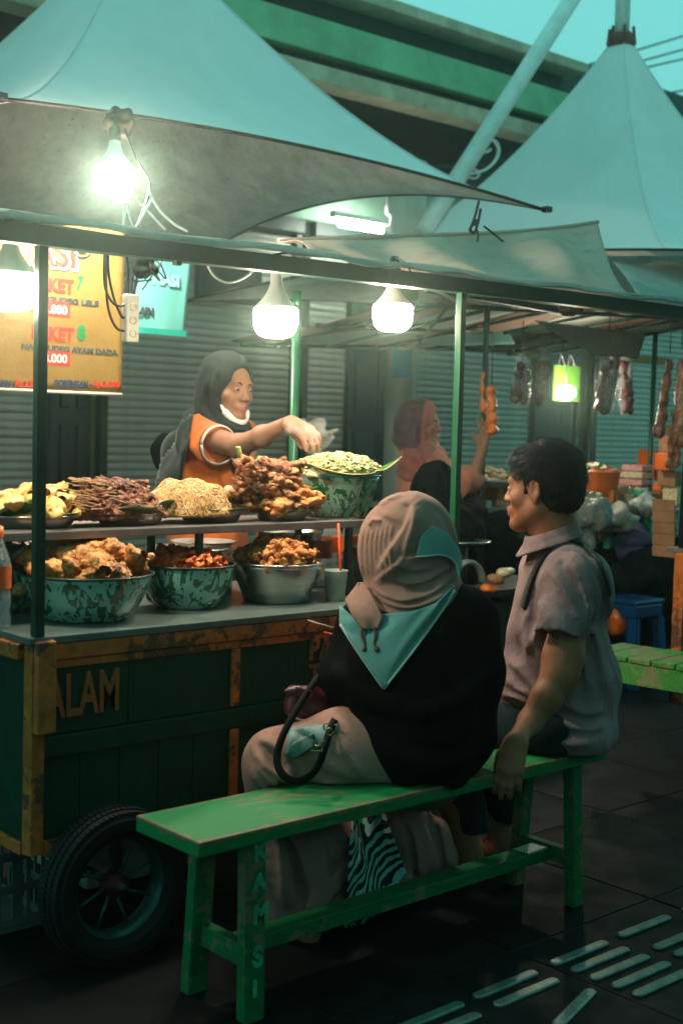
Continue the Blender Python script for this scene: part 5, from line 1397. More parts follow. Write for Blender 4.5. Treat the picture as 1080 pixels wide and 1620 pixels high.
# leafy bit with red chilli behind the chicken pile
p0 = at(392, 722, y=3.2)
o = tube('folded_leaf', spline([p0+V(-.04, 0, .03), p0+V(-.02, 0, -.01), p0+V(.03, 0, -.02), p0+V(.05, 0, .0)], 6), .014, 'leaf_pale', None, 8, flat=.3); tag(o, 'curled pale leaf behind the dark chicken pile', 'leaf')

# ================================================================== BENCHES
def greenbench(name, label, x0, x1, y0, y1, zt, mat, loc):
    t = thing(name, label, 'bench', loc); return t
BX0, BX1, BY0, BY1, BZ = 1.565, 2.965, 2.178, 2.418, .44
bn = thing('wooden_bench', 'bright green worn wooden bench with letters down its near leg', 'bench', (BX0, BY0, 0))
box('seat_board', (BX0, BY0, BZ-.036), (BX1, BY1, BZ), 'bench_top', bn, .004, jit=.002)
def legbar(name, b0, b1, s0, s1, parent=bn, mat='bench_green'):
    """tapered square bar from foot b0 to top b1, half sizes s"""
    bm = bmesh.new(); vs = []
    for p, s in ((b0, s0), (b1, s1)):
        for dx, dy in ((-1, -1), (1, -1), (1, 1), (-1, 1)): vs.append(bm.verts.new((p[0]+dx*s[0], p[1]+dy*s[1], p[2])))
    for q in ((0, 3, 2, 1), (4, 5, 6, 7), (0, 1, 5, 4), (1, 2, 6, 5), (2, 3, 7, 6), (3, 0, 4, 7)): bm.faces.new([vs[j] for j in q])
    bmesh.ops.bevel(bm, geom=list(bm.edges), offset=.003, segments=2, affect='EDGES'); return bm_obj(name, bm, mat, parent)
lz = BZ-.038
L1 = legbar('leg', (1.732, 2.205, 0), (1.742, 2.225, lz), (.027, .018), (.027, .018))
legbar('leg', (1.72, 2.405, 0), (1.728, 2.385, lz), (.027, .018), (.027, .018))
legbar('leg', (2.872, 2.205, 0), (2.868, 2.225, lz), (.022, .018), (.022, .018))
legbar('leg', (2.872, 2.42, 0), (2.868, 2.385, lz), (.022, .018), (.022, .018))
box('cross_bar', (1.72, 2.228, .115), (1.75, 2.40, .165), 'bench_green', bn, .003)
box('cross_bar', (2.855, 2.228, .11), (2.885, 2.40, .155), 'bench_green', bn, .003)
box('stretcher', (1.752, 2.285, .108), (2.853, 2.345, .142), 'bench_green', bn, .004, jit=.002)
box('stretcher_end', (1.69, 2.285, .13), (1.75, 2.345, .168), 'bench_green', bn, .004) if False else None
# brushed letters down the near leg
def legletter(s, zc, h):
    z0 = zc-h/2; y = 2.205-.018+.020*(zc/lz)
    t = text('painted_letter', s, 'leg_letters', bn, (1.722+.01*zc/lz, y-.0022, z0), X, UPV, h/.729, .003, .002)
for s, py, h in (('K', 1357, .043), ('A', 1405, .036), ('M', 1455, .04), ('S', 1521, .045), ('I', 1570, .036)):
    legletter(s, at(383, py, y=2.19).z, h)
# second bench at the right, slatted lime green
b0, b1 = at(955, 1036, z=.45), at(1120, 1062, z=.45); bk = at(972, 1013, z=.45)
d = (b1-b0).normalized(); nrm = V(-d.y, d.x, 0)
if nrm.dot(HF) < 0: nrm = -nrm
org = b0-d*.1
b2 = thing('slatted_bench', 'lime green slatted wooden bench behind the man at the right edge', 'bench', tuple(org))
ang = math.atan2(d.y, d.x); RZ = Matrix.Rotation(ang, 3, 'Z')
def bb(name, lo, hi, mat, bev=.003):
    bm = bmesh.new(); vs = bx(bm, lo, hi, bev, None, None, .0015)
    sgn = 1 if (RZ @ V(0, 1, 0)).dot(nrm) > 0 else -1
    for v in vs:
        q = V(v.co.x, v.co.y*sgn, v.co.z); w = RZ @ q; v.co = V(w.x+org.x, w.y+org.y, v.co.z)
    bmesh.ops.recalc_face_normals(bm, faces=bm.faces); return bm_obj(name, bm, mat, b2)
L2 = 1.15
for i in range(11): bb('slat', (i*.104, -.006, .436), (i*.104+.098, .30, .456), 'bench_lime')
bb('apron', (0, 0, .35), (L2, .022, .434), 'bench_lime'); bb('apron', (0, .27, .35), (L2, .292, .434), 'bench_lime')
for a in (.66, L2-.06):
    for q in (.023, .245): bb('leg', (a-.02, q, 0), (a+.02, q+.024, .434), 'bench_lime')
# ================================================================== PEOPLE
def W(px, py, d): return tuple(at(px, py, d=d))
AX = [tuple(HR), tuple(HF), (0, 0, 1)]
def WY(px, py, y): return tuple(at(px, py, y=y))
def bounds(pts, pad):
    P = np.array(pts); return P.min(0)-pad, P.max(0)+pad

# ---------------------------------------------------------------- seated woman
wo = thing('person', 'seated woman in taupe and teal headscarf and black jacket, seen from behind', 'person', (2.3, 2.3, 0))
fb_ = Field((1.7, 1.95, -.01), (2.85, 2.95, 1.3), .009)
fdir = (-HR*.72+HF*.69).normalized()
HW = HeadFrame(W(636, 868, 3.4), fdir, -.15)
head(fb_, HW, ears=False)
fb_.chain([HW.p(0, -.015, -.06), W(655, 960, 3.36), W(660, 1060, 3.36), W(662, 1190, 3.34)], [.055, .1, .13, .15], .05)
fb_.chain([W(715, 995, 3.36), W(735, 1100, 3.38), W(680, 1130, 3.52), W(575, 1130, 3.62)], [.055, .045, .035, .028], .03)
fb_.chain([W(590, 1005, 3.42), W(555, 1090, 3.46), W(540, 1120, 3.56)], [.055, .045, .03], .03)
hand(fb_, W(540, 1120, 3.56), -HR*.8+HF*.3, V(0, 0, 1), HF, .15, (.4,)*4)
hand(fb_, W(575, 1130, 3.62), -HR*.9, V(0, 0, 1), -HF, .15, (.4,)*4)
kL, kR = WY(445, 1212, 2.50), WY(540, 1195, 2.78)
fb_.chain([W(640, 1205, 3.3), kL, WY(455, 1440, 2.56), ], [.085, .06, .04], .03)
fb_.chain([W(690, 1205, 3.45), kR, WY(540, 1400, 2.7)], [.085, .06, .04], .03)
fb_.chain([WY(455, 1450, 2.56), WY(490, 1478, 2.47)], [.036, .03], .02); fb_.cone(WY(540, 1405, 2.7), tuple(Vector(WY(540, 1420, 2.7))+HF*.12-HR*.05), .035, .028)
body = fb_.mesh('body', 'skin_seller', wo, smooth_it=1)
# skirt / trousers
fs = Field((1.6, 2.02, 0), (2.8, 2.98, .75), .007)
fs.chain([W(650, 1195, 3.31), WY(540, 1190, 2.40), kL], [.125, .1, .09], .06)
fs.chain([W(690, 1205, 3.45), kR], [.12, .085], .06)
fs.chain([kL, WY(452, 1330, 2.545), WY(462, 1440, 2.57)], [.088, .10, .125], .05)
fs.chain([kR, WY(560, 1330, 2.66), WY(585, 1420, 2.62)], [.09, .13, .15], .06)
fs.chain([WY(600, 1290, 2.6), WY(680, 1360, 2.6)], [.12, .085], .06)
fs.cone(WY(500, 1330, 2.56), WY(520, 1430, 2.58), .1, .12, .06)
def rd(pl, r=.012, k=.03, mode='add', d0=2.6, f=fs): ridge(f, pl, r, k, -.004, d0, mode)
for pl in (((410, 1180), (425, 1215), (470, 1238), (540, 1245)), ((420, 1165), (450, 1180), (500, 1195), (560, 1225)), ((405, 1215), (430, 1240), (480, 1250)),
           ((420, 1290), (440, 1350), (450, 1430)), ((455, 1290), (480, 1350), (500, 1440)), ((500, 1290), (530, 1340), (560, 1370)), ((560, 1365), (520, 1400), (480, 1440)),
           ((655, 1300), (670, 1340), (690, 1375)), ((690, 1300), (700, 1330), (705, 1370)), ((620, 1300), (640, 1340), (640, 1400))): rd(pl, .011, .03, 'add')
for pl in (((412, 1198), (440, 1228), (500, 1243)), ((436, 1300), (462, 1360), (476, 1440)), ((480, 1295), (510, 1350), (530, 1440)), ((645, 1300), (660, 1350), (668, 1390))): rd(pl, .008, .02, 'sub')
for pl, am, a_, b_ in (([(402, 1190), (418, 1212), (440, 1228), (470, 1240)], .010, 10, 4), ([(404, 1170), (430, 1180), (450, 1205), (462, 1232)], .008, 9, 4), ([(530, 1165), (545, 1190), (565, 1215), (585, 1240)], .007, 12, 4),
                     ([(455, 1150), (490, 1160), (520, 1180), (548, 1205)], .006, 12, 4), ([(405, 1210), (420, 1230), (440, 1245)], .008, 8, 3), ([(425, 1300), (440, 1340), (445, 1390), (450, 1440)], .012, 14, 5), ([(470, 1290), (492, 1330), (505, 1380), (500, 1440)], .012, 14, 5),
                     ([(560, 1360), (530, 1390), (500, 1420), (480, 1450)], .010, 12, 5), ([(640, 1290), (655, 1320), (662, 1360), (664, 1395)], .010, 12, 5), ([(690, 1290), (700, 1320), (706, 1350), (708, 1380)], .010, 12, 5), ([(520, 1290), (545, 1320), (562, 1350)], .008, 10, 5)):
    fold(fs, pl, am*2.1, a_, b_, 3.0, 3.75)
fs.noise(.003, 5, 4, aniso=(1, 1, .5))
fs.plane((0, 0, .02), (0, 0, -1)); fs.plane((0, 2.375, 0), (0, -1, 0)) if False else None
# keep the garment above and behind the bench parts
def cutbox(f, lo, hi):
    lo = np.array(lo); hi = np.array(hi); c = (lo+hi)/2; s_ = (hi-lo)/2
    def fn(X, Y, Z):
        q = [np.abs(X-c[0])-s_[0], np.abs(Y-c[1])-s_[1], np.abs(Z-c[2])-s_[2]]
        return np.maximum(np.maximum(q[0], q[1]), q[2])
    f.op(fn, lo, hi, .004, 'sub')
cutbox(fs, (1.0, 1.9, -.1), (3.4, 2.43, .443))
sk_ = fs.mesh('skirt', 'pants_beige', wo, smooth_it=1)
# zebra cloth hanging behind the stretcher
drape_patch('zebra_cloth', fs, coons([(556, 1282), (580, 1280), (606, 1278)], [(545, 1468), (568, 1478), (642, 1380)]), 26, 34, 'zebra', wo, .012, d0=3.0, wave=lambda u, v: .010*math.sin(u*12+v*2)+.01, tmax=.9)
# jacket
fj = Field((1.75, 1.9, .36), (2.85, 2.95, 1.24), .007)
fj.chain([W(664, 1225, 3.32), W(662, 1170, 3.33), W(655, 1080, 3.37), W(658, 1010, 3.37)], [.115, .160, .170, .155], .07)
fj.ell(W(640, 1070, 3.36), (.205, .15, .13), .06, 'add', AX)
fj.cone(W(585, 1000, 3.38), W(732, 980, 3.36), .085, .085, .06)
fj.chain([W(738, 990, 3.33), W(752, 1060, 3.3), W(742, 1160, 3.34), W(690, 1160, 3.5)], [.075, .062, .055, .05], .05)
fj.chain([W(580, 1005, 3.4), W(540, 1080, 3.40), W(512, 1108, 3.44)], [.07, .058, .05], .05)
for pl in (((700, 1000), (735, 1080), (740, 1160)), ((560, 1110), (600, 1180), (650, 1250)), ((530, 1060), (570, 1100), (640, 1120)), ((770, 1060), (720, 1110), (650, 1130)), ((620, 1190), (690, 1210), (750, 1190))): ridge(fj, pl, .012, .03)
fj.noise(.004, 4, 9)
fj.plane(W(600, 1277, 3.2), (0, 0, -1))
cutbox(fj, (1.0, BY0-.006, -.1), (3.4, 2.5, .444))
jk = fj.mesh('jacket', 'jacket', wo, smooth_it=1)
# headscarf
fh = Field((1.85, 2.0, .72), (2.68, 2.75, 1.24), .0038)
fh.ell(W(649, 862, 3.38), (.116, .125, .134), .03, 'add', AX)
fh.ell(W(608, 868, 3.42), (.068, .085, .105), .05, 'add', AX)
fh.chain([W(650, 905, 3.36), W(655, 950, 3.355)], [.105, .12], .05)
fh.cone(W(615, 985, 3.385), W(680, 948, 3.37), .098, .083, .05)
fh.ell(W(630, 1000, 3.39), (.15, .13, .07), .06, 'add', AX)
fh.plane(W(640, 1012, 3.2), (0, 0, -1))
R1 = lambda pl, r=.007, k=.016, mode='add': ridge(fh, pl, r, k, -.002, 2.6, mode)
# smooth outer layer sweeping from the crown to the nape, pleats beside the face, wraps round the neck
FH = lambda pl, amp, wl, wr: fold(fh, pl, amp*1.6, wl, wr, 3.15, 3.6)
# pleats bunched beside the face
for i in range(7):
    x = 570+i*7.2; FH([(x+7, 826), (x+1+i*.2, 856), (x+i*.6, 885), (x+3+i*1.2, 912)], .0042, 3.2, 2.2)
# outer layer sweeping over the crown and down, sharp free edge on its left
FH([(630, 792), (652, 800), (640, 835), (618, 868), (603, 893), (596, 915)], .012, 26, 4.5)
FH([(655, 800), (652, 830), (643, 858), (641, 880)], .007, 14, 3.5)
FH([(604, 824), (588, 822), (583, 832)], .006, 5, 3); FH([(603, 812), (622, 820), (640, 826)], .004, 10, 4)
FH([(641, 880), (622, 897), (604, 910), (588, 923)], .009, 12, 3)
FH([(642, 882), (665, 882), (695, 878), (722, 888)], .006, 3, 9)
# wraps round the neck
FH([(586, 924), (605, 940), (632, 950), (668, 944), (700, 927), (724, 905)], .009, 10, 3.2)
FH([(588, 936), (612, 954), (640, 961), (676, 955), (704, 940), (722, 924)], .008, 9, 3)
FH([(596, 962), (625, 972), (660, 970), (695, 955), (720, 935)], .008, 12, 3)
FH([(606, 908), (636, 922), (670, 920), (705, 902), (725, 888)], .006, 9, 3)
FH([(640, 930), (668, 936), (690, 926)], -.006, 5, 5); FH([(610, 946), (640, 956), (672, 950)], -.004, 4, 4)
FH([(625, 895), (655, 903), (690, 896)], .004, 8, 3)
FH([(672, 786), (700, 808), (716, 836), (725, 868)], .004, 14, 5)
FH([(600, 800), (618, 786), (640, 780)], .004, 12, 5)
hj = fh.mesh('headscarf', 'hijab_brown', wo, smooth_it=0)
# union for laying the loose corners
fu = Field((1.75, 1.9, .5), (2.85, 2.9, 1.26), .009)
fu.chain([W(662, 1170, 3.33), W(655, 1080, 3.37), W(658, 1010, 3.37)], [.160, .170, .155], .07); fu.ell(W(640, 1070, 3.36), (.205, .15, .13), .06, 'add', AX)
fu.cone(W(585, 1000, 3.38), W(732, 980, 3.36), .085, .085, .06); fu.ell(W(640, 1000, 3.38), (.17, .14, .075), .06, 'add', AX)
fu.ell(W(649, 862, 3.38), (.12, .129, .138), .03, 'add', AX); fu.ell(W(608, 868, 3.42), (.07, .088, .108), .05, 'add', AX)
fu.chain([W(650, 905, 3.36), W(655, 950, 3.355)], [.11, .125], .05); fu.cone(W(615, 985, 3.385), W(690, 945, 3.365), .103, .093, .05)
tri_t = [(538, 958), (556, 974), (600, 972), (650, 968), (690, 955), (717, 925)]; tri_b = [(538, 988), (556, 1015), (582, 1055), (607, 1090), (655, 1028), (719, 934)]
drape_patch('teal_scarf_corner', fu, coons(tri_t, tri_b), 56, 26, 'scarf_teal', hj, .009, wave=lambda u, v: .006*math.sin(u*9+v*5)*(1-v*.6)+.008*v*math.sin(u*4)+.004*math.sin(u*23+v*9)*(1-v), thick=.003)
strap_on('edge_piping', fu, [(538, 988), (556, 1017), (582, 1055), (606, 1089)], .005, 'piping', hj, .013); strap_on('edge_piping', fu, [(607, 1090), (655, 1028), (700, 965), (719, 934)], .005, 'piping', hj, .013)
drape_patch('teal_scarf_corner', fu, coons([(658, 879), (664, 850), (682, 832), (706, 844), (724, 868), (729, 892)], [(659, 881), (675, 880), (692, 878), (708, 881), (719, 890), (725, 912)]), 36, 16, 'scarf_teal', hj, .010, thick=.004)
strap_on('edge_piping', fu, [(657, 881), (675, 880), (694, 878), (710, 882), (721, 893), (726, 914)], .004, 'piping', hj, .014)
drape_patch('scarf_end', fu, coons([(566, 921), (545, 949), (556, 974), (571, 995)], [(571, 921), (583, 936), (604, 977), (596, 997)]), 22, 14, 'hijab_brown', hj, .016, wave=lambda u, v: .006*math.sin(v*6)+.012*math.sin(PI*u), thick=.005)
for a in (((574, 990), (572, 1005), (577, 1018), (576, 1031)), ((592, 992), (594, 1008), (592, 1018), (598, 1031))):
    P = on_field(fu, a, .018); tube('cord_tassel', P, [.004]*(len(P)-5)+[.0045, .0062, .0075, .0072, .004], 'tassel', hj, 8)
# shoulder bag: strap loop, buckle, pouch, maroon bag on her lap
hb = thing('shoulder_bag', 'maroon shoulder bag with black buckled strap looping over her lap', 'bag', W(470, 1120, 3.3))
pts = [W(506, 1068, 3.36), W(490, 1090, 3.28), W(465, 1130, 3.18), W(447, 1165, 3.12), W(438, 1200, 3.085), W(447, 1225, 3.065), W(468, 1236, 3.06), W(492, 1226, 3.065), W(506, 1205, 3.08), W(514, 1180, 3.10), W(524, 1150, 3.16), W(530, 1138, 3.2)]
sp = spline(pts, 8)
vs = []
for i, p in enumerate(sp):
    t = (sp[min(i+1, len(sp)-1)]-sp[max(i-1, 0)]).normalized(); vd = (p-Vector(_O)).normalized(); a = t.cross(vd).normalized()
    tw = .5+.5*math.sin(i*.09); w = .0095
    a = (a*1.0+vd*.5*math.sin(i*.07+.6)).normalized(); vs += [p+a*w, p-a*w]
st = mk('strap', vs, [(2*i, 2*i+1, 2*i+3, 2*i+2) for i in range(len(sp)-1)], 'leather', hb, True); md = st.modifiers.new('solid', 'SOLIDIFY'); md.thickness = .0018; md.offset = 0
bc = Vector(W(503, 1180, 3.07)); q = HR; up_ = V(0, 0, 1)
rect = [bc+q*a*.013+up_*b*.012+q*b*.003 for a, b in ((-1, -1), (1, -1), (1, 1), (-1, 1), (-1, -1), (1, -1))]
tube('buckle', rect, .0022, 'brass', st, 6, smooth=False); tube('buckle_pin', [bc-q*.012, bc+q*.013], .0014, 'brass', st, 6)
for c_ in ((521, 1158), (517, 1150)): 
    o3 = Vector(W(c_[0], c_[1], 3.13)); tube('ring', [o3+q*math.cos(a)*.008+up_*math.sin(a)*.009 for a in [i*PI/6 for i in range(13)]], .0018, 'brass', st, 5)
f = Field(Vector(W(478, 1112, 3.32))-V(.13, .13, .08), Vector(W(478, 1112, 3.32))+V(.13, .13, .08), .005)
f.cone(W(468, 1100, 3.3), W(505, 1106, 3.34), .028, .03, .02); f.cone(W(466, 1122, 3.29), W(500, 1130, 3.33), .024, .028, .02); f.chain([W(452, 1094, 3.28), W(470, 1090, 3.28), W(490, 1098, 3.28)], [.008, .011, .009], .008)
f.noise(.006, 10, 2); f.mesh('bag_body', 'maroon', hb)
tube('bag_piping', spline([W(462, 1134, 3.265), W(480, 1140, 3.27), W(498, 1136, 3.28), (W(508, 1130, 3.29))], 5), .0035, 'pinkpack', hb, 6)
pp = drape_patch('phone_pouch', fs, coons([(458, 1154), (500, 1150), (536, 1148)], [(450, 1196), (500, 1186), (534, 1158)]), 14, 8, 'pouch', None, .010, d0=2.6, thick=.008)
tag(pp, 'teal green pouch lying on her beige lap beside the strap', 'pouch')
pf = drape_patch('pouch_flap', fs, coons([(455, 1190), (462, 1178), (496, 1160)], [(460, 1200), (470, 1199), (500, 1180)]), 14, 8, 'pouch_dark', pp, .018, d0=2.6, thick=.006)

# ---------------------------------------------------------------- seated man
mn = thing('person', 'seated man in short-sleeved taupe shirt, one hand on the bench edge', 'person', (2.8, 2.3, 0))
fdir = (-HR*.89+HF*.50).normalized()
HM = HeadFrame(W(858, 772, 3.66), fdir, -.05, 0, 1.0)
fm = Field((2.3, 1.98, -.01), (3.35, 3.05, 1.34), .0052)
head(fm, HM, ears=True)
fm.chain([HM.p(0, -.02, -.06), W(876, 830, 3.67), W(884, 875, 3.69)], [.056, .06, .068], .03)
fm.chain([W(888, 900, 3.72), W(884, 1000, 3.72), W(885, 1090, 3.7), W(900, 1145, 3.68)], [.1, .11, .11, .095], .06)
fm.chain([W(915, 905, 3.57), W(890, 1040, 3.5), W(884, 1068, 3.48)], [.058, .051, .047], .03)
wr = WY(818, 1168, 2.15)
fm.chain([W(885, 1064, 3.48), W(863, 1105, 3.455), W(838, 1142, 3.44), wr], [.043, .040, .031, .0245], .02)
fm.ell(W(898, 1066, 3.49), (.024, .024, .026), .02)
fm.chain([W(860, 900, 3.9), W(830, 1040, 3.98), W(770, 1110, 3.9)], [.055, .048, .035], .03)   # far arm
hand(fm, wr, Vector(WY(806, 1216, 2.148))-Vector(wr), -HF*.9-HR*.35, -HR*.9+V(0, 0, -.1), .165, (.28, .3, .34, .4), spread=.08, thumb=(-HR*.55-V(0, 0, 1)*.85-HF*.1, -HR*.05-V(0, 0, 1)+HF*.15), fat=1.0)
hand(fm, W(768, 1112, 3.9), -HR+V(0, 0, -.5), V(0, 0, 1), HF, .16, (.5,)*4)
kn1, kn2 = W(745, 1160, 3.98), W(700, 1185, 3.78)
an1, an2 = at(800, 1345, d=3.98), at(742, 1370, d=3.86)
fm.chain([W(885, 1160, 3.8), kn1, tuple(an1)], [.07, .06, .04], .03); fm.chain([W(872, 1165, 3.66), kn2, tuple(an2)], [.07, .06, .04], .03)
for an in (an1, an2):
    toe = V(an.x, an.y, .03)+(-HR*.75+HF*.25)*.17; fm.chain([(an.x, an.y, .065), (an.x, an.y, .035)], [.037, .034], .02); fm.cone((an.x, an.y, .035), tuple(toe), .036, .026, .02)
    for k in range(5): fm.cone(tuple(toe+HF*(.028-.014*k)-HR*.0), tuple(toe+HF*(.03-.016*k)+(-HR)*.035+V(0, 0, -.008)), .0095, .0085, .004)
mb = fm.mesh('body', ['skin_man', 'lips'], mn, regions=[lip_region(HM)], smooth_it=0)
face_bits(HM, mn)
for an in (an1, an2):
    toe = V(an.x, an.y, .0)+(-HR*.75+HF*.25)*.2
    bm = bmesh.new(); tube_bm(bm, [(an.x+HR.x*.04, an.y+HR.y*.04, .012), (an.x, an.y, .012), tuple(V(an.x, an.y, .012).lerp(toe+V(0, 0, .012), .6)), tuple(toe+V(0, 0, .012))], [.025, .036, .046, .036], 14, flat=.28); bmesh.ops.recalc_face_normals(bm, faces=bm.faces)
    so = bm_obj('sandal', bm, 'sandal', mn, True)
    m_ = V(an.x, an.y, 0).lerp(toe, .62); tube('sandal_strap', spline([m_-HF*.045+V(0, 0, .012), m_-HF*.02+V(0, 0, .06), m_+HF*.02+V(0, 0, .062), m_+HF*.045+V(0, 0, .012)], 5), .011, 'sandal', so, 8, flat=.35)
# hair
fr_ = Field(np.array(HM.C)-.17, np.array(HM.C)+.2, .0042)
P = HM.p; ax = HM.ax
fr_.ell(P(0, -.022, .05), (.085, .104, .088), .01, 'add', ax)
fr_.ell(P(0, -.05, .0), (.079, .072, .083), .02, 'add', ax)
fr_.cone(P(-.04, .058, .082), P(.04, .058, .082), .02, .02, .03)
for sg in (-1, 1): fr_.chain([P(sg*.072, .03, .05), P(sg*.077, .022, .012), P(sg*.0765, .02, -.012)], [.010, .0055, .003], .010)
fr_.ell(P(0, .115, -.005), (.1, .06, .072), .008, 'sub', ax)
fr_.ell(P(0, .062, -.075), (.12, .075, .078), .008, 'sub', ax)
for sg in (-1, 1): fr_.ell(P(sg*.088, -.004, -.014), (.028, .023, .034), .005, 'sub', ax)
fr_.ell(P(0, -.02, -.13), (.1, .1, .065), .01, 'sub', ax)
fr_.noise(.004, 16, 5)
hr = fr_.mesh('hair', 'hair', mn, smooth_it=0)
# loose tapered locks over the cap
bm = bmesh.new(); rh = random.Random(3)
crown = Vector(P(0, -.055, .125))
NS = 7000; ST = []; DD = []
for k in range(NS):
    a = rh.uniform(0, 6.28); q = math.sqrt(rh.random())
    D = (Vector(HM.r)*math.cos(a)*q+Vector(HM.f)*math.sin(a)*q+Vector(HM.u)*rh.uniform(-.55, 1.0)).normalized()
    ST.append(tuple(Vector(HM.C)+Vector(HM.u)*.04+D*.2)); DD.append(tuple(-D))
PP, RRr = fr_.march(ST, DD, .0005, 40, .25)
for k in range(NS):
    if abs(RRr[k]) > .004: continue
    p = Vector(PP[k]); lx = p-Vector(HM.C); ez = lx.dot(Vector(HM.u)); ey_ = lx.dot(Vector(HM.f))
    if ez < .03 and -.035 < ey_ < .06: continue
    away = (p-crown); n = (p-(Vector(HM.C)+Vector(HM.u)*.03)).normalized()
    fwd = Vector(HM.f)*.5+Vector(HM.u)*-.5 if ey_ > .02 else Vector(HM.u)*-.9
    t = (away.normalized()*.8+fwd+V(rh.uniform(-.35, .35), rh.uniform(-.35, .35), rh.uniform(-.25, .25))); t = (t-n*t.dot(n)).normalized()
    L = rh.uniform(.012, .03); s = t.cross(n).normalized()*rh.uniform(.0006, .0014)
    b0_ = p-n*.002; m_ = p+t*L*.5+n*rh.uniform(.001, .006); e = p+t*L+n*rh.uniform(-.002, .009)
    v = [bm.verts.new(x_) for x_ in (b0_-s, b0_+s, m_+s*.7, m_-s*.7, e)]
    bm.faces.new((v[0], v[1], v[2], v[3])); bm.faces.new((v[3], v[2], v[4]))
o = bm_obj('hair_locks', bm, 'hair', hr, True); o['kind'] = 'stuff'
# shirt
fsh = Field((2.3, 1.95, .38), (3.4, 3.1, 1.2), .0065)
fsh.ell(W(884, 935, 3.72), (.118, .205, .12), .05, 'add', AX)
fsh.ell(W(880, 1010, 3.71), (.143, .19, .15), .05, 'add', AX)
fsh.ell(W(874, 1085, 3.70), (.158, .185, .13), .05, 'add', AX)
fsh.chain([W(905, 1080, 3.70), W(905, 1142, 3.68)], [.135, .118], .06)
fsh.ell(W(905, 1158, 3.66), (.118, .165, .085), .04, 'add', AX)
fsh.chain([W(876, 862, 3.68), W(880, 890, 3.7)], [.072, .088], .03)
fsh.cone(W(905, 905, 3.58), W(862, 895, 3.86), .07, .07, .05)
fsh.ell(W(938, 930, 3.64), (.05, .09, .09), .05, 'add', AX)
# near sleeve and far sleeve
fsh.cone(W(908, 915, 3.56), W(884, 1012, 3.50), .078, .074, .035, cut=(-.2, 1.0))
fsh.cone(W(870, 905, 3.88), W(848, 990, 3.93), .075, .07, .03, cut=(-.2, 1))
fsh.ell(W(872, 842, 3.67), (.062, .064, .05), .006, 'sub', AX)
# open the sleeve mouth slightly
fsh.cone(W(886, 1004, 3.503), W(880, 1030, 3.49), .062, .066, .004, 'sub')
RS = lambda pl, r=.009, k=.022, mode='add': ridge(fsh, pl, r, k, -.002, 2.8, mode)
RS([(848, 925), (842, 970), (850, 1005)], .006, .012, 'sub')                 # armhole crease (front)
RS([(937, 940), (936, 980), (922, 1020), (915, 1060)], .010, .018, 'sub')
RS([(905, 880), (925, 905), (940, 950)], .010, .03)
RS([(885, 890), (910, 905), (932, 945), (934, 985)], .006, .014, 'sub')
for pl, am, a_, b_ in (([(866, 902), (884, 925), (905, 960), (920, 1000)], .008, 9, 3.5), ([(890, 890), (912, 912), (928, 945), (932, 985)], .009, 10, 4), ([(850, 948), (858, 975), (868, 1005)], .006, 7, 3),
                     ([(800, 1045), (820, 1062), (840, 1085), (852, 1095)], .008, 10, 4), ([(792, 1070), (812, 1088), (835, 1100), (852, 1105)], .007, 9, 3.5), ([(885, 1110), (910, 1126), (935, 1130), (960, 1122)], .009, 12, 4), ([(880, 1138), (905, 1152), (935, 1155), (958, 1148)], .008, 10, 4),
                     ([(935, 990), (945, 1020), (952, 1060), (958, 1100)], .008, 12, 5), ([(910, 1030), (925, 1060), (930, 1095)], .007, 10, 4), ([(822, 930), (815, 960), (812, 990), (818, 1020)], .006, 8, 3), ([(832, 960), (828, 1000), (834, 1040)], .006, 8, 3), ([(870, 1168), (900, 1180), (940, 1176)], .007, 8, 4),
                     ([(790, 1098), (810, 1104), (830, 1112), (845, 1128)], .008, 6, 3), ([(935, 880), (950, 905), (962, 940), (968, 985)], .006, 10, 5)):
    fold(fsh, pl, am*1.7, a_, b_, 3.3, 3.85)
fsh.noise(.0025, 6, 14)
fsh.plane(W(900, 1200, 3.5), (0, 0, -1))
sh_ = fsh.mesh('shirt', 'shirt', mn, smooth_it=1)
# collar: a folded band round the neck
def collar(u, v):
    a = -PI*.95+u*PI*1.9; C = Vector(W(873, 846, 3.672))
    d_ = HR*math.cos(a)*-1.0+HF*math.sin(a)*1.0
    front = math.exp(-((a)/.75)**2)
    rr0 = .064+.004*math.cos(a); rr1 = .088+.012*front
    tilt = HR*-.0
    z0 = .032-.055*(math.cos(a)*.5+.5)+.012; z1 = z0-.038-.016*front
    rr = rr0*(1-v)+rr1*v; z = z0*(1-v)+z1*v
    if v < .3: z = z0+.004*math.sin(v*10)
    return C+V(d_.x, d_.y, 0)*rr+V(0, 0, z)
grid_mesh('collar', collar, 48, 8, 'shirt', sh_, .004)
# sling strap
strap_on('shoulder_strap', fsh, [(826, 962), (838, 920), (856, 880), (878, 856), (896, 850), (922, 860), (945, 885), (960, 915), (966, 940)], .026, 'strap_dark', mn, .006, 2.8)
fold(fsh, [(928, 925), (940, 955), (938, 995), (928, 1030)], -.014, 5, 5, 3.3, 3.85)
# trousers
ft_ = Field((2.2, 2.05, .02), (3.35, 3.2, .72), .009)
ft_.chain([W(905, 1150, 3.68), W(885, 1158, 3.8), kn1], [.115, .12, .1], .05); ft_.chain([W(872, 1162, 3.62), kn2], [.118, .1], .05)
ft_.chain([kn1, tuple(an1+V(0, 0, .11))], [.082, .06], .04); ft_.chain([kn2, tuple(an2+V(0, 0, .11))], [.082, .06], .04)
ft_.noise(.006, 6, 3); ft_.plane((0, 0, .135), (0, 0, -1)); cutbox(ft_, (1, 1.9, -.1), (3.4, 2.43, .444))
ft_.mesh('trousers', 'trousers', mn, smooth_it=1)

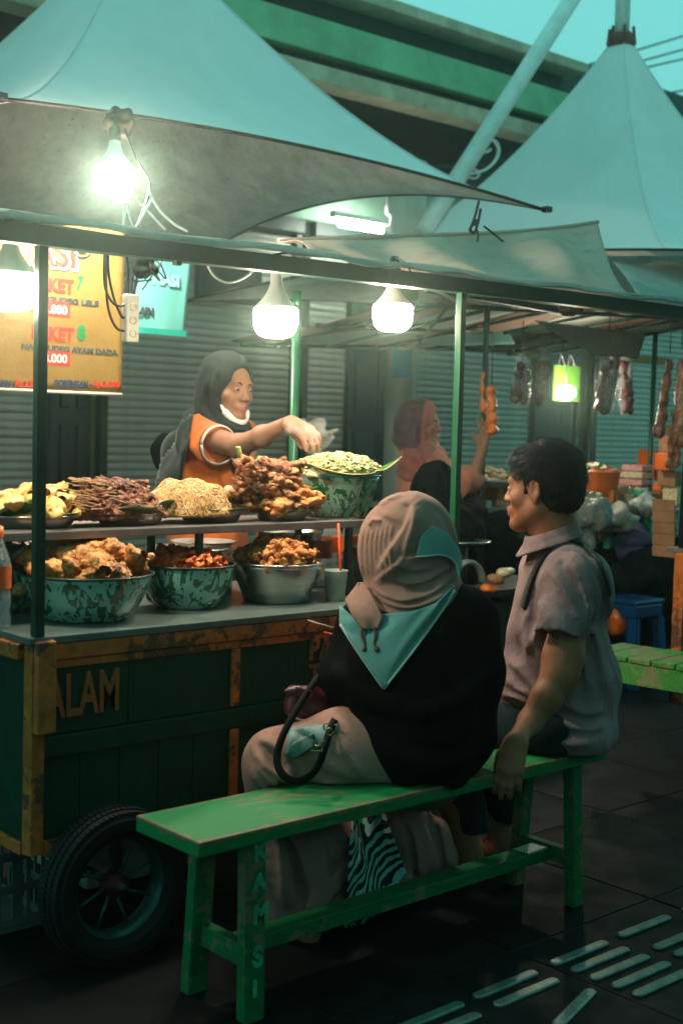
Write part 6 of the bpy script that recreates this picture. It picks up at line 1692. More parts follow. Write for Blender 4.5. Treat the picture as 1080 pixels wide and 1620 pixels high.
# ---------------------------------------------------------------- seller
se = thing('person', 'standing seller in dark headscarf and orange polo reaching over the cabbage with a plastic glove', 'person', (2.9, 3.75, 0))
fdir = (HR*.72-HF*.69).normalized()
HS = HeadFrame(W(361, 614, 4.68), fdir, -.10, -.04, .97)
fe = Field((2.45, 3.0, .0), (3.55, 4.15, 1.66), .0058)
head(fe, HS, ears=False, female=True)
fe.chain([HS.p(0, -.02, -.06), W(350, 680, 4.75)], [.05, .055], .03)
fe.chain([W(345, 700, 4.78), W(330, 790, 4.8), W(330, 880, 4.8)], [.10, .12, .13], .05)
fe.chain([W(322, 692, 4.64), W(378, 706, 4.42)], [.047, .038], .03)
wrS = W(458, 668, 4.19)
fe.chain([W(378, 706, 4.42), W(415, 690, 4.30), wrS], [.038, .0315, .0215], .03)
hand(fe, wrS, Vector(W(505, 694, 4.08))-Vector(wrS), V(0, 0, 1)-HF*.3, -HF+HR*.2, .165, (.35, .35, .4, .4), spread=.14, thumb=(HR*.6-HF*.4-V(0, 0, .7), HR*.5-V(0, 0, 1)))
fe.chain([W(385, 700, 4.86), W(400, 780, 4.8), W(430, 800, 4.55)], [.05, .04, .028], .03); hand(fe, W(430, 800, 4.55), HR-HF*.4, V(0, 0, 1), -HF, .15, (.4,)*4)
for q in (-.08, .08):
    b_ = Vector(W(330, 880, 4.8))+Vector(HS.r)*q; fe.chain([tuple(b_), (b_.x, b_.y, .45), (b_.x, b_.y, .05)], [.09, .06, .045], .03); fe.cone((b_.x, b_.y, .04), tuple(V(b_.x, b_.y, .03)+Vector(HS.f)*.16), .04, .03)
fe.mesh('body', ['skin_seller', 'lips'], se, regions=[lip_region(HS)])
face_bits(HS, se)
# orange polo
fo = Field((2.45, 3.2, .6), (3.5, 4.2, 1.5), .007)
fo.chain([W(345, 700, 4.78), W(325, 760, 4.8), W(328, 850, 4.8)], [.125, .145, .15], .06)
fo.cone(W(318, 688, 4.66), W(385, 690, 4.86), .07, .065, .05)
fo.cone(W(316, 692, 4.65), W(345, 704, 4.54), .07, .068, .03, cut=(-.2, 1))
fo.cone(W(346, 704, 4.535), W(356, 706, 4.5), .055, .056, .004, 'sub')
for pl in (((300, 690), (310, 710), (330, 735)), ((290, 720), (310, 745), (340, 755)), ((305, 700), (295, 740), (300, 770)), ((335, 730), (350, 750), (355, 775))): ridge(fo, pl, .009, .02, -.002, 3.6)
fo.noise(.006, 7, 6); po = fo.mesh('polo_shirt', 'orange_shirt', se, smooth_it=1)
ca = Vector(W(346, 704, 4.535)); dd_ = (Vector(W(378, 706, 4.42))-Vector(W(322, 692, 4.64))).normalized(); s1_ = dd_.cross(V(0, 0, 1)).normalized(); s2_ = s1_.cross(dd_)
for q, m_, r_ in ((0, 'white', .0045), (-.012, 'vest', .003), (.004, 'white', .003)):
    tube('sleeve_trim', [ca+dd_*q+s1_*math.cos(a)*.067+s2_*math.sin(a)*.067 for a in [i*2*PI/32 for i in range(33)]], r_, m_, po, 6)
# dark apron-vest with white edging
drape_patch('apron', fo, coons([(252, 660), (280, 652), (306, 656)], [(250, 790), (266, 790), (282, 790)]), 16, 26, 'vest', se, .012, d0=3.6, wave=lambda u, v: .006*math.sin(v*8+u*4))
fo2 = Field((2.45, 3.4, .9), (3.5, 4.2, 1.5), .01); fo2.chain([W(318, 668, 4.86), W(282, 712, 4.92), (W(270, 790, 4.94))], [.05, .062, .062], .04); fo2.noise(.006, 7, 16); fo2.mesh('apron_side', 'vest', se, smooth_it=1)
strap_on('apron_edging', fo2, [(316, 652), (298, 655), (288, 668), (283, 688), (281, 712), (282, 760)], .011, 'white', se, .004, 3.6)
drape_patch('apron', fo, coons([(352, 700), (372, 706), (392, 712)], [(372, 745), (385, 750), (400, 752)]), 10, 12, 'vest', se, .016, d0=4.3)
strap_on('apron_edging', fo, [(357, 700), (366, 722), (378, 744)], .012, 'white', se, .022, 4.3)
# headscarf
fk = Field((2.55, 3.3, 1.1), (3.3, 4.2, 1.68), .0052)
fk.ell(HS.p(0, -.022, .032), (.094*.97, .118*.97, .108*.97), .03, 'add', HS.ax)
fk.ell(HS.p(0, -.045, -.05), (.086, .1, .1), .04, 'add', HS.ax)
fk.chain([HS.p(0, -.01, -.11), HS.p(0, .01, -.16)], [.078, .092], .04)
fk.ell(W(344, 683, 4.76), (.125, .12, .055), .05, 'add', AX); fk.cone(W(312, 665, 4.84), W(300, 690, 4.86), .05, .05, .04)
fk.ell(HS.p(0, .088, -.012), (.060, .062, .094), .012, 'sub', HS.ax)
fk.ell(HS.p(0, .1, -.02), (.054, .08, .09), .01, 'sub', HS.ax)
for pl in (((330, 600), (322, 640), (330, 668)), ((345, 585), (338, 625), (345, 662)), ((318, 625), (320, 650), (340, 672)), ((350, 655), (362, 675), (392, 682)), ((335, 670), (355, 688), (385, 692))): ridge(fk, pl, .006, .014, -.001, 3.6)
fk.noise(.003, 10, 8)
fk.mesh('headscarf', 'seller_hijab', se, smooth_it=1)
# mask pulled under the chin
mk_pts = [HS.p(-.06, .03, -.045), HS.p(-.054, .052, -.078), HS.p(-.034, .072, -.104), HS.p(0, .088, -.116), HS.p(.034, .072, -.104), HS.p(.054, .052, -.08), HS.p(.06, .03, -.05)]
tube('face_mask', spline(mk_pts, 6), [.004]+[.008]*5+[.0155]*24+[.008]*6+[.004], 'mask', se, 12, flat=.8)
# plastic glove: crumpled film round the hand, open at the wrist
fg = Field(np.array(W(490, 685, 4.1))-.14, np.array(W(490, 685, 4.1))+.14, .005)
fg.chain([W(474, 680, 4.15), W(490, 690, 4.11), W(504, 700, 4.08)], [.03, .042, .038], .02)
fg.cone(W(500, 675, 4.1), W(514, 662, 4.08), .022, .012, .02); fg.cone(W(466, 690, 4.14), W(459, 684, 4.14), .014, .009, .02); fg.cone(W(510, 690, 4.07), W(522, 684, 4.06), .02, .008, .02)
fg.noise(.012, 13, 2)
gv = fg.mesh('plastic_glove', 'plastic_bag', se)
# bundle behind her shoulder
p0 = Vector(W(262, 715, 5.1)); f = Field(p0-V(.16, .16, .16), p0+V(.16, .16, .16), .009); f.ell(tuple(p0), (.055, .05, .075), .02, 'add', AX); f.noise(.008, 8, 3)
o = f.mesh('dark_bundle', 'blackcloth', None, smooth_it=1); tag(o, "dark rounded bundle partly showing behind the seller's back", 'bundle')

# ---------------------------------------------------------------- woman at the next stall
w2 = thing('person', 'woman in dusty pink headscarf and salmon dress raising one hand at the next stall', 'person', (5.2, 5.1, 0))
fdir = (HR*.93-HF*.36).normalized()
D2 = 7.0
H2 = HeadFrame(W(666, 671, D2), fdir, -.03, 0, 1.0)
f = Field((4.6, 4.4, 0), (6.1, 5.9, 1.7), .011)
head(f, H2, ears=False)
f.chain([H2.p(0, -.02, -.06), W(668, 730, D2), W(672, 830, D2)], [.05, .1, .13], .05)
f.chain([W(690, 735, D2-.15), W(722, 790, D2-.3), W(748, 752, D2-.35), W(763, 712, D2-.37)], [.055, .045, .038, .025], .03)
hand(f, W(763, 712, D2-.37), V(0, 0, 1)+HR*.1, HR*.6+HF*.5, -HR, .17, (.15, .2, .5, .6), spread=.35)
for q in (-.07, .07): f.chain([tuple(Vector(W(672, 830, D2))+HF*q), tuple(V(*W(672, 830, D2)[:2], .05)+HF*q)], [.08, .05], .03)
f.mesh('body', ['skin_seller', 'lips'], w2, regions=[lip_region(H2)]); face_bits(H2, w2)
f = Field((4.6, 4.4, .05), (6.1, 5.9, 1.5), .011)
f.chain([W(668, 735, D2), W(672, 800, D2), W(678, 900, D2)], [.14, .17, .2], .06); f.chain([W(690, 738, D2-.12), W(722, 788, D2-.3), W(744, 757, D2-.345)], [.08, .075, .065], .04)
for pl in (((730, 740), (740, 765), (735, 790)), ((690, 730), (700, 760), (705, 790)), ((715, 745), (722, 770), (730, 790))): ridge(f, pl, .012, .03, -.002, 6)
f.cone(W(678, 745, D2-.05), W(722, 788, D2-.3), .085, .07, .03); f.noise(.008, 5, 7); f.mesh('dress', 'pinkdress', w2, smooth_it=1, largest=True)
f = Field((4.7, 4.5, .9), (5.8, 5.7, 1.68), .008)
f.ell(H2.p(0, -.025, .03), (.095, .122, .112), .03, 'add', H2.ax); f.ell(H2.p(0, -.05, -.06), (.1, .11, .12), .04, 'add', H2.ax); f.cone(H2.p(0, -.01, -.12), W(668, 738, D2-.02), .09, .15, .05)
f.ell(H2.p(0, .1, -.012), (.056, .068, .088), .01, 'sub', H2.ax)
for pl in (((680, 700), (690, 725), (705, 745)), ((670, 690), (680, 720), (690, 750)), ((655, 700), (665, 730), (670, 755)), ((660, 660), (655, 690), (660, 720))): ridge(f, pl, .011, .02, -.002, 6)
f.noise(.008, 8, 4)
Cm = np.array(H2.C)
def pinkside(Pq):
    q = Pq-Cm; return (q@np.array(H2.f) > .03) | (q[:, 2] < -.13)
f.mesh('headscarf', ['hijab_mauve', 'hijab_pink'], w2, regions=[pinkside], smooth_it=1)
o = box('phone', W(690, 752, D2-.2), tuple(Vector(W(708, 742, D2-.2))+V(0.01, .02, .0)), 'orange', w2, .004)

# ---------------------------------------------------------------- customer in black seen from behind at the next stall
cb2 = thing('person', 'customer all in black seen from behind in front of the woman in pink', 'person', (4.6, 4.1, 0))
D3 = 6.0
f = Field((4.0, 3.5, .0), (5.4, 4.9, 1.35), .011)
f.ell(W(688, 772, D3), (.095, .11, .12), .04, 'add', AX); f.chain([W(690, 810, D3), W(692, 870, D3), W(695, 960, D3)], [.12, .19, .2], .08)
f.cone(W(660, 850, D3), W(730, 840, D3), .1, .1, .06); f.chain([W(728, 835, D3-.05), W(748, 815, D3+.1), W(745, 795, D3+.25)], [.075, .06, .045], .04)
for q in (-.09, .09): f.chain([tuple(Vector(W(695, 960, D3))+HR*q), tuple(V(*W(695, 960, D3)[:2], .06)+HR*q)], [.11, .06], .05)
f.noise(.008, 6, 5); f.mesh('body', 'blackcloth', cb2, smooth_it=1)
f = Field((4.0, 3.5, .85), (5.2, 4.9, 1.35), .008); f.ell(W(688, 771, D3), (.105, .12, .125), .04, 'add', AX); f.cone(W(688, 800, D3), W(690, 845, D3), .115, .2, .05)
for pl in (((670, 760), (665, 790), (655, 830)), ((700, 760), (710, 790), (720, 820)), ((690, 745), (690, 780), (688, 820))): ridge(f, pl, .01, .02, -.002, 5)
f.noise(.006, 8, 2); f.mesh('headscarf', 'blackcloth', cb2, smooth_it=1)
# ================================================================== THE NEXT STALL AND THINGS BEHIND
SY = 4.5
st2 = thing('snack_stall', 'blurred market stall with dark green pole frame and draped table behind the man', 'market stall', (5.7, SY, 0))
def sx(px, py=700, y=SY): return at(px, py, y=y).x
xa, xb = sx(722, 815)-.1, sx(1062, 770)+.15
tz = .93
box('table_top', (xa, SY, tz-.025), (xb, SY+.65, tz), 'shelf', st2, .003)
for x in (xa+.05, xb-.05, (xa+xb)/2):
    for y in (SY+.04, SY+.6): box('table_leg', (x-.018, y-.018, 0), (x+.018, y+.018, tz-.026), 'metal_dark', st2, .002)
grid_mesh('plastic_skirt', lambda u, v: (xa+(xb-xa)*(.45+.55*u), SY-.02-.02*math.sin(u*40)*v-.01*math.sin(u*13), tz+.004-.23*v+.02*math.sin(u*23)*v), 90, 10, 'plastic_grey', st2, .002)
grid_mesh('dark_cloth', lambda u, v: (xa+(xb-xa)*u, SY+.02+.012*math.sin(u*50)*v, tz-.03-.85*v), 60, 6, 'blackcloth', st2, .002)
fh_ = 1.86
for px, y in ((765, SY), (933, SY+.75), (1031, SY+.2), (540, SY+3) ):
    if px == 540: continue
    x = sx(px, 650, y); tube('post', [(x, y, 0), (x, y, fh_+.1)], .0155, 'metal_green', st2, 10)
x0_, x1_ = sx(765, 650)-.5, xb+.4
def roof_z(x): return 1.93+.045*(x-x0_)
for y, dz in ((SY, 0), (SY+.75, -.07), (SY+1.4, -.15)): tube('roof_beam', [(x0_, y, roof_z(x0_)+dz), (x1_, y, roof_z(x1_)+dz)], .013, 'metal_green', st2, 8)
for k in range(7):
    x = x0_+.1+k*(x1_-x0_-.2)/6; tube('roof_rib', [(x, SY-.05, roof_z(x)), (x+.1, SY+1.4, roof_z(x)-.15)], .010, 'metal_green', st2, 8)
tube('roof_brace', [(x0_+.2, SY, roof_z(x0_)-.0), (x0_+1.3, SY+1.3, roof_z(x0_)-.08)], .010, 'metal_green', st2, 8)
for k in range(6):
    xs0 = x0_+k*(x1_-x0_)/6; xs1 = x0_+(k+1)*(x1_-x0_)/6
    grid_mesh('awning_strip', lambda u, v: (xs0+(xs1-xs0)*u, SY-.1+1.6*v, roof_z(xs0+(xs1-xs0)*u)+.02-.15*v+.012*math.sin(u*7+v*9)), 10, 10, 'canvas_pink' if k % 2 == 0 else 'canvas_white', st2, .003)
# teal awning edge at left and brown flap hanging, yellow box sign
a, b, c_, d_ = at(652, 522, y=5.6), at(655, 548, y=5.6), at(800, 520, y=5.2), at(800, 545, y=5.2)
o = grid_mesh('awning_sheet', lambda u, v: tuple(a.lerp(c_, u).lerp(b.lerp(d_, u), v)+V(0, -.06*v-.02*math.sin(u*9), .0)), 24, 6, 'scarf_teal', None, .004); tag(o, 'faded teal awning sheet left of the next stall roof, behind the bright green post', 'awning')
q4 = [at(*q, y=y) for q, y in (((845, 507), 4.1), ((1020, 530), 4.0), ((1000, 575), 3.95), ((905, 545), 4.05))]
o = grid_mesh('canvas_flap', lambda u, v: tuple(q4[0].lerp(q4[1], u).lerp(q4[3].lerp(q4[2], u), v)+V(0, -.03*math.sin(u*8)*v, -.02*math.sin(u*5)*v)), 20, 10, 'canvas_brown', None, .004); tag(o, 'dark brown canvas flap hanging in front of the next stall roof', 'canvas flap')
def blk(name, px0, py0, px1, py1, y, dep, mat, label, cat, group=None, bev=.006, rz=0):
    b = at(px1, py0, y=y); a = at(px1, py1, y=y)
    while True:
        x0 = at(px0, py1, y=y+dep).x
        if b.x-x0 > .5*dep or dep < .01: break
        dep *= .8
    lo = V(x0, y, min(a.z, b.z)); hi = V(b.x, y+dep, max(a.z, b.z))
    rot = Matrix.Rotation(rz, 3, 'Z') if rz else None
    o = box(name, lo, hi, mat, None, bev, rot); tag(o, label, cat, group); return o
blk('yellow_sign', 803, 491, 832, 514, 5.5, .06, 'yellow', 'small yellow hanging sign under the canvas, left of the brown flap', 'sign')
blk('orange_sign', 850, 498, 888, 512, 5.5, .05, 'yellow', 'partly hidden orange sign edge beside the small yellow sign', 'sign')
ls_ = blk('long_sign', 930, 566, 1058, 578, 7.6, .08, 'yellow', 'long dim yellow sign board over the far right shutter', 'sign')
blk('far_board', 800, 556, 850, 566, 7.6, .06, 'yellow', 'short dim yellow board over the shutter left of the lit stall lamp', 'sign')
# clip / rag on the roof beam's underside
p0 = at(903, 492, y=CY+.3); f = Field(p0-V(.12, .12, .12), p0+V(.12, .12, .12), .006); f.ell(tuple(p0), (.05, .04, .016), .02, 'add', AX); f.ell(tuple(p0+V(0, 0, .025)), (.03, .03, .02), .02, 'add', AX); f.noise(.006, 12, 1)
o = f.mesh('roof_lamp_holder', 'canvas_brown', None); tag(o, 'dark dangling rag and fitting under the cart roof at the right', 'rag')
# stall lamp with lime bag
c = at(897, 622, y=4.75)
c = at(894, 622, y=4.75)
sl = thing('stall_lamp', 'lit lamp hanging in the next stall in front of a lime green bag', 'light bulb', tuple(c))
lathe('diffuser', [(0, -.04), (.03, -.036), (.05, -.02), (.056, 0), (.05, .025), (.03, .04), (0, .042)], tuple(c), 'bulb', sl, 20)
tube('cord', [c+V(0, 0, .04), c+V(0, 0, .36)], .004, 'cable', sl, 6)
lb = blk('lime_bag', 872, 580, 918, 636, 4.84, .02, 'limecard', 'lime green plastic bag hanging behind the stall lamp', 'bag')
for q in (885, 900): tube('bag_handle', spline([at(q-3, 582, y=4.84), at(q+2, 562, y=4.84), at(q+9, 582, y=4.84)], 6), .004, 'plastic_bag', lb, 5)
tube('lamp_pole', [at(908, 636, y=5.4), at(906, 800, y=5.4)], .018, 'metal_green', st2, 8)
# hanging packs
def hang(px, py, w, h, mat, y, label, seed, tilt=0, name='hanging_pack', group='snack packs hanging from the next stall roof', film=True, n=3, sc=1):
    p = at(px, py, y=y); r = random.Random(seed); t = thing(name, label, 'hanging pack', tuple(p), group)
    s = (at(px+10, py, y=y)-p).length/10; Wd, Hh = w*s*.72, h*s
    f = Field(p-V(Wd+.05, .09, Hh*.65+.04), p+V(Wd+.05, .09, Hh*.65+.04), .007)
    for k in range(n):
        o_ = (k-(n-1)/2)*Wd/max(1, n)*.8; f.cone(tuple(p+V(o_+tilt*.3, r.uniform(-.02, .02), Hh*.38)), tuple(p+V(o_*1.15-tilt, r.uniform(-.02, .02), -Hh*.4+r.uniform(-.02, .02))), Wd/n*.45, Wd/n*.55, .012)
    f.noise(.007, 12, seed); f.mesh('contents', mat, t)
    if film:
        g = Field(p-V(Wd+.06, .1, Hh*.7+.04), p+V(Wd+.06, .1, Hh*.7+.1), .009); g.ell(tuple(p-V(0, 0, .01)), (Wd*.5+.008, .035, Hh*.5), .02); g.cone(tuple(p+V(0, 0, Hh*.4)), tuple(p+V(0, 0, Hh*.66+.03)), .03, .012, .03); g.noise(.014, 11, seed+3); g.mesh('plastic_film', 'plastic_clear', t)
    tube('string', [p+V(0, 0, Hh*.5), p+V(0, 0, Hh*.5+.22)], .003, 'rope', t, 5)
    return t
hang(824, 606, 30, 44, 'purple_meat', 4.6, 'plastic bag of dark wrapped food, hanging left of the lime bag', 1, n=2)
hang(860, 604, 22, 46, 'purple_meat', 5.3, 'dim reddish pack hanging just left of the stall lamp', 2, n=2)
hang(960, 606, 34, 58, 'purple_meat', 4.5, 'biggest cluster of dark sausage packs, right of the stall lamp', 3, .02, n=3)
hang(986, 610, 20, 54, 'purple_meat', 4.7, 'dark sausage pack at the right side of the biggest cluster', 4, -.03, n=2)
hang(972, 598, 18, 50, 'snack', 4.9, 'brown packs hanging behind the biggest cluster', 5, -.02, n=2, film=False)
hang(1056, 628, 13, 80, 'snack', 4.0, 'long strip of brown snack packs hanging near the right edge', 6, .05, n=1, film=False)
hang(1074, 636, 13, 95, 'snack', 3.9, 'long strip of brown snack packs cut by the right edge', 7, .02, n=1, film=False)
hang(1066, 690, 16, 60, 'snack', 4.1, 'lower bunch of brown snack packs near the right edge', 8, 0, n=2, film=False)
hang(776, 645, 15, 50, 'orange', 4.4, 'orange bottle-shaped pack hanging by the stall post', 9, -.01, film=False, n=1)
hang(764, 620, 9, 50, 'orange', 4.5, 'second orange pack hanging left of the stall post', 10, 0, film=False, n=1)
# goods on the table
p = at(782, 775, y=SY+.12)
bt = thing('snack_basket', 'flat tray heaped with pale buns on the stall table, left of the man', 'tray', (p.x, SY+.2, tz))
lathe('tray_body', [(0, .10), (.17, .10), (.2, .13), (.21, .135), (.2, .14), (.16, .11), (0, .11)], (p.x, SY+.2, tz), 'whitetub', bt, 36)
bu = [blob_mesh('bun', 'bun', 2, .05, .03, s, .007, .003, 12) for s in (51, 52)]
scatter('bun', bu, 'pale bun heaped on the flat tray of the next stall', 'bun', 'buns on the flat tray', dome((p.x, SY+.2, tz+.14), .15, .13, .05, 22, 41, .4))
blk('plastic_tub', 715, 790, 752, 836, SY+.05, .2, 'whitetub', 'translucent tub with dark contents under the bun tray, next to the green post', 'tub')
blk('plastic_tub', 756, 792, 778, 830, SY+.04, .2, 'whitetub', 'translucent tub in the middle under the bun tray', 'tub')
blk('plastic_tub', 782, 792, 812, 828, SY+.06, .2, 'creampack', 'cream tub touching the man\'s face in view, under the bun tray', 'tub')
# behind the man's head, right: orange container with packets, stack of packets, orange box
p = at(958, 775, y=SY+.12)
oc = thing('orange_basket', 'orange plastic basket with small packets on its rim, right of the man', 'basket', (p.x, SY+.2, tz))
lathe('basket_body', [(0, .0), (.115, .0), (.125, .01), (.14, .17), (.15, .175), (.15, .185), (.135, .18), (.12, .015), (0, .01)], (p.x, SY+.2, tz), 'orange', oc, 28)
r5 = random.Random(2)
pk = [blob_mesh('small_packet', m, 2, .04, .022, s, .006, .003, 20) for s, m in ((61, 'creampack'), (62, 'greenpack'), (63, 'bagwhite'))]
scatter('small_packet', pk, 'small packet lying on top of the orange basket', 'packet', 'small packets in the orange basket', dome((p.x, SY+.2, tz+.17), .11, .11, .05, 20, 5, .5))
for k in range(6):
    y0_ = 736+k*11.5; mt_ = ('pinkpack', 'creampack', 'pinkpack', 'creampack', 'cardboard', 'pinkpack')[k]
    blk('flat_packet', 982-k*2.5, y0_, 1032-k*1.5, y0_+9.5, SY+.15+.01*k, .16, mt_, 'flat snack packet in the leaning stack between the orange basket and the orange carton', 'packet', 'flat packets in the leaning stack', .008, rnd.uniform(-.15, .15))
blk('orange_carton', 1006, 712, 1046, 760, SY+.4, .2, 'orange', 'orange yellow carton standing behind the leaning packet stack', 'carton')
blk('orange_carton', 1031, 764, 1054, 776, SY+.08, .15, 'orange', 'low orange carton at the table edge, right of the packet stack', 'carton')
for k, (a_, b_, c2_, d2_, l) in enumerate(((1040, 700, 1062, 722, 'uppermost brown carton of the pile by the right post'), (1038, 724, 1060, 752, 'second brown carton from the top of the pile by the right post'), (1040, 754, 1064, 776, 'third brown carton in the pile by the right post'), (1052, 672, 1068, 698, 'small brown packet over the carton pile by the right post'))):
    blk('brown_carton', a_, b_, c2_, d2_, SY+.3+.02*k, .22, 'cardboard', l, 'carton', 'brown cartons piled by the right post')
blk('green_packet', 998, 775, 1020, 785, SY+.02, .1, 'greenpack', 'bright green packet at the table edge behind the man', 'packet')
# bulging plastic bags hanging below the table edge
for k, (px, py, rx, rz_, m_, l) in enumerate(((938, 812, .09, .085, 'bagwhite', 'milky plastic bag right behind the man\'s collar'), (978, 822, .1, .075, 'bagwhite', 'bulging milky plastic bag hanging below the orange basket'), (1000, 860, .15, .12, 'navy', 'navy cloth bundle under the milky bags'), (1020, 800, .08, .05, 'printed', 'printed packets wrapped in film at the table edge'), (1035, 850, .05, .1, 'greenpack', 'green plastic bag hanging below the printed packets'))):
    p = at(px, py, y=SY-.12); f = Field(p-V(.24, .24, .24), p+V(.24, .24, .24), .009); f.ell(tuple(p), (rx, .1, rz_), .03); f.cone(tuple(p), tuple(p+V(.02, .03, rz_*1.1)), .05, .02, .04); f.noise(.018, 7, k+3)
    o = f.mesh('plastic_bag' if m_ != 'navy' else 'cloth_bundle', m_, None, smooth_it=1); tag(o, l, 'bag')
# orange-framed cart at the right edge with cartons
c3 = thing('market_cart', 'dark cart with orange corner post and small wheel at the right edge', 'cart', (4.6, 3.05, 0))
px_ = at(1076, 1000, y=3.05); xx = px_.x
box('corner_post', (xx-.025, 3.03, .25), (xx+.025, 3.08, .84), 'cart_orange', c3, .004); box('floor_rail', (xx-.06, 3.0, .22), (xx+1.2, 3.06, .27), 'cart_orange', c3, .004)
box('side_panel', (xx+.03, 3.06, .28), (xx+1.2, 3.08, .8), 'cart_green', c3, .002); box('table_top', (xx-.01, 3.02, .84), (xx+1.2, 3.13, .86), 'shelf', c3, .003)
tube('roof_post', [(xx, 3.06, .86), (xx+.02, 3.06, 1.78)], .018, 'metal_dark', c3, 8); tube('wheel', [(xx+.12, 2.98, .1), (xx+.12, 3.03, .1)], .1, 'rubber', c3, 24, smooth=False)
for k in range(5):
    z0 = at(1050, 880-k*18, y=3.3).z
    a = at(1030, 880-k*18, y=3.47); b = at(1068, 863-k*18, y=3.35)
    o = box('brown_box', (a.x, 3.35, a.z+.002), (b.x, 3.47, a.z+.055), 'cardboard', None, .004); tag(o, ('lowest', 'second', 'middle', 'fourth', 'topmost')[k]+' brown box in the stack before the right edge post', 'box', 'brown boxes stacked at the right edge')
# blue stool and small things in the dark
bs = thing('plastic_stool', 'blue plastic stool behind the slatted bench', 'stool', (5.3, 3.9, 0))
c = at(993, 945, y=3.95); c.z = .46
k = at(993, 942, z=.46); kx, ky = k.x-.1, k.y-.1
kx, ky = at(996, 946, z=.46).x, at(996, 946, z=.46).y
bm = bmesh.new(); bx(bm, (kx-.13, ky-.13, .44), (kx+.13, ky+.13, .465), .012); bm_obj('seat', bm, 'blue', bs, False)
box('skirt', (kx-.122, ky-.122, .37), (kx+.122, ky+.122, .439), 'blue', bs, .01)
for a in (-1, 1):
    for b in (-1, 1): legbar('leg', (kx+a*.13, ky+b*.13, 0), (kx+a*.105, ky+b*.105, .37), (.025, .025), (.025, .025), bs, 'blue')
p = at(975, 985, y=4.1); f = Field(p-V(.12, .12, .12), p+V(.12, .12, .12), .009); f.ell(tuple(p), (.05, .05, .09), .02); f.noise(.008, 9, 1); o = f.mesh('orange_bag', 'orange', None); tag(o, 'small orange bag beside the blue stool', 'bag')
# dark counter, plates and pale ring between the two customers
dk_ = thing('low_counter', 'dark low counter with pans between the seated woman and the man', 'counter', (4.3, 3.7, 0))
a = at(715, 900, y=3.9); b = at(850, 900, y=3.9)
box('counter_top', (a.x-.1, 3.75, .60), (b.x+.1, 4.15, .63), 'blackish', dk_, .004); box('counter_body', (a.x-.08, 3.8, 0), (b.x+.08, 4.1, .598), 'blackish', dk_, .004)
p = at(742, 862, y=3.9); o = lathe('steel_plate', [(0, 0), (.09, 0), (.13, .012), (.135, .012), (.13, .018), (.09, .006), (0, .006)], (p.x, 3.95, p.z), 'steel', None, 36); tag(o, 'round steel plate catching light between the two seated customers', 'plate')
tube('plate_stand', [(p.x, 3.95, .63), (p.x, 3.95, p.z)], .03, 'metal_dark', o, 10)
p = at(738, 925, y=3.85); pts = [p+V(math.cos(t)*.1, 0, math.sin(t)*.1) for t in [i*PI/14 for i in range(15)]]
o = tube('pale_ring', pts, .021, 'bagwhite', None, 10, flat=.6); tag(o, 'pale curved rim of a basin behind her black shoulder', 'basin')
for k2, (px, py, m_, l) in enumerate(((785, 915, 'cardboard', 'small brown pack on the low counter'), (775, 932, 'orange', 'tiny orange pack on the low counter'), (800, 905, 'creampack', 'cream pack lying on the low counter'), (792, 945, 'leather', 'black pouch on the low counter near the man'))):
    p = at(px, py, y=3.78); f = Field(p-V(.1, .1, .1), p+V(.1, .1, .1), .008); f.ell(tuple(p), (.05, .035, .02), .02); f.noise(.007, 10, k2); o = f.mesh('small_pack', m_, None); tag(o, l, 'pack')
f = Field(at(790, 860, y=4.3)-V(.3, .3, .3), at(790, 860, y=4.3)+V(.3, .3, .3), .014); p = at(790, 870, y=4.35); f.ell(tuple(p), (.2, .12, .2), .05); f.noise(.02, 5, 2); o = f.mesh('dark_sack', 'blackcloth', None, smooth_it=1); tag(o, "big black sack behind the counter, left of the man's shoulder", 'sack')
p = at(1020, 930, y=4.25); f = Field(p-V(.36, .36, .36), p+V(.36, .36, .36), .016); f.ell(tuple(p), (.3, .15, .22), .05); f.noise(.03, 4, 6); o = f.mesh('dark_sack', 'blackcloth', None, smooth_it=1); tag(o, 'wide black sack above the blue stool under the stall table', 'sack')
# far row: dim backdrop stall posts
tube('post', [at(561, 660, y=6.4), at(553, 480, y=6.4)], .02, 'frame_dark', bd, 8) if False else None

# ---- haze volume, added for the halos and glow round the bulbs
hz_box = box('haze', (-12, -8.8, -1.2), (26, 13, 7.5), 'ground', None, 0); hz_box.data.materials.clear(); hz_box.data.materials.append(M('haze')); hz_box['kind'] = 'stuff'

q5 = [at(*q, y=y) for q, y in (((968, 414), 4.0), ((1100, 418), 3.8), ((1100, 486), 3.4), ((1000, 470), 3.4))]
o = grid_mesh('awning_sheet', lambda u, v: tuple(q5[0].lerp(q5[1], u).lerp(q5[3].lerp(q5[2], u), v)+V(0, -.03*math.sin(u*6+v*2), -.012*math.sin(u*7))), 20, 10, 'canvas_white', None, .004); tag(o, 'pale awning sheet between the right tent hem and the end of the front roof beam', 'awning')

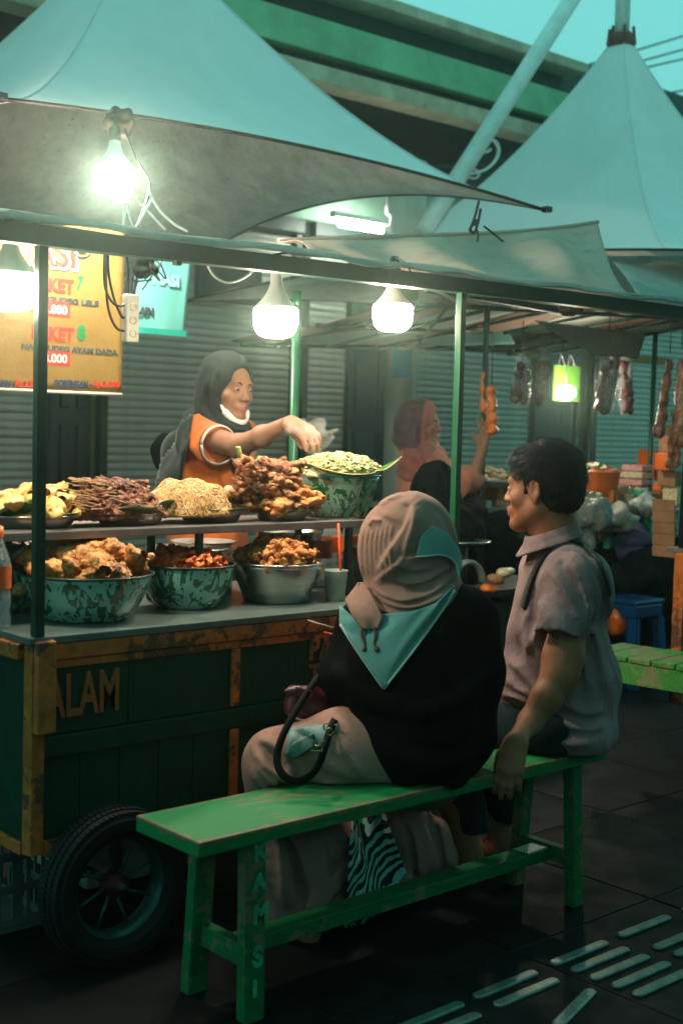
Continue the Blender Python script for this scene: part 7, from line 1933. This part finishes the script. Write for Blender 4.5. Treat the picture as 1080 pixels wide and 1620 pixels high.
# dense goods on the next stall's table
r6 = random.Random(17); GC = ('orange', 'pinkpack', 'creampack', 'cardboard', 'printed', 'greenpack', 'bun', 'ink_red', 'white', 'yellow')
names_ = dict(orange='orange', pinkpack='pink', creampack='cream', cardboard='brown', printed='mottled grey', greenpack='green', bun='tan', ink_red='red', white='white', yellow='yellow')
for row, (y, zb_, n_) in enumerate(((SY+.06, tz, 19), (SY+.2, tz, 17), (SY+.34, tz, 16), (SY+.5, tz, 15))):
    for k in range(n_):
        x = sx(826, 780)+(xb-sx(826, 780)-.05)*(k+r6.uniform(-.3, .3))/n_
        m_ = r6.choice(GC); h_ = r6.uniform(.04, .085)+.035*row; w_ = r6.uniform(.05, .10)
        if row < 2 and abs(x-p.x) < .01: continue
        bm = bmesh.new(); bx(bm, (x, y, zb_+.001), (x+w_, y+r6.uniform(.06, .1), zb_+h_), .008, Matrix.Rotation(r6.uniform(-.25, .25), 3, 'Z') @ Matrix.Rotation(r6.uniform(-.12, .12), 3, 'Y'), None, .006)
        o = bm_obj('snack_pack', bm, m_, None); tag(o, names_[m_]+' snack pack in the crowded rows on the next stall table', 'snack pack', 'crowded snack packs on the next stall table')
# packets hanging in front of the table edge
for k in range(13):
    x = sx(935, 800)+k*(xb-sx(935, 800)-.05)/13; m_ = r6.choice(('printed', 'creampack', 'bagwhite', 'pinkpack', 'navy', 'greenpack', 'cardboard'))
    z0 = tz-.02-r6.uniform(0, .03); bm = bmesh.new(); bx(bm, (x, SY-.07, z0-r6.uniform(.10, .2)), (x+r6.uniform(.05, .1), SY-.045, z0), .008, None, None, .01)
    o = bm_obj('hanging_packet', bm, m_, None); tag(o, 'packet strung along the front edge of the next stall table', 'packet', 'packets strung along the next stall table edge')

for k, (x0p, y0p, x1p, y1p, m_, l) in enumerate(((1040, 690, 1066, 716, 'cardboard', 'small brown carton at the very top of the tall right pile'), (1034, 717, 1070, 744, 'orange', 'orange carton in the tall right pile, under the small brown one'), (1038, 745, 1078, 770, 'cardboard', 'wide brown carton in the middle of the tall right pile'),
        (1046, 771, 1080, 800, 'creampack', 'cream carton near the bottom of the tall right pile'), (930, 742, 986, 782, 'orange', 'wide orange carton behind the orange basket'), (1000, 790, 1036, 822, 'printed', 'printed carton at the table edge below the packet stack'))):
    blk('stacked_carton', x0p, y0p, x1p, y1p, SY-.06 if k < 4 or k == 5 else SY+.42, .16, m_, l, 'carton', 'cartons in the tall pile at the right')
